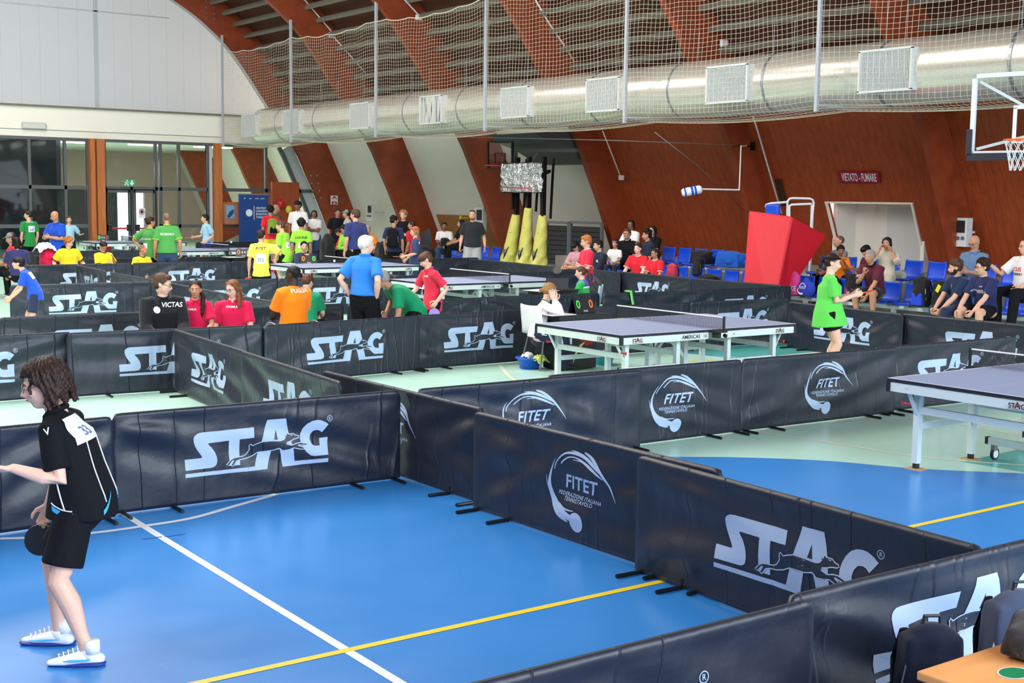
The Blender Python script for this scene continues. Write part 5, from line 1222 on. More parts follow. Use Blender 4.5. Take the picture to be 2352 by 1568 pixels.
# arm lamp, camera bracket, cables and conduit on the timber wall
t = thing('arm_lamp', 'white lamp with blue tape bands on a long arm in front of the timber wall', 'lamp', (0, 0, 0))
a = at_d(1566, 443, 27.5); c = at_d(1612, 434, 27.5); b = MB(); b.tube([a, a.lerp(c, 0.1), a.lerp(c, 0.9), c], [0.06, 0.09, 0.09, 0.06], 14); b.build('lamp_body', M['white_plastic'], t, smooth=True)
b = MB()
for s0, s1 in ((0.12, 0.20), (0.45, 0.56), (0.62, 0.72)): b.tube([a.lerp(c, s0), a.lerp(c, s1)], 0.096, 14)
b.build('tape_band', mat('tape_band_blue', rgb(20, 70, 190), 0.4), t)
b = MB(); e = at_d(1698, 436, 27.9); g_ = at_d(1702, 335, 28.2); b.tube([c, e], 0.018, 6); b.tube([e, g_], 0.012, 6); b.tube([g_, at_d(1715, 335, 28.6)], 0.012, 6); b.build('arm', M['white_metal'], t)
p = on_clad(1727, 336); b = MB(); b.box((p.x-0.05, p.y, p.z), (0.06, 0.22, 0.20)); b.bar((p.x-0.05, p.y, p.z), at_d(1682, 334, 28.2), 0.03); tag(b.build('steel_plate', M['black_metal']), 'small black bolted plate with bracket high on the timber wall', 'bracket')
def cable(label, pts, r_, m_=None, name='cable', cat='cable'):
    b = MB(); b.tube(pts, r_, 6); return tag(b.build(name, m_ or M['white_metal'], smooth=True), label, cat)
cable('white conduit rod running down the timber wall to the high chair', [on_clad(1728, 262, 0.5), on_clad(1740, 300, 0.5), on_clad(1795, 490, 0.5)], 0.022, name='conduit', cat='pipe')
cable('thin pale rod with a white junction box on the timber wall, left one', [on_clad(1384, 300, 0.5), on_clad(1424, 402, 0.5)], 0.018, name='conduit', cat='pipe')
p = on_clad(1427, 408, 0.5); b = MB(); b.box((p.x, p.y, p.z), (0.1, 0.13, 0.13)); tag(b.build('junction_box', M['white_plastic'], bevel=0.01), 'white junction box at the lower end of the left rod', 'junction box')
cable('long diagonal grey wire across the timber wall behind the arm lamp', [at_d(1503, 303, 26), at_d(1600, 378, 27), on_clad(1716, 490, 0.55)], 0.008, M['grey_metal'], 'wire')
cable('thin grey tie cable across the top of the timber wall', [at_x(1080, 315, 19.3), at_d(1400, 322, 27), at_d(1690, 333, 28.2)], 0.006, M['grey_metal'], 'wire')
for k, (px_, lb) in enumerate([(((697, -1), (700, 0), (760, 70), (764, 82), (860, 190), (885, 215)), 'white conduit with junction box on the second arch'),
                             (((929, -1), (930, 0), (960, 33), (966, 42)), 'white conduit with junction box on the third arch'),
                             (((1230, 0), (1262, 55), (1300, 110), (1318, 140)), 'white conduit on the fourth arch')]):
    Y_ = [38.65, 33.1, 27.6][k]; cable(lb, [at_y(*q, Y_) for q in px_], 0.025, name='conduit', cat='pipe')
for (u, v, Y_, lb) in [(762, 80, 38.6, 'white junction box on the second arch at the top of the net'), (962, 40, 33.05, 'white junction box on the third arch at the top of the net'), (1663, 100, 22.0, 'round white junction box on the arch above the second grille')]:
    p = at_y(u, v, Y_); b = MB(); b.box((p.x, p.y, p.z), (0.2, 0.1, 0.16)); tag(b.build('junction_box', M['white_plastic'], bevel=0.02), lb, 'junction box')
# small ladder niche, a dark plate painted as its shaded hollow
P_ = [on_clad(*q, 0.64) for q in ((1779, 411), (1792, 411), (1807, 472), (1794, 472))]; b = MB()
b.add(P_+[p+Vector((0.02, 0, 0)) for p in P_], [(0, 1, 2, 3), (7, 6, 5, 4), (0, 4, 5, 1), (1, 5, 6, 2), (2, 6, 7, 3), (3, 7, 4, 0)]); struct(b.build('trim_21', mat('niche_shade', rgb(58, 36, 24), 0.8)))
# lobby things: balloons and vending shelf glimpsed behind the glass
for u, v, r_, m_, lb in [(645, 468, 0.14, mat('balloon_red', rgb(190, 20, 30), 0.3), 'red balloon shape behind the bearded man'), (663, 481, 0.13, mat('balloon_yellow', rgb(205, 190, 50), 0.3), 'yellow balloon shape left of the man in white T-shirt')]:
    p = at_y(u, v, 43.9); b = MB(); b.ball(p, (r_, r_, r_*1.2), seg=16, ring=12); b.tube([p-Vector((0, 0, r_)), (p.x, p.y, 0.0)], 0.012, 5); tag(b.build('balloon_on_stick', m_, smooth=True), lb, 'balloon')
p = at_y(672, 520, 44.0); b = MB(); b.box((p.x-0.3, p.y, 0.55), (0.9, 0.5, 1.1)); tag(b.build('orange_cabinet', mat('cab_orange', rgb(165, 82, 28), 0.6), bevel=0.01), 'orange wooden cabinet behind the man in white T-shirt', 'cabinet')
b = MB(); p = at_y(655, 462, 44.1); b.box((p.x, p.y, p.z-0.3), (1.1, 0.12, 2.0)); tag(b.build('stained_panel', M['cladding'], bevel=0.01), 'dark brown panel behind the balloons', 'panel')
# black board and dark bags beneath second arch
b = MB(); P_ = [at_d(*q, 36.5) for q in ((958, 541), (988, 523), (992, 560), (958, 575))]; b.add(P_+[p+FWD*0.05 for p in P_], [(0, 1, 2, 3), (7, 6, 5, 4), (0, 4, 5, 1), (1, 5, 6, 2), (2, 6, 7, 3), (3, 7, 4, 0)]); tag(b.build('black_board', M['black_plastic']), 'tilted black board leaning at the foot of the brown arch', 'board')
for (u, v, d, dims, lb) in [(975, 575, 35.5, (0.5, 0.9, 0.8), 'heap of dark bags below the tilted black board'), (752, 545, 35.5, (0.4, 0.6, 0.8), 'black bag at the foot of the leftmost arch'), (880, 565, 34.0, (0.4, 0.6, 0.6), 'dark grey backpack on the floor left of the boy with black backpack')]:
    p = at_d(u, v, d); blob('dark_bag', lb, 'bag', (p.x, p.y, 0.0), (dims[0], dims[1], max(0.3, p.z+0.25)), black_b, int(u), 0)
p = at_d(645, 597, 30.0)
# table tennis balls in play
for u, v, d, lb in [(531, 556, 31.5, 'white ball in the air beside the far net post'), (768, 599, 26.3, 'white ball in the air left of the man in blue polo')]:
    b = MB(); p = at_d(u, v, d); b.ball((0, 0, 0), 0.024, seg=16, ring=12); tag(b.build('table_tennis_ball', M['ball'], smooth=True, loc=p), lb, 'ball')
# green strap hanging over a barrier
b = MB(); P_ = [at_z(1475, 672, 0.72)]; p0_ = P_[0]; b.bar((p0_.x, 15.87, 0.72), (p0_.x+0.03, 15.80, 0.35), 0.05, 0.02); b.bar((p0_.x, 15.87, 0.725), (p0_.x, 16.0, 0.725), 0.05, 0.02); tag(b.build('green_strap', mat('strap_green', rgb(120, 220, 110), 0.5)), 'bright green strap hanging over a black barrier behind the table net', 'strap')
# ------------------------------------------------------------------ people
SKIN = {k: mat('skin_'+k, rgb(*c), 0.55, vary=0.05, vscale=8, spec=0.35) for k, c in dict(fair=(228, 182, 160), light=(214, 164, 138), tan=(190, 135, 105), brown=(140, 92, 68), dark=(62, 42, 36), shade=(172, 122, 100)).items()}  # the shade tone has shadow darkness put into the skin colour
HAIR = {k: mat('hair_'+k, rgb(*c), 0.5, spec=0.22, bump=0.25, bscale=45, vary=0.30, vscale=30, stretch=(1, 1, 0.25)) for k, c in dict(black=(24, 20, 20), dark=(46, 30, 24), brown=(82, 56, 40), light=(150, 108, 70), red=(150, 82, 46), ginger=(165, 100, 52), grey=(150, 145, 140), white=(212, 208, 202), stubble=(120, 96, 82), buzz=(92, 74, 62), ombre=(120, 76, 48)).items()}
M['eye_white'] = mat('eye_white', rgb(225, 222, 218), 0.3); M['iris'] = mat('iris', rgb(45, 30, 24), 0.3); M['lips'] = mat('lips', rgb(186, 108, 98), 0.5); M['lips_dark'] = mat('lips_dark', rgb(96, 52, 48), 0.5)
def Vx(*a): return Vector(a)
def wrinkle(me, amp, seed, scale=1.0):
    n = len(me.vertices); co = np.empty(n*3); me.vertices.foreach_get('co', co); co = co.reshape(-1, 3)
    no = np.empty(n*3); me.vertices.foreach_get('normal', no); no = no.reshape(-1, 3); r = np.random.RandomState(seed); d = np.zeros(n); c = co/scale
    for f in (11, 17, 29):
        a, b_, ph = r.normal(size=3), r.normal(size=3), r.uniform(0, 6, 2); a /= np.linalg.norm(a); b_ /= np.linalg.norm(b_)
        d += np.sin(f*(c@a)+1.6*np.sin(f*0.45*(c@b_)+ph[0])+ph[1])*(11.0/f)
    d = np.sign(d)*np.abs(d)**1.2
    co = co+no*(d*amp*0.5)[:, None]; me.vertices.foreach_set('co', co.ravel()); me.update()
def ik(a, b, l1, l2, pole):
    d = b-a; D_ = min(d.length, (l1+l2)*0.995); d = d.normalized(); x = (l1*l1-l2*l2+D_*D_)/(2*D_); h = math.sqrt(max(0, l1*l1-x*x))
    p = pole-d*pole.dot(d); p = p.normalized() if p.length > 1e-5 else Vector((0, -1, 0)); return a+d*x+p*h, a+d*D_
def hand_parts(mb, wrist, hdir, pn, s, side, curl=0.5, seg=7):
    """palm, four unequal fingers and a thumb; pn = palm normal, side = +1 thumb towards cross direction"""
    hdir = hdir.normalized(); pn = (pn-hdir*pn.dot(hdir)).normalized(); cx = hdir.cross(pn)*side
    pm = wrist+hdir*0.045*s
    mb.tube([wrist-hdir*0.01*s, wrist+hdir*0.015*s, pm, wrist+hdir*0.085*s], [0.026*s, 0.030*s, 0.041*s, 0.038*s], 10, flat=[0.75, 0.6, 0.42, 0.36], ref=cx, rnd=True)
    lens = [0.066, 0.076, 0.070, 0.055]
    for i in range(4):
        base = wrist+hdir*(0.088-0.006*abs(i-1.2))*s+cx*(0.029-0.0195*i)*s; d = (hdir+cx*(0.14-0.09*i)).normalized(); a = 0.25+curl*(0.9+0.12*i); p = base; pts = [p-d*0.01*s]
        for j, fr in enumerate((0.45, 0.30, 0.25)):
            an = a*(j+0.6)*0.75; dd = d*math.cos(an)+pn*math.sin(an); p = p+dd*lens[i]*fr*s; pts.append(p)
        mb.tube(pts, [0.0098*s, 0.0095*s, 0.0085*s, 0.0068*s], seg, rnd=True)
    t0 = wrist+hdir*0.028*s+cx*0.026*s; d1 = (hdir*0.55+cx*0.75+pn*0.25*(0.4+curl)).normalized(); t1 = t0+d1*0.036*s; t2 = t1+(d1*0.6+hdir*0.7+pn*0.5*curl).normalized()*0.034*s; t3 = t2+(hdir+pn*0.5*curl-cx*0.2).normalized()*0.024*s
    mb.tube([t0-d1*0.01*s, t1, t2, t3], [0.015*s, 0.0125*s, 0.0105*s, 0.008*s], seg, rnd=True)
PEOPLE = []
def person(label, u, v, d, face=0, H=None, ground=None, pose='stand', lean=0, head=None, nod=0, tilt=0, g=1.0, kid=0.0,
           R=(0.03, 0.03, -0.30), L=(0.03, 0.03, -0.30), Rp=None, Lp=None, shirt=('tee', None), pants=('long', None), hair=('short', 'dark'), skin='light',
           legs=None, twist=0, curl=0.5, glasses=None, prints=(), collar=None, extras=(), near=False, side=0, kneel=None, shoes=None, Rh=None, Lh=None, headband=None, beard=None, cap=None, hip=None, pocket=None, hem=None, loose=1.0, sleeve_trim=None, socks=None):
    g = g if g < 1 else 1+(g-1)*0.6
    ga = g if g < 1 else 1+(g-1)*0.45; gs = ga
    vox = 0.0065 if near else min(0.013, max(0.008, d*0.00055))
    head = face if head is None else head
    hk = (0.130+0.022*kid)         # head height / stature
    hz_leg = 0.53-0.02*kid
    if pose == 'sit': hz = 0.27
    elif pose == 'wheel': hz = 0.30
    else: hz = hz_leg if hip is None else hip
    lr = math.radians(lean); nb = 0.98-hk-0.03-hz_leg   # pelvis to neck base
    sd = math.radians(side)
    def dirv(t): return Vx(math.sin(sd)*t, math.sin(lr*t), math.cos(lr*t)*math.cos(sd*t)).normalized()
    P0 = Vx(0, 0, hz); P1 = P0+dirv(0.45)*nb*0.30; P2 = P1+dirv(0.85)*nb*0.36; P3 = P2+dirv(1.0)*nb*0.34
    up = dirv(1.0); nd = (up*0.7+Vx(0, 0.12, 0.5)).normalized()
    tw = math.radians(twist); bx = Vx(math.cos(tw), math.sin(tw), 0); bx = (bx-up*bx.dot(up)).normalized(); bf = up.cross(bx)
    hc = P3+nd*(0.018+hk*0.46)+Vx(0, 0.008, 0)
    hr = math.radians(head-face); Hm = Matrix.Rotation(hr, 3, 'Z') @ Matrix.Rotation(math.radians(tilt), 3, 'Y') @ Matrix.Rotation(-math.radians(nod), 3, 'X')
    top = hc+Hm @ Vx(0, -0.01, hk*0.52)
    # --- placement: the crown of the head lies on the line of sight through (u, v) at distance d
    W = at_d(u, v, d)
    if H is None: H = (W.z-(ground or 0))/top.z
    gz = W.z-top.z*H if ground is None else ground
    rd = ray(u, v); f2 = Vx(rd.x, rd.y, 0).normalized(); r2_ = Vx(f2.y, -f2.x, 0)
    a = math.radians(face); fw = -f2*math.cos(a)+r2_*math.sin(a); rz = math.atan2(fw.y, fw.x)-PI/2
    Rz = Matrix.Rotation(rz, 3, 'Z'); o2 = Rz @ (Vx(top.x, top.y, 0)*H); origin = Vx(W.x-o2.x, W.y-o2.y, gz)
    PEOPLE.append((label[:38], round(H, 2), round(gz, 2), round(origin.x, 1), round(origin.y, 1)))
    s = H; T = thing('person', label, 'person', origin, rz)
    sk = SKIN[skin]; seed = int(u*7+v*3)
    # --- skeleton
    sc = P3-up*0.044; sw = 0.098*(0.93+0.07*g)
    sh = {1: sc+bx*sw, -1: sc-bx*sw}
    ul, fl_ = 0.170, 0.145; arms = {}
    for sg, tgt, pl, hh_ in ((1, R, Rp, Rh), (-1, L, Lp, Lh)):
        w_ = sh[sg]+bx*sg*tgt[0]+bf*tgt[1]+Vx(0, 0, 1)*tgt[2]
        pl = pl or (0.35, -0.8, -0.5); pv = bx*sg*pl[0]+bf*pl[1]+Vx(0, 0, 1)*pl[2]
        el, wr = ik(sh[sg], w_, ul, fl_, pv); arms[sg] = (sh[sg], el, wr)
    legs_ = {}
    for sg in (1, -1):
        hj = P0+Vx(sg*0.052, 0, -0.02)
        if pose in ('sit', 'wheel'):
            lg = (legs or {}).get(sg, (0.075, 0.235, -0.255)); an = P0+Vx(sg*lg[0], lg[1], lg[2]); kn, an = ik(hj, an, 0.235, 0.235, Vx(sg*0.25, 1, 0.8))
        else:
            lg = (legs or {}).get(sg, (0.058, 0.0)); an = Vx(sg*lg[0], lg[1], 0.042+(lg[2] if len(lg) > 2 else 0)); kn, an = ik(hj, an, 0.245, 0.24, Vx(sg*0.15, 1, 0))
        legs_[sg] = (hj, kn, an)
    sv = lambda p: p*s
    # --- body
    B = MB()
    def limb(mb, pts, rads, seg=12, **k): mb.tube([p*s for p in pts], [r_*s for r_ in rads], seg, **k)
    limb(B, [P0-Vx(0, 0, 0.03), P0, P1, P2, P3-up*0.035, P3-up*0.005], [0.082*g, 0.088*g, 0.074*g, 0.088*g, 0.066*ga, 0.030], 18, flat=[0.7, 0.7, 0.66, 0.62, 0.6, 0.9], ref=bx, rnd=True)
    limb(B, [P3-up*0.03, P3+nd*0.02, hc-Hm @ Vx(0, 0.012, hk*0.22)], [0.040, 0.030*(0.9+0.1*g), 0.030], 12)
    for sg in (1, -1):
        s0, el, wr = arms[sg]; m1 = s0.lerp(el, 0.45); m2 = el.lerp(wr, 0.35)
        limb(B, [s0-bx*sg*0.02, s0, m1, el, m2, wr], [0.028*ga, 0.030*ga, 0.027*ga, 0.0225*ga, 0.024*ga, 0.0155], 10, rnd=True)
        hj, kn, an = legs_[sg]; c1 = kn.lerp(an, 0.30)+Vx(0, -0.008, 0)
        limb(B, [hj, hj.lerp(kn, 0.4), kn.lerp(hj, 0.12), kn, c1, kn.lerp(an, 0.75), an], [0.055*g, 0.049*g, 0.035, 0.034, 0.034*(0.5+0.5*g), 0.022, 0.020], 12, rnd=True)
        if near:
            hd = (wr-el).normalized() if not (Rh if sg > 0 else Lh) else None
    hs = s/1.75*(1.0+0.05*kid); kk = hk*s/0.225
    hcs = hc*s
    def hp(x, y, z): return hcs+Hm @ (Vx(x, y, z)*kk)
    def hball(mb, c, r_, seg=14, ring=10, mi=None): mb.ball(hp(*c), tuple(q*kk for q in r_), Hm, seg, ring, mi)
    jw = 0.93 if g < 1.1 else 1.06
    hball(B, (0, -0.012, 0.033), (0.076, 0.094, 0.082), 22, 16)
    hball(B, (0, 0.020, -0.030), (0.061*jw, 0.070, 0.074), 18, 12); hball(B, (0, 0.040, -0.078), (0.036*jw, 0.040, 0.030))
    hball(B, (0, 0.062, 0.018), (0.052, 0.030, 0.030)); hball(B, (0.030, 0.060, -0.022), (0.026, 0.024, 0.022)); hball(B, (-0.030, 0.060, -0.022), (0.026, 0.024, 0.022))
    B.tube([hp(0, 0.082, 0.016), hp(0, 0.097, -0.006), hp(0, 0.108, -0.024), hp(0, 0.094, -0.034)], [0.008*kk, 0.010*kk, 0.014*kk, 0.010*kk], 8, rnd=True)
    hball(B, (0.012, 0.092, -0.028), (0.010, 0.011, 0.008)); hball(B, (-0.012, 0.092, -0.028), (0.010, 0.011, 0.008)); hball(B, (0, 0.083, -0.053), (0.023, 0.012, 0.011))
    for sg in (1, -1): B.ball(hp(sg*0.076, -0.006, -0.004), (0.010*kk, 0.020*kk, 0.031*kk), Hm @ Matrix.Rotation(0.25, 3, 'X'), 10, 8)
    hands = {}
    HB = B if near else MB()
    for sg in (1, -1):
        s0, el, wr = arms[sg]; fd = (wr-el).normalized(); cfg = Rh if sg > 0 else Lh
        hd, pn, cu = fd, -bx*sg, curl
        if cfg: hd = (bx*sg*cfg[0][0]+bf*cfg[0][1]+Vx(0, 0, cfg[0][2])).normalized(); pn = bx*sg*cfg[1][0]+bf*cfg[1][1]+Vx(0, 0, cfg[1][2]); cu = cfg[2] if len(cfg) > 2 else curl
        sd_ = 1 if hd.cross(pn).dot(Vx(0, 0, 1)*0.6+bf) > 0 else -1
        hand_parts(HB, wr*s, hd, pn, hs, sd_, cu, 8 if near else 6)
        hands[sg] = (origin+Rz @ (wr*s), Rz @ hd, Rz @ pn.normalized(), origin+Rz @ (wr*s+hd*0.075*hs))
    me = remesh(B, vox, 3 if not near else 2, 0.5)
    E = MB()
    E.v = [tuple(v_.co) for v_ in me.vertices]; E.f = [tuple(p_.vertices) for p_ in me.polygons]; E.mi = [0]*len(E.f); bpy.data.meshes.remove(me)
    if not near: E.add(HB.v, HB.f, mi=0)
    for sg in (1, -1):
        hball(E, (sg*0.029, 0.0805, 0.008), (0.0125, 0.0075, 0.0065), 10, 8, 1); hball(E, (sg*0.029, 0.0865, 0.008), (0.0058, 0.003, 0.0058), 8, 6, 2)
        E.tube([hp(sg*0.013, 0.0905, 0.024), hp(sg*0.030, 0.0895, 0.030), hp(sg*0.047, 0.078, 0.024)], [0.0028*kk, 0.0042*kk, 0.002*kk], 6, mi=4, rnd=True)
    E.tube([hp(-0.021, 0.088, -0.055), hp(0, 0.0955, -0.0525), hp(0.021, 0.088, -0.055)], [0.002*kk, 0.0045*kk, 0.002*kk], 6, mi=3, rnd=True)
    hm = HAIR[hair[1]] if hair[1] in HAIR else HAIR['dark']
    o = E.build('body', [sk, M['eye_white'], M['iris'], M['lips_dark'] if skin in ('dark', 'brown') else M['lips'], HAIR['dark'] if hair[1] in ('white', 'grey') and False else (HAIR['grey'] if hair[1] in ('white', 'grey') else HAIR['dark'])], T, smooth=True, fix=False)
    # --- clothes
    def garment(mb, name, m_, amp, sm=3):
        me = remesh(mb, max(vox, 0.009) if not near else 0.008, sm, 0.5); me.update(); wrinkle(me, amp*s/1.7, seed+len(name), s/1.7); shade(me); me.materials.append(m_)
        o_ = bpy.data.objects.new(name, me); C.objects.link(o_); o_.parent = T; return o_
    sty, col = shirt; S_ = MB(); hem_ = 0.075 if hem is None else hem
    if pose in ('sit', 'wheel'): hem_ = 0.03 if hem is None else hem
    dn = -dirv(0.0) if pose == 'stand' else -dirv(0.2)
    fl2 = 1.0
    if sty != 'none':
        limb(S_, [P0+dn*hem_+Vx(0, 0.012 if hem_ > 0.08 else 0.0, 0), P0, P1, P2, P3-up*0.068, P3-up*0.040, P3-up*0.016, P3+nd*0.002], [0.104*g*(1+max(0, hem_-0.05)*2.0), 0.104*g, 0.092*g, 0.101*g, 0.100*ga, 0.083*ga, 0.055*ga, 0.036], 22, flat=[0.86*loose, 0.82*loose, 0.74*loose, 0.66*loose, 0.62, 0.60, 0.66, 0.95], ref=bx)
        frac = {'tee': 0.78, 'tank': 0.2, 'long': 1.0, 'half': 0.95}[sty]
        for sg in (1, -1):
            s0, el, wr = arms[sg]; e_ = s0.lerp(el, frac)
            if sty == 'long': limb(S_, [s0-bx*sg*0.045+up*0.004, s0, s0.lerp(el, 0.5), el, el.lerp(wr, 0.5), wr-(wr-el)*0.02], [0.037*gs, 0.041*gs, 0.038*gs, 0.034*gs, 0.030*gs, 0.024], 12, rnd=False)
            else: limb(S_, [s0-bx*sg*0.045+up*0.004, s0, s0.lerp(el, frac*0.55), e_], [0.038*gs, 0.0405*gs, 0.0415*gs, 0.0435*gs], 14)
        so = garment(S_, 'jacket' if sty == 'long' else 'shirt', col, 0.0085)
        if collar:
            K = MB(); n = 16; c0 = P3+nd*0.004; pts = []
            for k in range(n+1):
                a_ = 2*PI*k/n; pts.append((c0+bx*0.039*math.cos(a_)+bf*0.038*math.sin(a_)-up*0.016*max(0, math.sin(a_)))*s)
            rr_ = 0.007*s if collar[0] == 'polo' else 0.0042*s
            K.tube(pts, rr_, 8, cap=False, flat=1.5 if collar[0] == 'polo' else 1.0)
            if collar[0] == 'polo':
                for sg in (1, -1): K.tube([(c0+bx*sg*0.030+bf*0.026-up*0.010)*s, (c0+bx*sg*0.022+bf*0.052-up*0.040)*s], [0.011*s, 0.004*s], 8, flat=0.35)
            K.build('collar', collar[1], so, smooth=True)
        if sleeve_trim:
            for sg in (1, -1):
                K = MB(); s0, el, wr = arms[sg]; e_ = s0.lerp(el, 0.76); e2 = s0.lerp(el, 0.80); limb(K, [e_, e2], [0.0448*gs, 0.0448*gs], 16); K.build('sleeve_trim', sleeve_trim, so, smooth=True)
        # prints draped on the shirt
        if prints:
            bv = BVHTree.FromPolygons([v_.co for v_ in so.data.vertices], [p_.vertices for p_ in so.data.polygons])
            for pr_ in prints:
                kind, tx, sz, (px, pz_), pm, sideF = pr_[:6]
                fd_ = bf if sideF == 'front' else (-bf if sideF == 'back' else (bx if sideF == 'right' else -bx)); rx = -bx if sideF == 'front' else (bx if sideF == 'back' else (bf if sideF == 'right' else -bf))
                c0 = (P1.lerp(P3, pz_)+rx*px)*s; lay = []
                if kind == 'bib':
                    w_, h_ = sz*1.25*s, sz*1.1*s; lay.append((refine(*poly2d([(-w_/2, -h_/2), (w_/2, -h_/2), (w_/2, h_/2), (-w_/2, h_/2)]), 0.03), M['print_white'], 0.006))
                    v2, f2_ = text2d(tx, sz*0.55*s, 0.02); lay.append((([(x, y-sz*0.32*s) for x, y in v2], f2_), mat('bib_digit', rgb(110, 125, 165), 0.5), 0.009))
                elif kind == 'text': lay.append((text2d(tx, sz*s, 0.02, pr_[6] if len(pr_) > 6 else 0), pm, 0.004))
                elif kind == 'shape': lay.append(((tx[0], tx[1]), pm, 0.004)); lay[-1] = (([(x*sz*s, y*sz*s) for x, y in tx[0]], tx[1]), pm, 0.004)
                for (v2, f2_), mm, of in lay:
                    v2, f2_ = refine(v2, f2_, 0.03); K = MB(); vs = []
                    for x, y in v2:
                        q = c0+rx*x+up*y; h_ = bv.ray_cast(q+fd_*0.5*s, -fd_)[0]; vs.append((h_ if h_ else q+fd_*0.08*s)+fd_*of)
                    K.add(vs, f2_); K.build({'bib': 'number_bib', 'text': 'lettering', 'shape': 'emblem'}[kind], mm, so, fix=False)
    pk, pcol = pants
    if pk != 'none':
        Pm = MB(); limb(Pm, [P0-Vx(0, 0, 0.035), P0, P0.lerp(P1, 0.60)], [0.092*g, 0.094*g, 0.080*g], 18, flat=0.76, ref=Vx(1, 0, 0), rnd=True)
        for sg in (1, -1):
            hj, kn, an = legs_[sg]
            if pk == 'long': limb(Pm, [hj+Vx(0, 0, 0.015), hj.lerp(kn, 0.4), kn, kn.lerp(an, 0.5), an+(an-kn)*0.03], [0.060*g, 0.058*g, 0.049, 0.043, 0.040], 14, rnd=True)
            else:
                fr_ = {'shorts': 0.78, 'short': 0.55, 'bermuda': 0.97}[pk]; limb(Pm, [hj+Vx(0, 0, 0.015), hj.lerp(kn, 0.35), hj.lerp(kn, fr_)], [0.056*g, 0.058*g, 0.060*g], 14)
        garment(Pm, 'trousers' if pk == 'long' else 'shorts', pcol, 0.0065)
    # --- shoes
    shm = shoes or M['black_plastic']
    for sg in (1, -1):
        hj, kn, an = legs_[sg]; K = MB(); yaw_ = 0.12*sg
        fx_ = Vx(math.sin(yaw_), math.cos(yaw_), 0); b0 = Vx(an.x, an.y, an.z-0.040)
        K.tube([(b0+fx_*-0.030+Vx(0, 0, 0.016))*s, (b0+fx_*0.02+Vx(0, 0, 0.022))*s, (b0+fx_*0.075+Vx(0, 0, 0.014))*s, (b0+fx_*0.112+Vx(0, 0, 0.010))*s], [0.022*s, 0.025*s, 0.027*s, 0.019*s], 12, flat=[0.85, 0.9, 0.55, 0.5], ref=Vx(1, 0, 0), rnd=True)
        K.tube([(b0+Vx(0, 0, 0.02))*s, (an+Vx(0, 0, 0.008))*s], [0.024*s, 0.022*s], 12)
        K.build('shoe', shm, T, smooth=True)
    # --- hair
    hk_, hcn = hair; Q = MB(); rr_ = random.Random(seed)
    if cap:
        Q.ball(hp(0, -0.012, 0.045), (0.084*kk, 0.100*kk, 0.080*kk), Hm, 18, 12); Q.tube([hp(0, 0.07, 0.055), hp(0, 0.15, 0.040)], [0.062*kk, 0.05*kk], 12, flat=0.12, ref=Hm @ Vx(1, 0, 0), rnd=False)
        me = remesh(Q, 0.008, 2); shade(me); me.materials.append(cap); oo = bpy.data.objects.new('cap', me); C.objects.link(oo); oo.parent = T; Q = MB(); hball(Q, (0, -0.03, 0.01), (0.080, 0.078, 0.075))
    if hk_ != 'bald':
        big = 1.0
        if hk_ == 'fringe_ring': hball(Q, (0, -0.035, 0.004), (0.083, 0.080, 0.045))
        elif hk_ == 'buzz': hball(Q, (0, -0.017, 0.036), (0.078, 0.0945, 0.084))
        else:
            hball(Q, (0, -0.020, 0.041), (0.0815, 0.0965, 0.084), 20, 14); hball(Q, (0, -0.045, 0.005), (0.081, 0.068, 0.070), 16, 12)
        if hk_ in ('short', 'crop'):
            hball(Q, (0, 0.035, 0.085), (0.058, 0.045, 0.032)); [hball(Q, (sg*0.068, -0.005, 0.03), (0.016, 0.035, 0.035), 8, 6) for sg in (1, -1)]
        if hk_ == 'bowl':
            hball(Q, (0, 0.010, 0.052), (0.086, 0.098, 0.068), 20, 14); hball(Q, (0, -0.03, 0.01), (0.082, 0.07, 0.05))
        if hk_ == 'mop':
            for _ in range(120):
                th = rr_.uniform(0, 2*PI); fr_ = math.sin(th); ln = rr_.uniform(0.9, 1.12)*(2.55 if fr_ < 0.30 else (1.75 if fr_ < 0.62 else 1.0)); ph0 = rr_.uniform(0, 6); pts = []; rs = []
                for j in range(9):
                    f_ = j/8; pl_ = 0.15+f_*ln; tw_ = th+0.16*math.sin(f_*9+ph0)*(0.4+f_); ex_ = 1.05+0.10*f_+0.05*math.sin(f_*11+ph0)
                    x, y, z = math.sin(min(pl_, 1.62))*math.cos(tw_), math.sin(min(pl_, 1.62))*math.sin(tw_), math.cos(min(pl_, 1.57))-max(0, pl_-1.57)*1.15
                    pts.append(hp(x*0.083*ex_, y*0.096*ex_-0.016, 0.036+z*0.088*(1.0+0.04*f_))); rs.append(0.0125*kk*(1-0.45*f_**2))
                Q.tube(pts, rs, 7, rnd=True)
        if hk_ in ('curly', 'wavy'):
            n_ = {'curly': 46, 'mop': 80, 'wavy': 34}[hk_]; ex_r = 0.012 if hk_ != 'mop' else 0.020
            for _ in range(n_):
                th = rr_.uniform(0, 2*PI); ph = rr_.uniform(-0.35 if hk_ == 'mop' else -0.1, 1.5); x, y, z = math.cos(ph)*math.cos(th), math.cos(ph)*math.sin(th), math.sin(ph)
                if y > 0.55 and z < 0.45: continue
                hball(Q, (x*(0.078+ex_r*0.6), y*(0.090+ex_r*0.5)-0.016, 0.036+z*(0.082+ex_r)), (0.024+ex_r*0.5,)*3, 8, 6)
            if hk_ == 'mop':
                for sg in (1, -1): hball(Q, (sg*0.074, -0.012, -0.012), (0.022, 0.045, 0.050)); hball(Q, (sg*0.05, 0.062, 0.055), (0.034, 0.026, 0.030))
                hball(Q, (0, -0.072, -0.035), (0.062, 0.035, 0.055))
                for _ in range(30):
                    th = rr_.uniform(PI*0.95, PI*2.05); hball(Q, (0.082*math.cos(th), 0.085*math.sin(th)-0.015, rr_.uniform(-0.08, 0.0)), (0.017, 0.017, 0.026), 8, 6)
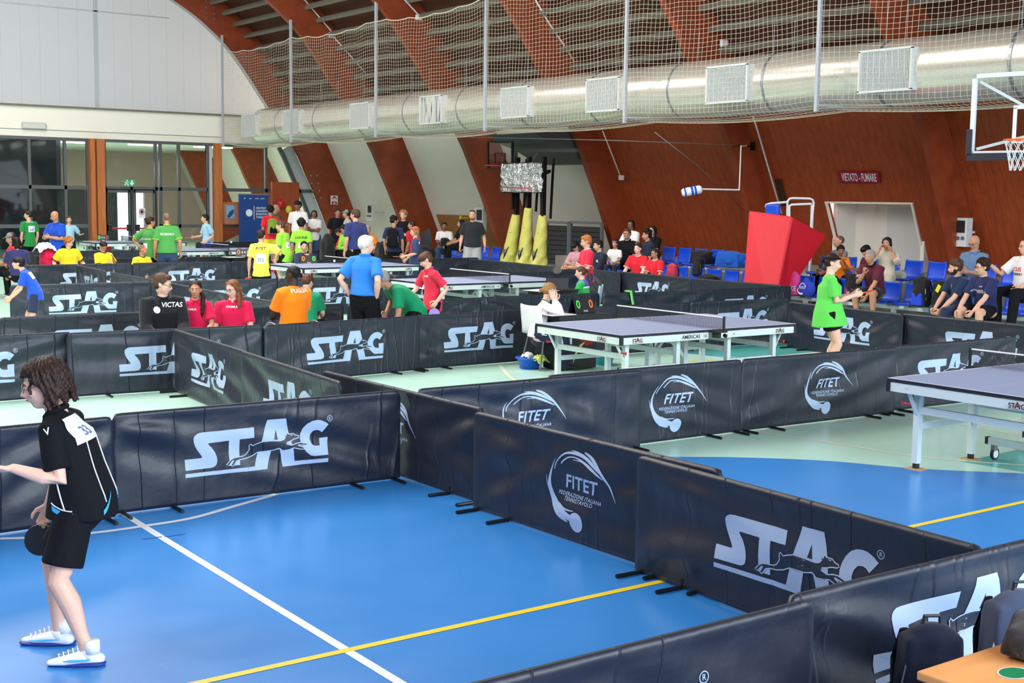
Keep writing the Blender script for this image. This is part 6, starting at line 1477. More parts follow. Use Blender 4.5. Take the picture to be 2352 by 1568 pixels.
        if hk_ in ('long', 'bob'):
            for sg in (1, -1): Q.tube([hp(sg*0.050, 0.03, 0.085), hp(sg*0.079, 0.012, 0.02), hp(sg*0.082, -0.002, -0.06)], [0.022*kk, 0.020*kk, 0.018*kk], 10, rnd=True)
            Q.tube([hp(0, -0.06, 0.03), hp(0, -0.07, -0.05), hp(0, -0.062, -0.10)], [0.075*kk, 0.078*kk, 0.06*kk], 14, flat=0.45, ref=Hm @ Vx(1, 0, 0), rnd=True)
        if hk_ == 'long':
            for sg in (1, -1):
                Q.tube([hp(sg*0.078, 0.0, -0.04), hp(sg*0.085, 0.02, -0.12), hp(sg*0.085, 0.045, -0.20), hp(sg*0.075, 0.06, -0.27)], [0.022*kk, 0.026*kk, 0.026*kk, 0.010*kk], 10, rnd=True)
            Q.tube([hp(0, -0.065, -0.05), hp(0, -0.07, -0.15), hp(0, -0.065, -0.24)], [0.075*kk, 0.08*kk, 0.05*kk], 14, flat=0.35, ref=Hm @ Vx(1, 0, 0), rnd=True)
        if hk_ in ('pony', 'sidepony', 'longpony'):
            q0 = hp(0, -0.105, 0.045); 
            if hk_ == 'sidepony': pts = [hp(-0.03, -0.10, 0.0), hp(-0.095, -0.03, -0.09), hp(-0.10, 0.045, -0.20), hp(-0.09, 0.06, -0.30), hp(-0.085, 0.06, -0.37)]; rs = [0.022, 0.026, 0.028, 0.026, 0.010]
            elif hk_ == 'longpony': pts = [q0, hp(0, -0.145, 0.03), hp(0, -0.16, -0.08), hp(0, -0.155, -0.22), hp(0, -0.14, -0.32)]; rs = [0.02, 0.026, 0.030, 0.028, 0.010]
            else: pts = [q0, hp(0, -0.145, 0.03), hp(0, -0.15, -0.05), hp(0, -0.13, -0.10)]; rs = [0.02, 0.028, 0.030, 0.014]
            Q.tube(pts, [q*kk for q in rs], 10, rnd=True)
        if hk_ == 'lowpony': Q.tube([hp(0, -0.095, 0.0), hp(0, -0.125, -0.03), hp(0, -0.13, -0.07)], [0.020*kk, 0.024*kk, 0.012*kk], 10, rnd=True)
        if hk_ == 'bun': hball(Q, (0, -0.115, 0.05), (0.036, 0.032, 0.036))
        me = remesh(Q, 0.0045 if hk_ == 'mop' else (0.007 if (near or d < 17) else 0.010), 1 if hk_ == 'mop' else 2, 0.5)
        n = len(me.vertices); co = np.empty(n*3); me.vertices.foreach_get('co', co); co = co.reshape(-1, 3); no = np.empty(n*3); me.vertices.foreach_get('normal', no); no = no.reshape(-1, 3)
        am = {'buzz': 0.0006, 'bald': 0}.get(hk_, 0.0022); a1 = np.arctan2(co[:, 1]-hcs.y, co[:, 0]-hcs.x)
        co = co+no*(am*(np.sin(a1*26+co[:, 2]*90)+0.7*np.sin(a1*43-co[:, 2]*160)))[:, None]*kk; me.vertices.foreach_set('co', co.ravel())
        shade(me); me.materials.append(hm); oo = bpy.data.objects.new('hair', me); C.objects.link(oo); oo.parent = T
    if beard:
        K = MB(); K.ball(hp(0, 0.032, -0.070), (0.050*kk, 0.058*kk, 0.040*kk), Hm, 14, 10); 
        for sg in (1, -1): K.ball(hp(sg*0.050, 0.012, -0.045), (0.018*kk, 0.035*kk, 0.042*kk), Hm, 10, 8)
        me = remesh(K, 0.007, 2); shade(me); me.materials.append(HAIR[beard]); oo = bpy.data.objects.new('beard', me); C.objects.link(oo); oo.parent = T
    if glasses:
        K = MB()
        for sg in (1, -1):
            n = 16; rr0 = 0.019*kk; c0 = (sg*0.030, 0.098, 0.006)
            K.tube([hp(c0[0]+0.022*math.cos(2*PI*k/n), c0[1]-abs(math.cos(2*PI*k/n))*0.0, c0[2]+0.017*math.sin(2*PI*k/n)) for k in range(n+1)], 0.0022*kk, 6, cap=False)
            K.tube([hp(sg*0.052, 0.096, 0.008), hp(sg*0.078, 0.04, 0.010), hp(sg*0.080, -0.01, 0.006)], 0.0018*kk, 6)
        K.tube([hp(-0.009, 0.1, 0.01), hp(0.009, 0.1, 0.01)], 0.0018*kk, 6); K.build('glasses', glasses if glasses is not True else M['black_plastic'], T, smooth=True)
    if headband:
        K = MB(); n = 28; pts = [hp(0.082*math.cos(2*PI*k/n), -0.014+0.0985*math.sin(2*PI*k/n), 0.062+0.016*math.sin(2*PI*k/n)) for k in range(n+1)]
        K.tube(pts, 0.0125*kk, 10, cap=False, flat=0.35, ref=Hm @ Vx(0, 0, 1)); K.build('headband', headband, T, smooth=True)
    return dict(T=T, hands=hands, H=H, gz=gz, Rz=Rz, origin=origin, s=s, pt=lambda p: origin+Rz @ (p*s), hp=lambda *a_: origin+Rz @ hp(*a_), P=(P0, P1, P2, P3), bx=bx, bf=bf, up=up, arms=arms, legs=legs_)
def paddle(label, c, d, n, m1, m2=None, handle=None):
    """bat: c = grip centre, d = direction from grip to blade, n = face normal"""
    d = Vector(d).normalized(); n = Vector(n); n = (n-d*n.dot(d)).normalized(); x = d.cross(n); t = thing('table_tennis_bat', label, 'bat', c)
    K = MB(); N = 32; q0 = d*0.125
    for of0, of1, mi in ((-0.003, 0.003, 0), (0.003, 0.007, 1), (-0.007, -0.003, 2)):
        vs = [q0+x*0.076*math.cos(2*PI*k/N)+d*0.080*math.sin(2*PI*k/N)+n*of for of in (of0, of1) for k in range(N)]
        K.add(vs, [(k, (k+1) % N, N+(k+1) % N, N+k) for k in range(N)]+[tuple(range(N-1, -1, -1)), tuple(range(N, 2*N))], mi=mi)
    K.build('blade', [M['wood_handle'], m1, m2 or m1], t)
    K = MB(); K.tube([-d*0.05, d*0.0, d*0.055], [0.016, 0.013, 0.014], 10, flat=0.75, ref=x, rnd=True); K.build('grip', handle or M['wood_handle'], t, smooth=True)
    return t
c = cloth
BLK = mat('cloth_black', rgb(15, 16, 22), 0.85, bump=0.35, bscale=9, vary=0.1, vscale=6, spec=0.2); NAVY = c('navy', 34, 42, 74); WHT = c('white', 226, 222, 220); RED = c('red', 212, 30, 48); CRIM = c('crimson', 205, 18, 70); YEL = c('yellow', 240, 214, 40); ORG = c('orange', 255, 130, 10)
KGR = c('kosovo_green', 72, 148, 70); LIME = c('lime', 150, 222, 60); GRN = c('green', 30, 128, 60); EMER = c('emerald', 14, 140, 92); BLU = c('blue', 20, 76, 190); POLO = c('polo_blue', 40, 122, 215); LBL = c('lightblue', 150, 190, 215)
GREY = c('grey', 120, 124, 128); MAR = c('maroon', 92, 28, 46); BEI = c('beige', 196, 186, 168); PINK = c('pink', 205, 155, 165); JEAN = c('jeans', 52, 72, 104); LGR = c('lightgrey', 168, 170, 170); DEN = c('denim_polo', 96, 124, 160); DGR = c('dark_grey', 66, 72, 82)
PW, PB = M['print_white'], M['print_black']
hips = dict(R=(0.015, -0.02, -0.255), L=(0.015, -0.02, -0.255), Rp=(0.6, -0.8, -0.1), Lp=(0.6, -0.8, -0.1), Rh=((-0.7, 0.2, -0.6), (0, 0.5, -0.5), 0.4), Lh=((-0.7, 0.2, -0.6), (0, 0.5, -0.5), 0.4))
lap = dict(R=(-0.03, 0.20, -0.20), L=(-0.03, 0.20, -0.20), Rp=(0.6, -0.5, -0.6), Lp=(0.6, -0.5, -0.6))
phone = dict(R=(-0.06, 0.17, -0.14), L=(-0.06, 0.17, -0.14), Rp=(0.5, -0.3, -1), Lp=(0.5, -0.3, -1))
chin = dict(R=(-0.07, 0.13, 0.0), L=(-0.07, 0.13, 0.0), Rp=(0.3, 0.2, -1), Lp=(0.3, 0.2, -1))
cross = dict(R=(-0.14, 0.11, -0.15), L=(-0.14, 0.13, -0.13), Rp=(0.7, -0.2, -0.8), Lp=(0.7, -0.2, -0.8))
shw = mat('shoe_white', rgb(232, 236, 240), 0.45, vary=0.04)
# the player in the foreground
P = person('wavy haired boy with glasses in black shirt and shorts standing in the blue court', 93, 828, 6.08, face=252, head=268, nod=14, lean=20, ground=0, kid=0.85, g=1.12, near=True,
  L=(0.06, 0.105, -0.078), Lp=(0.1, -0.45, -1), Lh=((0.05, 1, 0.22), (-0.35, -0.2, 1), 0.12), R=(0.05, 0.10, -0.275), Rh=((0, 0.3, -1), (-1, 0, 0), 0.9), legs={1: (0.05, 0.10), -1: (0.135, -0.05)}, shirt=('tee', BLK), hem=0.065, loose=1.18, collar=('polo', BLK), pants=('shorts', BLK), hair=('mop', 'dark'), skin='fair', glasses=M['grey_metal'],
  prints=[('bib', '33', 0.085, (-0.025, 0.62), PW, 'back'), ('text', 'V', 0.03, (0.0, 0.72), PW, 'left')], shoes=shw)
cyan = mat('trim_cyan', rgb(60, 175, 235), 0.5); T = P['T']; so = [o for o in T.children if o.name.startswith('shirt')][0]
bv = BVHTree.FromPolygons([v_.co for v_ in so.data.vertices], [p_.vertices for p_ in so.data.polygons]); s_ = P['s']
def wrap(pts, of=0.004):      # points (angle deg around the trunk, height) laid on the shirt
    out = []
    for an, z in pts:
        a = math.radians(an); d_ = Vector((math.cos(a), math.sin(a), 0)); q = Vector((0, 0, z*s_))
        q.y = (z-0.51)*0.12*s_
        h_ = bv.ray_cast(q+d_*0.5, -d_)[0]; out.append((h_ if h_ else q+d_*0.15)+d_*of)
    return out
K = MB(); 
for sg in (1, -1):
    pa = [(90+sg*(50+i*5.0), 0.485-0.020*math.sin(i/8*PI/2)) for i in range(9)]; pb = [(90+sg*(140+i*4.2), 0.466+0.055*(i/6)**1.5) for i in range(7)]
    for pp in (pa, pb):
        w1 = wrap(pp, 0.003); w2 = [q+Vector((0, 0, 0.024)) for q in wrap(pp, 0.003)]
        K.add(w1+w2, [(i, i+1, len(w1)+i+1, len(w1)+i) for i in range(len(w1)-1)])
K.build('hem_panel', cyan, so, fix=False)
K = MB()
for sg in (1, -1):
    K.tube(wrap([(90+sg*(78-2*i), 0.49+0.014*i) for i in range(9)]), 0.0035, 6); K.tube(wrap([(90+sg*(150-i*1.2), 0.505+0.022*i) for i in range(12)]), 0.0035, 6)
    K.tube(wrap([(90+sg*(50+i*5), 0.490-0.020*math.sin(i/8*PI/2)+0.018) for i in range(9)], 0.006), 0.003, 6)
K.build('piping', M['print_white'], so, smooth=True)
h = P['hands'][1]; Rz = P['Rz']; paddle('black table tennis bat hanging in the hand of the boy in the blue court', h[3], Rz @ Vector((0, 0.25, -1)), Rz @ Vector((1, 0.1, 0)), M['paddle_black'])
for sh_ in [o for o in T.children if o.name.startswith('shoe')]:     # laces, sole and socks of the near shoes
    co = [v_.co for v_ in sh_.data.vertices]; cx = sum(q.x for q in co)/len(co); y0 = min(q.y for q in co); y1 = max(q.y for q in co)
    K = MB(); K.tube([(cx, y0+0.03, 0.010), (cx, (y0+y1)/2, 0.009), (cx, y1-0.03, 0.010)], [0.040, 0.045, 0.036], 14, flat=0.28, ref=(1, 0, 0), rnd=True); K.build('sole', mat('sole_navy', rgb(40, 60, 150), 0.5), sh_, smooth=True)
    K = MB()
    for i in range(5): yy_ = y0+0.115+i*0.022; K.tube([(cx-0.022, yy_, 0.075-i*0.008), (cx, yy_+0.01, 0.088-i*0.009), (cx+0.022, yy_, 0.075-i*0.008)], 0.0032, 6)
    K.build('laces', M['print_white'], sh_, smooth=True)
    K = MB()
    for sg in (1, -1):
        K.tube([(cx+sg*0.036, y0+0.06, 0.035), (cx+sg*0.041, y0+0.14, 0.034), (cx+sg*0.034, y0+0.21, 0.028)], [0.006, 0.013, 0.004], 8, flat=0.4, rnd=True)
    K.build('side_stripe', cyan, sh_, smooth=True)
    K = MB(); K.tube([(cx, y0+0.055, 0.06), (cx, y0+0.055, 0.118)], [0.036, 0.034], 16); K.build('sock', mat('sock_white', rgb(235, 235, 238), 0.8), sh_, smooth=True)

P = person('girl with dark ponytail and black headband in bright green T-shirt, holding a red bat', 1915, 583, 16.3, face=100, head=84, nod=12, ground=0, kid=0.25, g=1.05, shirt=('tee', c('neon_green', 96, 206, 84)), hem=0.120, loose=1.35, pants=('short', BLK), hair=('pony', 'dark'), skin='fair', headband=BLK,
  R=(0.0, 0.175, -0.115), L=(-0.08, 0.19, -0.12), Rp=(0.1, -0.4, -1), Lp=(0.3, -0.4, -1), Rh=((-0.3, 1, 0.25), (-1, 0, 0), 0.9), near=False)
Rz = P['Rz']; q = P['hands'][1][3]; paddle('red table tennis bat with yellow grip held by the girl in bright green', q, Rz @ Vector((-0.15, 1, 0.22)), Rz @ Vector((0, -0.25, 1)), M['paddle_red'], M['paddle_black'], mat('grip_yellow', rgb(235, 180, 60), 0.5))
P = person('girl in white hoodie sitting at the umpire desk with her hands on her head', 1268, 651, 16.75, face=95, nod=24, lean=18, pose='sit', H=1.52, kid=0.2, g=0.95, shirt=('long', c('hoodie_white', 228, 214, 216)), pants=('long', NAVY), hair=('lowpony', 'light'), skin='fair', collar=('crew', EMER),
  R=(-0.005, 0.075, 0.075), L=(-0.02, 0.11, 0.06), Rp=(0.2, 0.6, -1), Lp=(0.2, 0.6, -1), Rh=((0, -0.25, 1), (-0.9, -0.2, 0), -0.1), Lh=((0, -0.2, 1), (-0.9, -0.2, 0), 0.0))
plastic_chair('white plastic chair of the girl in the white hoodie', (P['origin'].x+0.12, P['origin'].y+0.02, 0), P['T'].rotation_euler[2]+0.6)
person('white haired man in blue polo standing with hands on hips, seen from behind', 841, 541, 16.8, face=148, head=108, nod=6, lean=4, ground=0, g=1.15, shirt=('tee', POLO), hem=0.0, collar=('polo', POLO), pants=('long', BLK), hair=('short', 'white'), skin='fair', **hips)
b = MB(); 
P = person('grey haired man in emerald green T-shirt bending over beside the boy in red', 872, 655, 16.9, face=292, head=285, nod=20, lean=62, ground=0.0, hip=0.41, H=1.72, g=1.2, shirt=('tee', EMER), hem=0.05, pants=('long', BLK), hair=('short', 'grey'), skin='tan', L=(0.02, 0.08, -0.27), R=(0.06, -0.02, -0.20), legs={1: (0.09, 0.0), -1: (0.09, 0.02)})
P = person('boy with brown bowl haircut in red polo shirt looking down, violet bat in his hand', 972, 580, 17.6, face=296, head=278, nod=30, lean=12, ground=0, kid=0.2, g=0.95, shirt=('tee', c('redpolo', 222, 45, 72)), collar=('polo', c('redpolo', 222, 45, 72)), hem=0.09, pants=('shorts', BLK), hair=('bowl', 'brown'), skin='fair',
  L=(0.06, 0.0, -0.235), Lp=(0.2, -1, 0), R=(0.03, 0.19, -0.20), prints=[('text', 'donic', 0.025, (0.03, 0.70), PW, 'front')])
Rz = P['Rz']; q = P['hands'][-1][3]; paddle('violet table tennis bat held low by the boy in red polo', q, Rz @ Vector((-0.1, 0.05, -1)), Rz @ Vector((-1, 0.25, 0)), M['paddle_violet'], M['paddle_black'])
P = person('dark skinned man in orange T-shirt seen from behind, seated in a wheelchair', 673, 610, 16.3, face=208, head=238, nod=6, pose='wheel', H=1.78, g=1.18, shirt=('tee', ORG), hem=0.06, pants=('shorts', NAVY), hair=('buzz', 'black'), skin='dark', prints=[('text', 'PUGLIA', 0.04, (0.02, 0.80), PW, 'back')], **lap)
t = thing('wheelchair', 'wheelchair with curved silver hand rims under the man in orange', 'wheelchair', P['origin'], P['T'].rotation_euler[2])
for sg in (1, -1):
    K = MB(); n = 40
    for r_, w_ in ((0.30, 0.014), (0.26, 0.008)): K.tube([(sg*(0.30 if r_ > 0.28 else 0.33), 0.02+r_*math.cos(2*PI*k/n), 0.30+r_*math.sin(2*PI*k/n)) for k in range(n+1)], w_, 8, cap=False)
    for k in range(12): K.bar((sg*0.30, 0.02, 0.30), (sg*0.30, 0.02+0.29*math.cos(2*PI*k/12), 0.30+0.29*math.sin(2*PI*k/12)), 0.004)
    K.build('wheel', M['alu'], t, smooth=True)
K = MB(); K.box((0, 0.05, 0.44), (0.40, 0.42, 0.04)); K.box((0, -0.19, 0.53), (0.36, 0.03, 0.16)); K.build('seat_and_back', M['black_plastic'], t)
K = MB(); K.tube([(0.2, 0.25, 0.43), (0.16, 0.42, 0.12)], 0.014, 8); K.tube([(-0.2, 0.25, 0.43), (-0.16, 0.42, 0.12)], 0.014, 8); K.box((0, 0.44, 0.10), (0.34, 0.14, 0.012)); K.build('footrest', M['alu'], t)
person('boy with brown hair and green shirt almost hidden behind the man in orange', 712, 632, 17.2, face=160, head=140, nod=35, pose='sit', H=1.45, kid=0.3, shirt=('tee', EMER), pants=('long', BLK), hair=('crop', 'brown'), skin='fair', **lap)
P = person('stout man in black zip jacket with glasses and brown hair, sitting and looking right', 376, 628, 15.3, face=12, head=72, nod=14, lean=4, pose='sit', H=1.85, g=1.72, shirt=('long', c('blackjacket', 17, 18, 25)), hem=0.03, collar=('polo', c('blackjacket', 17, 18, 25)), pants=('long', BLK), hair=('short', 'brown'), skin='fair', glasses=True,
  prints=[('text', 'VICTAS', 0.040, (0.045, 0.70), PW, 'front', 0.2), ('shape', disc2d(0, 0, 1), 0.020, (-0.05, 0.62), PW, 'front')], **lap)
person('girl in red polo with a long dark side ponytail, sitting beside the man in black', 449, 645, 15.6, face=2, head=-8, nod=2, pose='sit', H=1.50, kid=0.25, g=0.95, shirt=('tee', CRIM), collar=('polo', CRIM), pants=('long', NAVY), hair=('sidepony', 'dark'), skin='tan', prints=[('text', 'EVOMUR', 0.022, (-0.04, 0.60), PW, 'front')], **lap)
person('woman with long brown hair and round glasses in red T-shirt, looking to the left', 532, 643, 15.9, face=-8, head=-42, nod=14, tilt=4, pose='sit', H=1.66, g=1.05, shirt=('tee', CRIM), pants=('long', NAVY), hair=('long', 'ombre'), skin='fair', glasses=True, prints=[('text', 'EVOMUR', 0.022, (0.0, 0.72), PW, 'front')], R=(-0.04, 0.14, -0.21), L=(-0.02, 0.17, -0.22), Rp=(0.6, -0.5, -0.6), Lp=(0.6, -0.5, -0.6))
P = person('black haired boy in royal blue T-shirt bending forward at the left edge', 46, 591, 19.2, face=262, head=262, nod=-8, lean=34, ground=0, kid=0.25, g=0.95, shirt=('tee', c('royal', 24, 78, 205)), hem=0.07, pants=('shorts', NAVY), hair=('bowl', 'black'), skin='light', L=(0.0, 0.17, -0.17), R=(0.0, 0.22, -0.16), Lp=(0.1, -0.5, -1), legs={1: (0.07, 0.06), -1: (0.09, -0.06)}, prints=[('bib', '31', 0.08, (-0.02, 0.5), PW, 'back')])
person('bearded man in red shirt and grey cap at the left edge', 22, 534, 27.2, face=262, nod=18, pose='sit', H=1.78, g=1.2, shirt=('tee', RED), pants=('long', BLK), hair=('short', 'dark'), cap=GREY, beard='grey', skin='tan', **lap)
person('person with dark chin-length hair in navy T-shirt seen from behind at far left', 38, 545, 26.6, face=190, pose='sit', H=1.66, g=1.15, shirt=('tee', c('navyviolet', 46, 44, 92)), pants=('long', BLK), hair=('bob', 'black'), skin='tan', **lap)
yt = dict(collar=('crew', BLK), sleeve_trim=BLK)
person('stout boy with curly ginger hair and glasses in yellow shirt', 158, 545, 28.2, face=18, head=75, nod=12, pose='sit', H=1.62, g=1.5, shirt=('tee', YEL), pants=('shorts', BLK), hair=('wavy', 'ginger'), skin='fair', glasses=True, R=(0.10, 0.05, -0.22), L=(0.12, 0.08, -0.22), **yt)
P = person('girl in yellow shirt with dark tied hair looking at a phone', 241, 557, 28.6, face=25, head=30, nod=42, pose='sit', H=1.55, g=1.0, shirt=('tee', YEL), pants=('shorts', BLK), hair=('pony', 'dark'), skin='tan', L=(-0.02, 0.15, -0.04), R=(-0.08, 0.17, -0.13), Rp=(0.5, -0.3, -1), Lp=(0.5, -0.3, -1), **yt)
def handheld(label, P, sg, dims, m_, name='smartphone', cat='phone', off=(0, 0, 0.03)):
    b = MB(); b.box((0, 0, 0), dims); return tag(b.build(name, m_, loc=P['hands'][sg][3]+Vector(off), rz=P['T'].rotation_euler[2], bevel=0.004), label, cat)
handheld('white phone in the hands of the girl in yellow', P, 1, (0.075, 0.15, 0.012), M['white_plastic'])
person('nearly bald man in yellow shirt with his hand at his chin', 326, 562, 28.5, face=40, head=88, nod=4, pose='sit', H=1.70, g=1.1, shirt=('tee', YEL), pants=('shorts', BLK), hair=('buzz', 'stubble'), skin='tan', L=(-0.03, 0.12, -0.08), R=(0.02, 0.15, -0.2), Lp=(0.4, 0, -1), **yt)
person('boy numbered 347 in green T-shirt seen from behind', 66, 484, 35.5, face=205, head=262, ground=0, kid=0.2, g=0.95, shirt=('tee', GRN), hem=0.11, pants=('shorts', BLK), hair=('crop', 'dark'), skin='light', prints=[('bib', '347', 0.09, (0.02, 0.35), PW, 'back'), ('text', 'SARDEGNA', 0.022, (0.0, 0.85), PW, 'back')])
person('bald man in blue polo shirt checking his watch', 122, 486, 30.3, face=318, head=318, nod=34, lean=5, ground=0, g=1.22, shirt=('tee', BLU), collar=('polo', BLU), hem=0.08, pants=('long', BLK), hair=('bald', 'grey'), skin='tan', glasses=M['white_metal'], R=(-0.04, 0.17, -0.13), L=(-0.10, 0.12, -0.13), Rp=(0.6, -0.3, -1), Lp=(0.8, -0.3, -0.9))
person('boy in pale blue T-shirt holding out one hand by the window bars', 158, 496, 37.5, face=8, ground=0, kid=0.3, g=0.92, shirt=('tee', LBL), hem=0.05, pants=('shorts', BLK), hair=('crop', 'brown'), skin='light', L=(0.08, 0.12, -0.14), R=(0.03, 0.03, -0.28), Lh=((0.5, 0.8, 0.1), (0, 0, 1), 0.1))
person('girl with tied back hair in green shirt with lime sleeves beside the man in jeans', 346, 498, 28.9, face=140, head=112, nod=10, ground=0, kid=0.1, shirt=('tee', KGR), hem=0.08, collar=('crew', LIME), sleeve_trim=LIME, pants=('shorts', BLK), hair=('bun', 'dark'), skin='tan', prints=[('text', 'KOSOVO', 0.03, (0, 0.3), PW, 'back'), ('bib', '34', 0.07, (-0.03, -0.1), PW, 'back')], L=(0.05, 0.0, -0.21), Lp=(1, -0.5, -0.1))
person('man with shaved head in green and lime shirt and jeans, seen from behind', 383, 489, 28.6, face=182, head=186, ground=0, g=1.25, shirt=('tee', KGR), hem=0.04, collar=('crew', LIME), sleeve_trim=LIME, pants=('long', JEAN), hair=('buzz', 'stubble'), skin='tan', prints=[('text', 'KOSOVO', 0.038, (0, 0.42), PW, 'back')], R=(0.05, 0.0, -0.285), L=(0.045, 0.02, -0.30))
P = person('boy in pale blue T-shirt and blue shorts with red bat beside the wooden post', 472, 492, 36.4, face=292, head=275, lean=4, ground=0, kid=0.25, g=0.95, shirt=('tee', LBL), hem=0.05, pants=('shorts', c('blueshorts', 30, 50, 150)), hair=('crop', 'black'), skin='light', R=(0.0, 0.17, -0.17), L=(0.04, 0.06, -0.24))
Rz = P['Rz']; paddle('red bat of the boy in pale blue beside the wooden post', P['hands'][1][3], Rz @ Vector((0.1, 1, -0.05)), Rz @ Vector((0, 0.1, 1)), M['paddle_red'])
P = person('boy numbered 352 in yellow T-shirt seen from behind, red bat in his left hand', 600, 528, 24.6, face=172, head=150, nod=8, ground=0, kid=0.2, g=0.97, shirt=('tee', c('lemon', 240, 224, 84)), hem=0.10, pants=('bermuda', BLK), hair=('crop', 'dark'), skin='light', R=(0.07, 0.06, 0.01), Rp=(1, 0.2, -0.4), Rh=((-0.8, 0.5, 0.1), (0, 0, -1), 0.6), L=(0.05, 0.02, -0.30),
  prints=[('text', 'FITET', 0.05, (0, 0.60), PB, 'back', 0.2), ('text', "VALLE D'AOSTA", 0.020, (0, 0.48), c('lemon_dark', 190, 170, 40), 'back'), ('bib', '352', 0.10, (0.0, 0.08), PW, 'back')])
Rz = P['Rz']; paddle('red bat hanging in the left hand of the boy numbered 352', P['hands'][-1][3], Rz @ Vector((-0.1, 0.1, -1)), Rz @ Vector((-0.5, 1, 0)), M['paddle_red'])
P = person('girl in lime and grey shirt with brown tied hair holding a red patterned box', 643, 507, 29.2, face=245, head=262, nod=12, lean=12, ground=0, kid=0.15, shirt=('tee', LIME), hem=0.10, pants=('shorts', BLK), hair=('bun', 'brown'), skin='light', sleeve_trim=GREY, L=(0.0, 0.06, -0.30), prints=[('bib', '33', 0.07, (-0.02, 0.1), PW, 'back')])
handheld('dark red and white patterned box hanging from the hand of the girl in lime', P, -1, (0.30, 0.12, 0.20), mat('box_crimson', rgb(165, 30, 70), 0.6), 'gift_box', 'box', (0, 0, -0.13))
person('child with dark hair in lime shirt with black letters across the back', 692, 503, 31.2, face=178, nod=4, ground=0, kid=0.4, g=0.95, shirt=('tee', LIME), hem=0.10, pants=('shorts', BLK), hair=('wavy', 'black'), skin='tan', sleeve_trim=GREY, prints=[('text', 'LIGURIA', 0.045, (0, 0.42), PB, 'back'), ('bib', '32', 0.07, (0, -0.05), PW, 'back')])
person('tall young man in white V-neck T-shirt and black shorts by the lobby window', 685, 461, 39.8, face=-12, head=-40, ground=0, g=0.97, shirt=('tee', WHT), hem=0.04, pants=('shorts', BLK), hair=('bowl', 'black'), skin='brown', R=(0.03, 0.0, -0.3), L=(0.03, 0.05, -0.30))
person('woman in white T-shirt and jeans standing with folded arms against the white wall', 722, 483, 40.4, face=-8, head=-14, ground=0, g=1.05, shirt=('tee', WHT), pants=('long', JEAN), hair=('bob', 'black'), skin='brown', **cross)
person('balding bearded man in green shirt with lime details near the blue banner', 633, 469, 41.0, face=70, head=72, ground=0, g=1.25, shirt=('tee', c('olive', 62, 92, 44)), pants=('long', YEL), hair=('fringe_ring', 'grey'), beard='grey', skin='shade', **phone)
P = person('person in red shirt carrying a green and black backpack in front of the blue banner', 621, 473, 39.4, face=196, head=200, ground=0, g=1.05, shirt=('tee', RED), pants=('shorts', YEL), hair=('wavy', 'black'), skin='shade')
q = P['origin']+P['Rz'] @ Vector((0, -0.22, 1.02)); backpack('green and black backpack on the back of the person in red near the blue banner', q, P['T'].rotation_euler[2], c('packgreen', 120, 150, 50), BLK, h=0.50)
person('teenager in dark blue shirt resting chin on folded hands behind a scoreboard', 698, 554, 28.8, face=18, head=10, nod=4, lean=12, pose='sit', H=1.68, g=0.95, shirt=('tee', c('slate', 44, 58, 84)), pants=('long', BLK), hair=('pony', 'black'), skin='light', **chin)
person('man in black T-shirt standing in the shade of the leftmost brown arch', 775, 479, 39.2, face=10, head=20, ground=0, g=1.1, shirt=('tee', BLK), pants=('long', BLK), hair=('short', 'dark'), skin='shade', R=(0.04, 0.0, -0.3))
person('person in pale grey T-shirt and grey cap at the leftmost brown arch', 797, 481, 38.6, face=282, head=268, ground=0, g=1.05, shirt=('tee', LGR), pants=('long', BLK), hair=('short', 'black'), cap=c('capgrey', 130, 140, 134), skin='tan', L=(0.02, 0.12, -0.16))
person('young man with short brown hair in navy T-shirt and black shorts, seen from behind', 817, 481, 30.0, face=208, head=238, ground=0, g=1.08, shirt=('tee', c('bluenavy', 46, 54, 108)), hem=0.03, pants=('long', BLK), hair=('crop', 'brown'), skin='light', L=(0.03, 0.03, -0.3))
P = person('seated man with glasses in lime and black jacket looking at his phone', 786, 517, 35.8, face=300, head=295, nod=32, lean=14, pose='sit', H=1.76, g=1.1, shirt=('long', LIME), pants=('long', BLK), hair=('short', 'black'), skin='tan', glasses=True, **phone)
person('person in plain red shirt leaning over beside the seated man in lime', 772, 526, 36.6, face=250, head=250, nod=50, lean=40, pose='sit', H=1.70, g=1.1, shirt=('tee', RED), pants=('long', BLK), hair=('short', 'dark'), skin='tan', **lap)
person('grey haired man in orange shirt partly hidden behind the man in blue polo', 845, 517, 34.5, face=15, head=20, nod=14, pose='sit', H=1.70, g=1.1, shirt=('tee', ORG), pants=('long', BLK), hair=('short', 'grey'), skin='tan', **lap)
P = person('boy with dark hair in navy T-shirt wearing a black backpack, seen from behind', 906, 497, 33.2, face=172, head=120, nod=14, ground=0, g=1.0, shirt=('tee', NAVY), pants=('shorts', BLK), hair=('wavy', 'black'), skin='tan')
q = P['origin']+P['Rz'] @ Vector((0, -0.20, 0.92)); backpack('black backpack with pale piping on the back of the boy in navy', q, P['T'].rotation_euler[2], BLK, h=0.50, stripe=M['white_metal'])
person('woman with fair hair in black top standing at the second brown arch', 927, 484, 35.0, face=-6, head=-20, ground=0, g=1.0, shirt=('tee', BLK), pants=('long', BLK), hair=('wavy', 'light'), skin='light', **cross)
person('person with dark hair in red shirt standing behind the girl with red headband', 947, 507, 33.6, face=230, head=260, ground=0, kid=0.1, g=1.0, shirt=('tee', RED), pants=('shorts', BLK), hair=('short', 'dark'), skin='tan')
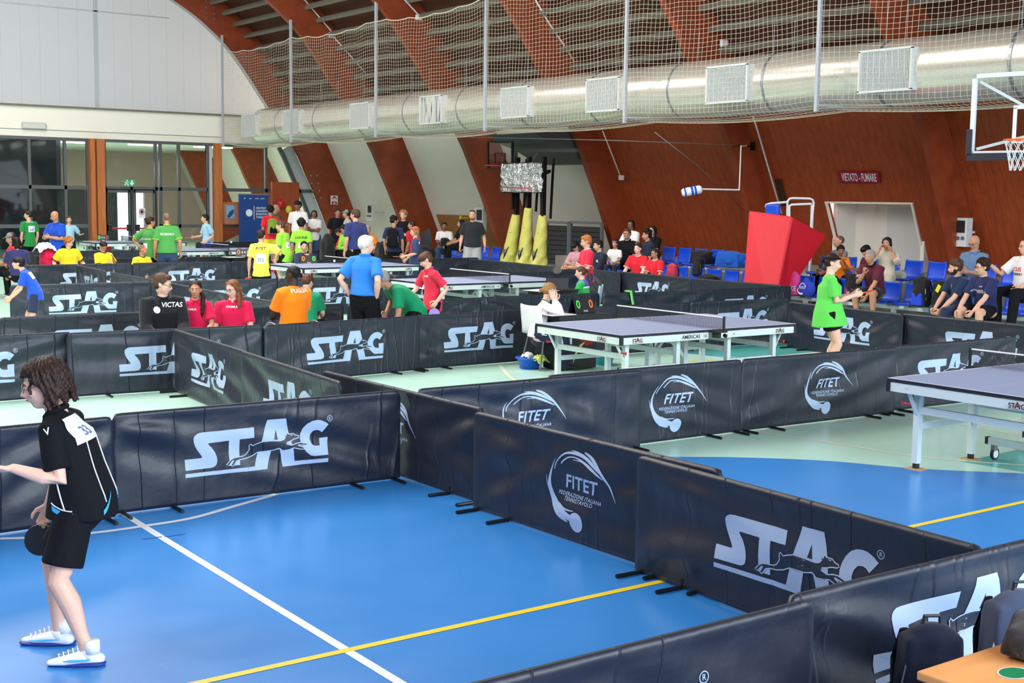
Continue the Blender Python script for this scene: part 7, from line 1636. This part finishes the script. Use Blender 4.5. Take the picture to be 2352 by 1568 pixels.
P = person('girl with red headband and long light brown hair in navy T-shirt, holding a black bat', 953, 520, 28.4, face=285, head=276, nod=6, ground=0, kid=0.2, g=0.95, shirt=('half', c('steelnavy', 42, 58, 92)), hem=0.08, pants=('bermuda', c('steelnavy', 42, 58, 92)), hair=('bob', 'light'), skin='light', headband=c('bandred', 215, 30, 44), L=(0.0, 0.17, -0.20), R=(0.0, 0.10, -0.25), Lp=(0.1, -0.6, -1), prints=[('text', 'e', 0.07, (0.02, 0.60), PW, 'left')])
Rz = P['Rz']; paddle('black bat held flat by the girl with red headband', P['hands'][-1][3], Rz @ Vector((0.1, 1, 0.05)), Rz @ Vector((0, -0.1, 1)), M['paddle_black'], M['paddle_red'])
person('woman in white T-shirt sitting with a black bag on her lap by the white wall', 1021, 510, 36.8, face=-4, head=0, pose='sit', H=1.66, g=1.2, shirt=('tee', WHT), pants=('long', JEAN), hair=('short', 'black'), skin='brown', **phone)
p = at_d(1022, 556, 36.2); blob('handbag', 'black bag on the lap of the seated woman in white T-shirt', 'bag', (p.x, p.y, p.z-0.12), (0.34, 0.22, 0.28), black_b, 33, 0.3)
person('dark haired girl in black and blue shirt sitting left of the man in black T-shirt', 1060, 504, 36.2, face=285, head=275, pose='sit', H=1.70, g=1.0, shirt=('tee', BLK), pants=('long', BLK), hair=('long', 'black'), skin='tan', **lap)
P = person('bearded man in black T-shirt and light grey shorts with sunglasses on his head', 1086, 483, 33.6, face=-6, head=-12, ground=0, g=1.22, shirt=('tee', c('charcoal', 38, 40, 44)), hem=0.05, pants=('bermuda', LGR), hair=('buzz', 'brown'), beard='red', skin='light', R=(0.06, 0.05, -0.29), L=(0.07, 0.02, -0.29))
K = MB(); 
for sg in (1, -1): K.ball(P['hp'](sg*0.03, 0.055, 0.105), (0.028, 0.010, 0.018), P['Rz'] @ Matrix.Identity(3), 12, 8)
K.bar(P['hp'](-0.06, 0.05, 0.105), P['hp'](0.06, 0.05, 0.105), 0.006); tag(K.build('sunglasses', M['black_plastic'], smooth=True), 'dark sunglasses pushed up on the head of the man in black T-shirt', 'sunglasses')
person('woman with short black hair in pink T-shirt looking down', 1318, 557, 30.2, face=322, head=310, nod=38, lean=16, pose='sit', H=1.58, g=1.2, shirt=('half', PINK), pants=('long', BLK), hair=('bowl', 'black'), skin='light', glasses=True, R=(0.02, 0.18, -0.16), L=(0.0, 0.17, -0.18), Rp=(0.6, -0.4, -0.8), Lp=(0.6, -0.4, -0.8))
P = person('boy with ginger-brown hair in red shirt and navy trousers, black bat in hand', 1345, 540, 23.0, face=292, head=280, nod=14, ground=0, kid=0.2, g=0.95, shirt=('tee', c('redfade', 218, 34, 62)), hem=0.07, pants=('long', c('navyb', 30, 52, 108)), hair=('short', 'ginger'), skin='light', collar=('crew', WHT), sleeve_trim=WHT, L=(-0.02, 0.17, -0.13), R=(0.0, 0.19, -0.16), Lp=(0.1, -0.5, -1), Rp=(0.3, -0.5, -1), Lh=((0, 1, 0.25), (-0.4, 0, 1), 0.1))
Rz = P['Rz']; paddle('black round bat in front of the ginger-haired boy in red', P['hands'][1][3], Rz @ Vector((0.2, 0.7, -0.3)), Rz @ Vector((-0.5, 0.9, 0.4)), M['paddle_black'])
person('man with dark hair in navy long sleeved shirt with a white round letter', 1374, 551, 28.6, face=305, head=290, nod=8, lean=8, pose='sit', H=1.80, g=1.12, shirt=('long', c('navye', 28, 34, 54)), pants=('long', BLK), hair=('short', 'black'), skin='light', prints=[('text', 'e', 0.07, (0.03, 0.42), PW, 'front')], **lap)
person('little girl with purple hair band and white top', 1413, 551, 28.6, face=-22, head=-20, pose='sit', H=1.22, kid=0.6, g=0.95, shirt=('tee', WHT), pants=('long', NAVY), hair=('wavy', 'dark'), skin='tan', headband=mat('band_purple', rgb(150, 120, 170), 0.6), **lap)
person('grey bearded man with glasses in black polo, pointing with one finger', 1441, 525, 29.3, face=-26, head=-22, lean=10, pose='sit', H=1.80, g=1.22, shirt=('tee', BLK), collar=('polo', BLK), pants=('long', BLK), hair=('short', 'brown'), beard='grey', skin='tan', glasses=True, R=(-0.02, 0.16, -0.07), Rp=(0.5, 0, -1), L=(0.0, 0.17, -0.22), Rh=((-0.2, 0.9, 0.4), (-1, 0, 0), 0.6))
person('woman with dark wavy hair and glasses in white top behind the man in black polo', 1450, 506, 30.4, face=-30, head=-30, pose='sit', H=1.66, g=1.0, shirt=('tee', WHT), pants=('long', BLK), hair=('bob', 'black'), skin='brown', glasses=True, **lap)
person('dark wavy haired man in navy polo with one hand at his mouth', 1487, 528, 28.9, face=295, head=280, nod=4, pose='sit', H=1.78, g=1.18, shirt=('tee', c('navypolo', 26, 32, 52)), collar=('polo', NAVY), pants=('long', BLK), hair=('wavy', 'black'), skin='tan', R=(-0.06, 0.12, -0.01), Rp=(0.3, 0.1, -1), L=(0.0, 0.16, -0.22))
person('woman with long dark hair and glasses in black behind the man in navy polo', 1500, 519, 29.8, face=-38, head=-42, pose='sit', H=1.66, g=1.0, shirt=('tee', BLK), pants=('long', BLK), hair=('long', 'black'), skin='light', glasses=True, **lap)
rt = dict(collar=('crew', WHT), sleeve_trim=WHT)
person('stout woman in red shirt with white trim and dark tied hair', 1466, 559, 27.4, face=-24, head=-28, lean=10, pose='sit', H=1.68, g=1.30, shirt=('tee', c('redteam', 222, 34, 48)), pants=('long', BLK), hair=('pony', 'dark'), skin='fair', R=(0.06, 0.17, -0.22), L=(0.0, 0.18, -0.23), **rt)
person('girl in red shirt with white trim wearing glasses, right of the stout woman in red', 1505, 571, 27.1, face=-34, head=-52, nod=4, lean=8, pose='sit', H=1.52, g=0.98, shirt=('tee', c('redteam', 222, 34, 48)), pants=('long', BLK), hair=('pony', 'dark'), skin='tan', glasses=True, R=(0.0, 0.17, -0.22), L=(0.0, 0.18, -0.22), **rt)
P = person('girl with long brown ponytail in green, white and purple jacket sitting at a desk', 1333, 612, 21.7, face=262, head=272, nod=10, lean=6, pose='sit', H=1.45, kid=0.3, g=1.15, shirt=('long', c('jacketgreen', 46, 168, 74)), pants=('long', NAVY), hair=('longpony', 'brown'), skin='fair', **lap)
q = P['origin']-P['Rz'] @ Vector((0, 0.06, 0)); plastic_chair('pale grey plastic chair of the ponytail girl in green and white jacket', (q.x, q.y, -0.06), P['T'].rotation_euler[2], mat('chair_grey', rgb(190, 205, 220), 0.4))
K = MB(); P0, P1, P2, P3 = P['P']; s_ = P['s']
K.tube([(P2.lerp(P3, 0.2))*s_, (P2.lerp(P3, 0.62)-P['up']*0.0)*s_, (P3-P['up']*0.012)*s_, (P3+P['up']*0.004)*s_], [0.111*s_, 0.102*s_, 0.062*s_, 0.042*s_], 20, flat=[0.72, 0.70, 0.8, 0.95], ref=P['bx']); K.build('purple_yoke', c('yokepurple', 96, 70, 175), P['T'], smooth=True)
K = MB(); K.tube([(P2.lerp(P3, 0.02))*s_, (P2.lerp(P3, 0.22))*s_], [0.114*s_, 0.113*s_], 20, flat=0.70, ref=P['bx']); K.build('white_band', WHT, P['T'], smooth=True)
person('man with cropped grey hair in dark grey shirt left of the white recess', 1929, 541, 25.2, face=300, head=292, pose='sit', H=1.78, g=1.1, shirt=('long', GREY), pants=('long', BLK), hair=('buzz', 'buzz'), skin='tan', **lap)
person('child with dark hair leaning cheek on hand in front of the man in dark grey', 1932, 563, 24.5, face=20, head=10, nod=14, lean=14, pose='sit', H=1.45, kid=0.3, shirt=('tee', ORG), pants=('long', BLK), hair=('crop', 'black'), skin='brown', **chin)
person('boy with black hair in dark red shirt looking down in front of the white recess', 1985, 564, 24.9, face=298, head=292, nod=30, lean=10, pose='sit', H=1.52, kid=0.2, shirt=('tee', MAR), pants=('long', BLK), hair=('bowl', 'black'), skin='light', R=(-0.05, 0.16, -0.08), L=(-0.04, 0.17, -0.14))
P = person('silver haired man in maroon polo resting his chin on his fist', 1998, 574, 22.9, face=-32, head=-36, nod=10, lean=24, pose='sit', H=1.76, g=1.12, shirt=('tee', MAR), collar=('polo', BLK), pants=('shorts', c('darknavy', 26, 28, 44)), hair=('short', 'grey'), skin='tan', R=(-0.08, 0.12, 0.0), Rp=(0.4, 0.2, -1), Rh=((-0.2, 0.4, 0.8), (-0.5, -0.8, 0), 1.3), L=(-0.06, 0.17, -0.22), legs={1: (0.07, 0.20, -0.25), -1: (0.11, 0.20, -0.25)}, prints=[('text', 'FITET', 0.025, (-0.09, 0.55), PW, 'front')])
person('woman with black bob in beige T-shirt holding both hands up to her ears', 2038, 545, 24.2, face=-14, head=-22, nod=6, pose='sit', H=1.66, g=1.08, shirt=('half', BEI), pants=('long', BEI), hair=('bob', 'black'), skin='tan', R=(-0.04, 0.09, 0.05), L=(-0.02, 0.09, 0.03), Rp=(0.7, 0.1, -1), Lp=(0.7, 0.1, -1), Rh=((-0.3, -0.1, 1), (-1, 0, 0), 0.7), Lh=((-0.3, -0.1, 1), (-1, 0, 0), 0.7))
person('young bearded man with wavy brown hair in navy T-shirt, hands clasped, looking left', 2195, 597, 20.7, face=305, head=283, nod=8, lean=16, pose='sit', H=1.80, g=1.12, shirt=('tee', c('petrol', 26, 44, 76)), pants=('long', NAVY), hair=('wavy', 'brown'), beard='dark', skin='light', R=(-0.05, 0.21, -0.20), L=(-0.07, 0.19, -0.20), Rp=(0.7, -0.4, -0.7), Lp=(0.7, -0.4, -0.7), prints=[('text', 'J', 0.03, (-0.02, 0.62), PW, 'front')])
person('young man with curly dark hair and glasses in navy T-shirt with white lettering', 2258, 596, 20.3, face=-36, head=-64, nod=6, lean=14, pose='sit', H=1.82, g=1.05, shirt=('tee', c('collab', 34, 40, 84)), pants=('shorts', BLK), hair=('curly', 'dark'), skin='light', glasses=True, R=(0.02, 0.19, -0.22), L=(-0.06, 0.20, -0.21), Rp=(0.7, -0.4, -0.7), Lp=(0.7, -0.4, -0.7), legs={1: (0.085, 0.22, -0.25), -1: (0.085, 0.22, -0.25)}, prints=[('text', 'COLLABORATORE', 0.020, (0.01, 0.44), PW, 'front'), ('text', 'TECNICO', 0.020, (0.01, 0.36), PW, 'front'), ('text', 'FITET', 0.014, (0.01, 0.62), PW, 'front')])
P = person('bald man with glasses in pale blue polo looking at his phone on the upper row', 2236, 541, 22.0, face=-30, head=-34, nod=26, pose='sit', H=1.84, g=1.22, shirt=('tee', DEN), collar=('polo', DEN), hem=0.06, pants=('long', NAVY), hair=('bald', 'dark'), skin='tan', glasses=True, **phone)
handheld('red cased phone held by the bald man in pale blue polo', P, 1, (0.07, 0.14, 0.012), mat('case_red', rgb(150, 60, 60), 0.5))
person('person in white printed T-shirt at the right edge, stretching an arm to the left', 2358, 549, 20.4, face=-38, head=-52, pose='sit', H=1.82, g=1.1, shirt=('tee', WHT), pants=('long', BLK), hair=('buzz', 'buzz'), skin='light', glasses=True, R=(0.13, 0.19, -0.03), Rp=(0.2, 0, -1), L=(0.0, 0.18, -0.22), prints=[('text', 'CUS', 0.05, (-0.03, 0.35), M['print_red'], 'front'), ('text', 'TORINO', 0.03, (-0.03, 0.18), PB, 'front')])

# clothes on a chair between the man checking his watch and the boy in yellow
p = at_d(100, 592, 28.2); plastic_chair('dark chair under a crimson jacket, left of the curly haired boy in yellow', (p.x, p.y, 0), P['T'].rotation_euler[2]+1.2, M['black_plastic'])
blob('jacket', 'crimson and black jacket hanging on the chair left of the curly haired boy in yellow', 'jacket', (p.x+0.1, p.y, 0.5), (0.42, 0.34, 0.55), c('crimson', 205, 18, 70), 41, 0.4)
towel('white towel thrown over the crimson jacket left of the curly haired boy in yellow', (p.x+0.02, p.y-0.05, 1.10), 0.5, 0.4, cloth('white_towel', 225, 225, 225), 8, 0.22, 0.2)
for o in bpy.data.objects:
    if 'label' in o and not (4 <= len(o['label'].split()) <= 16): print('LONGLABEL', len(o['label'].split()), o['label'])
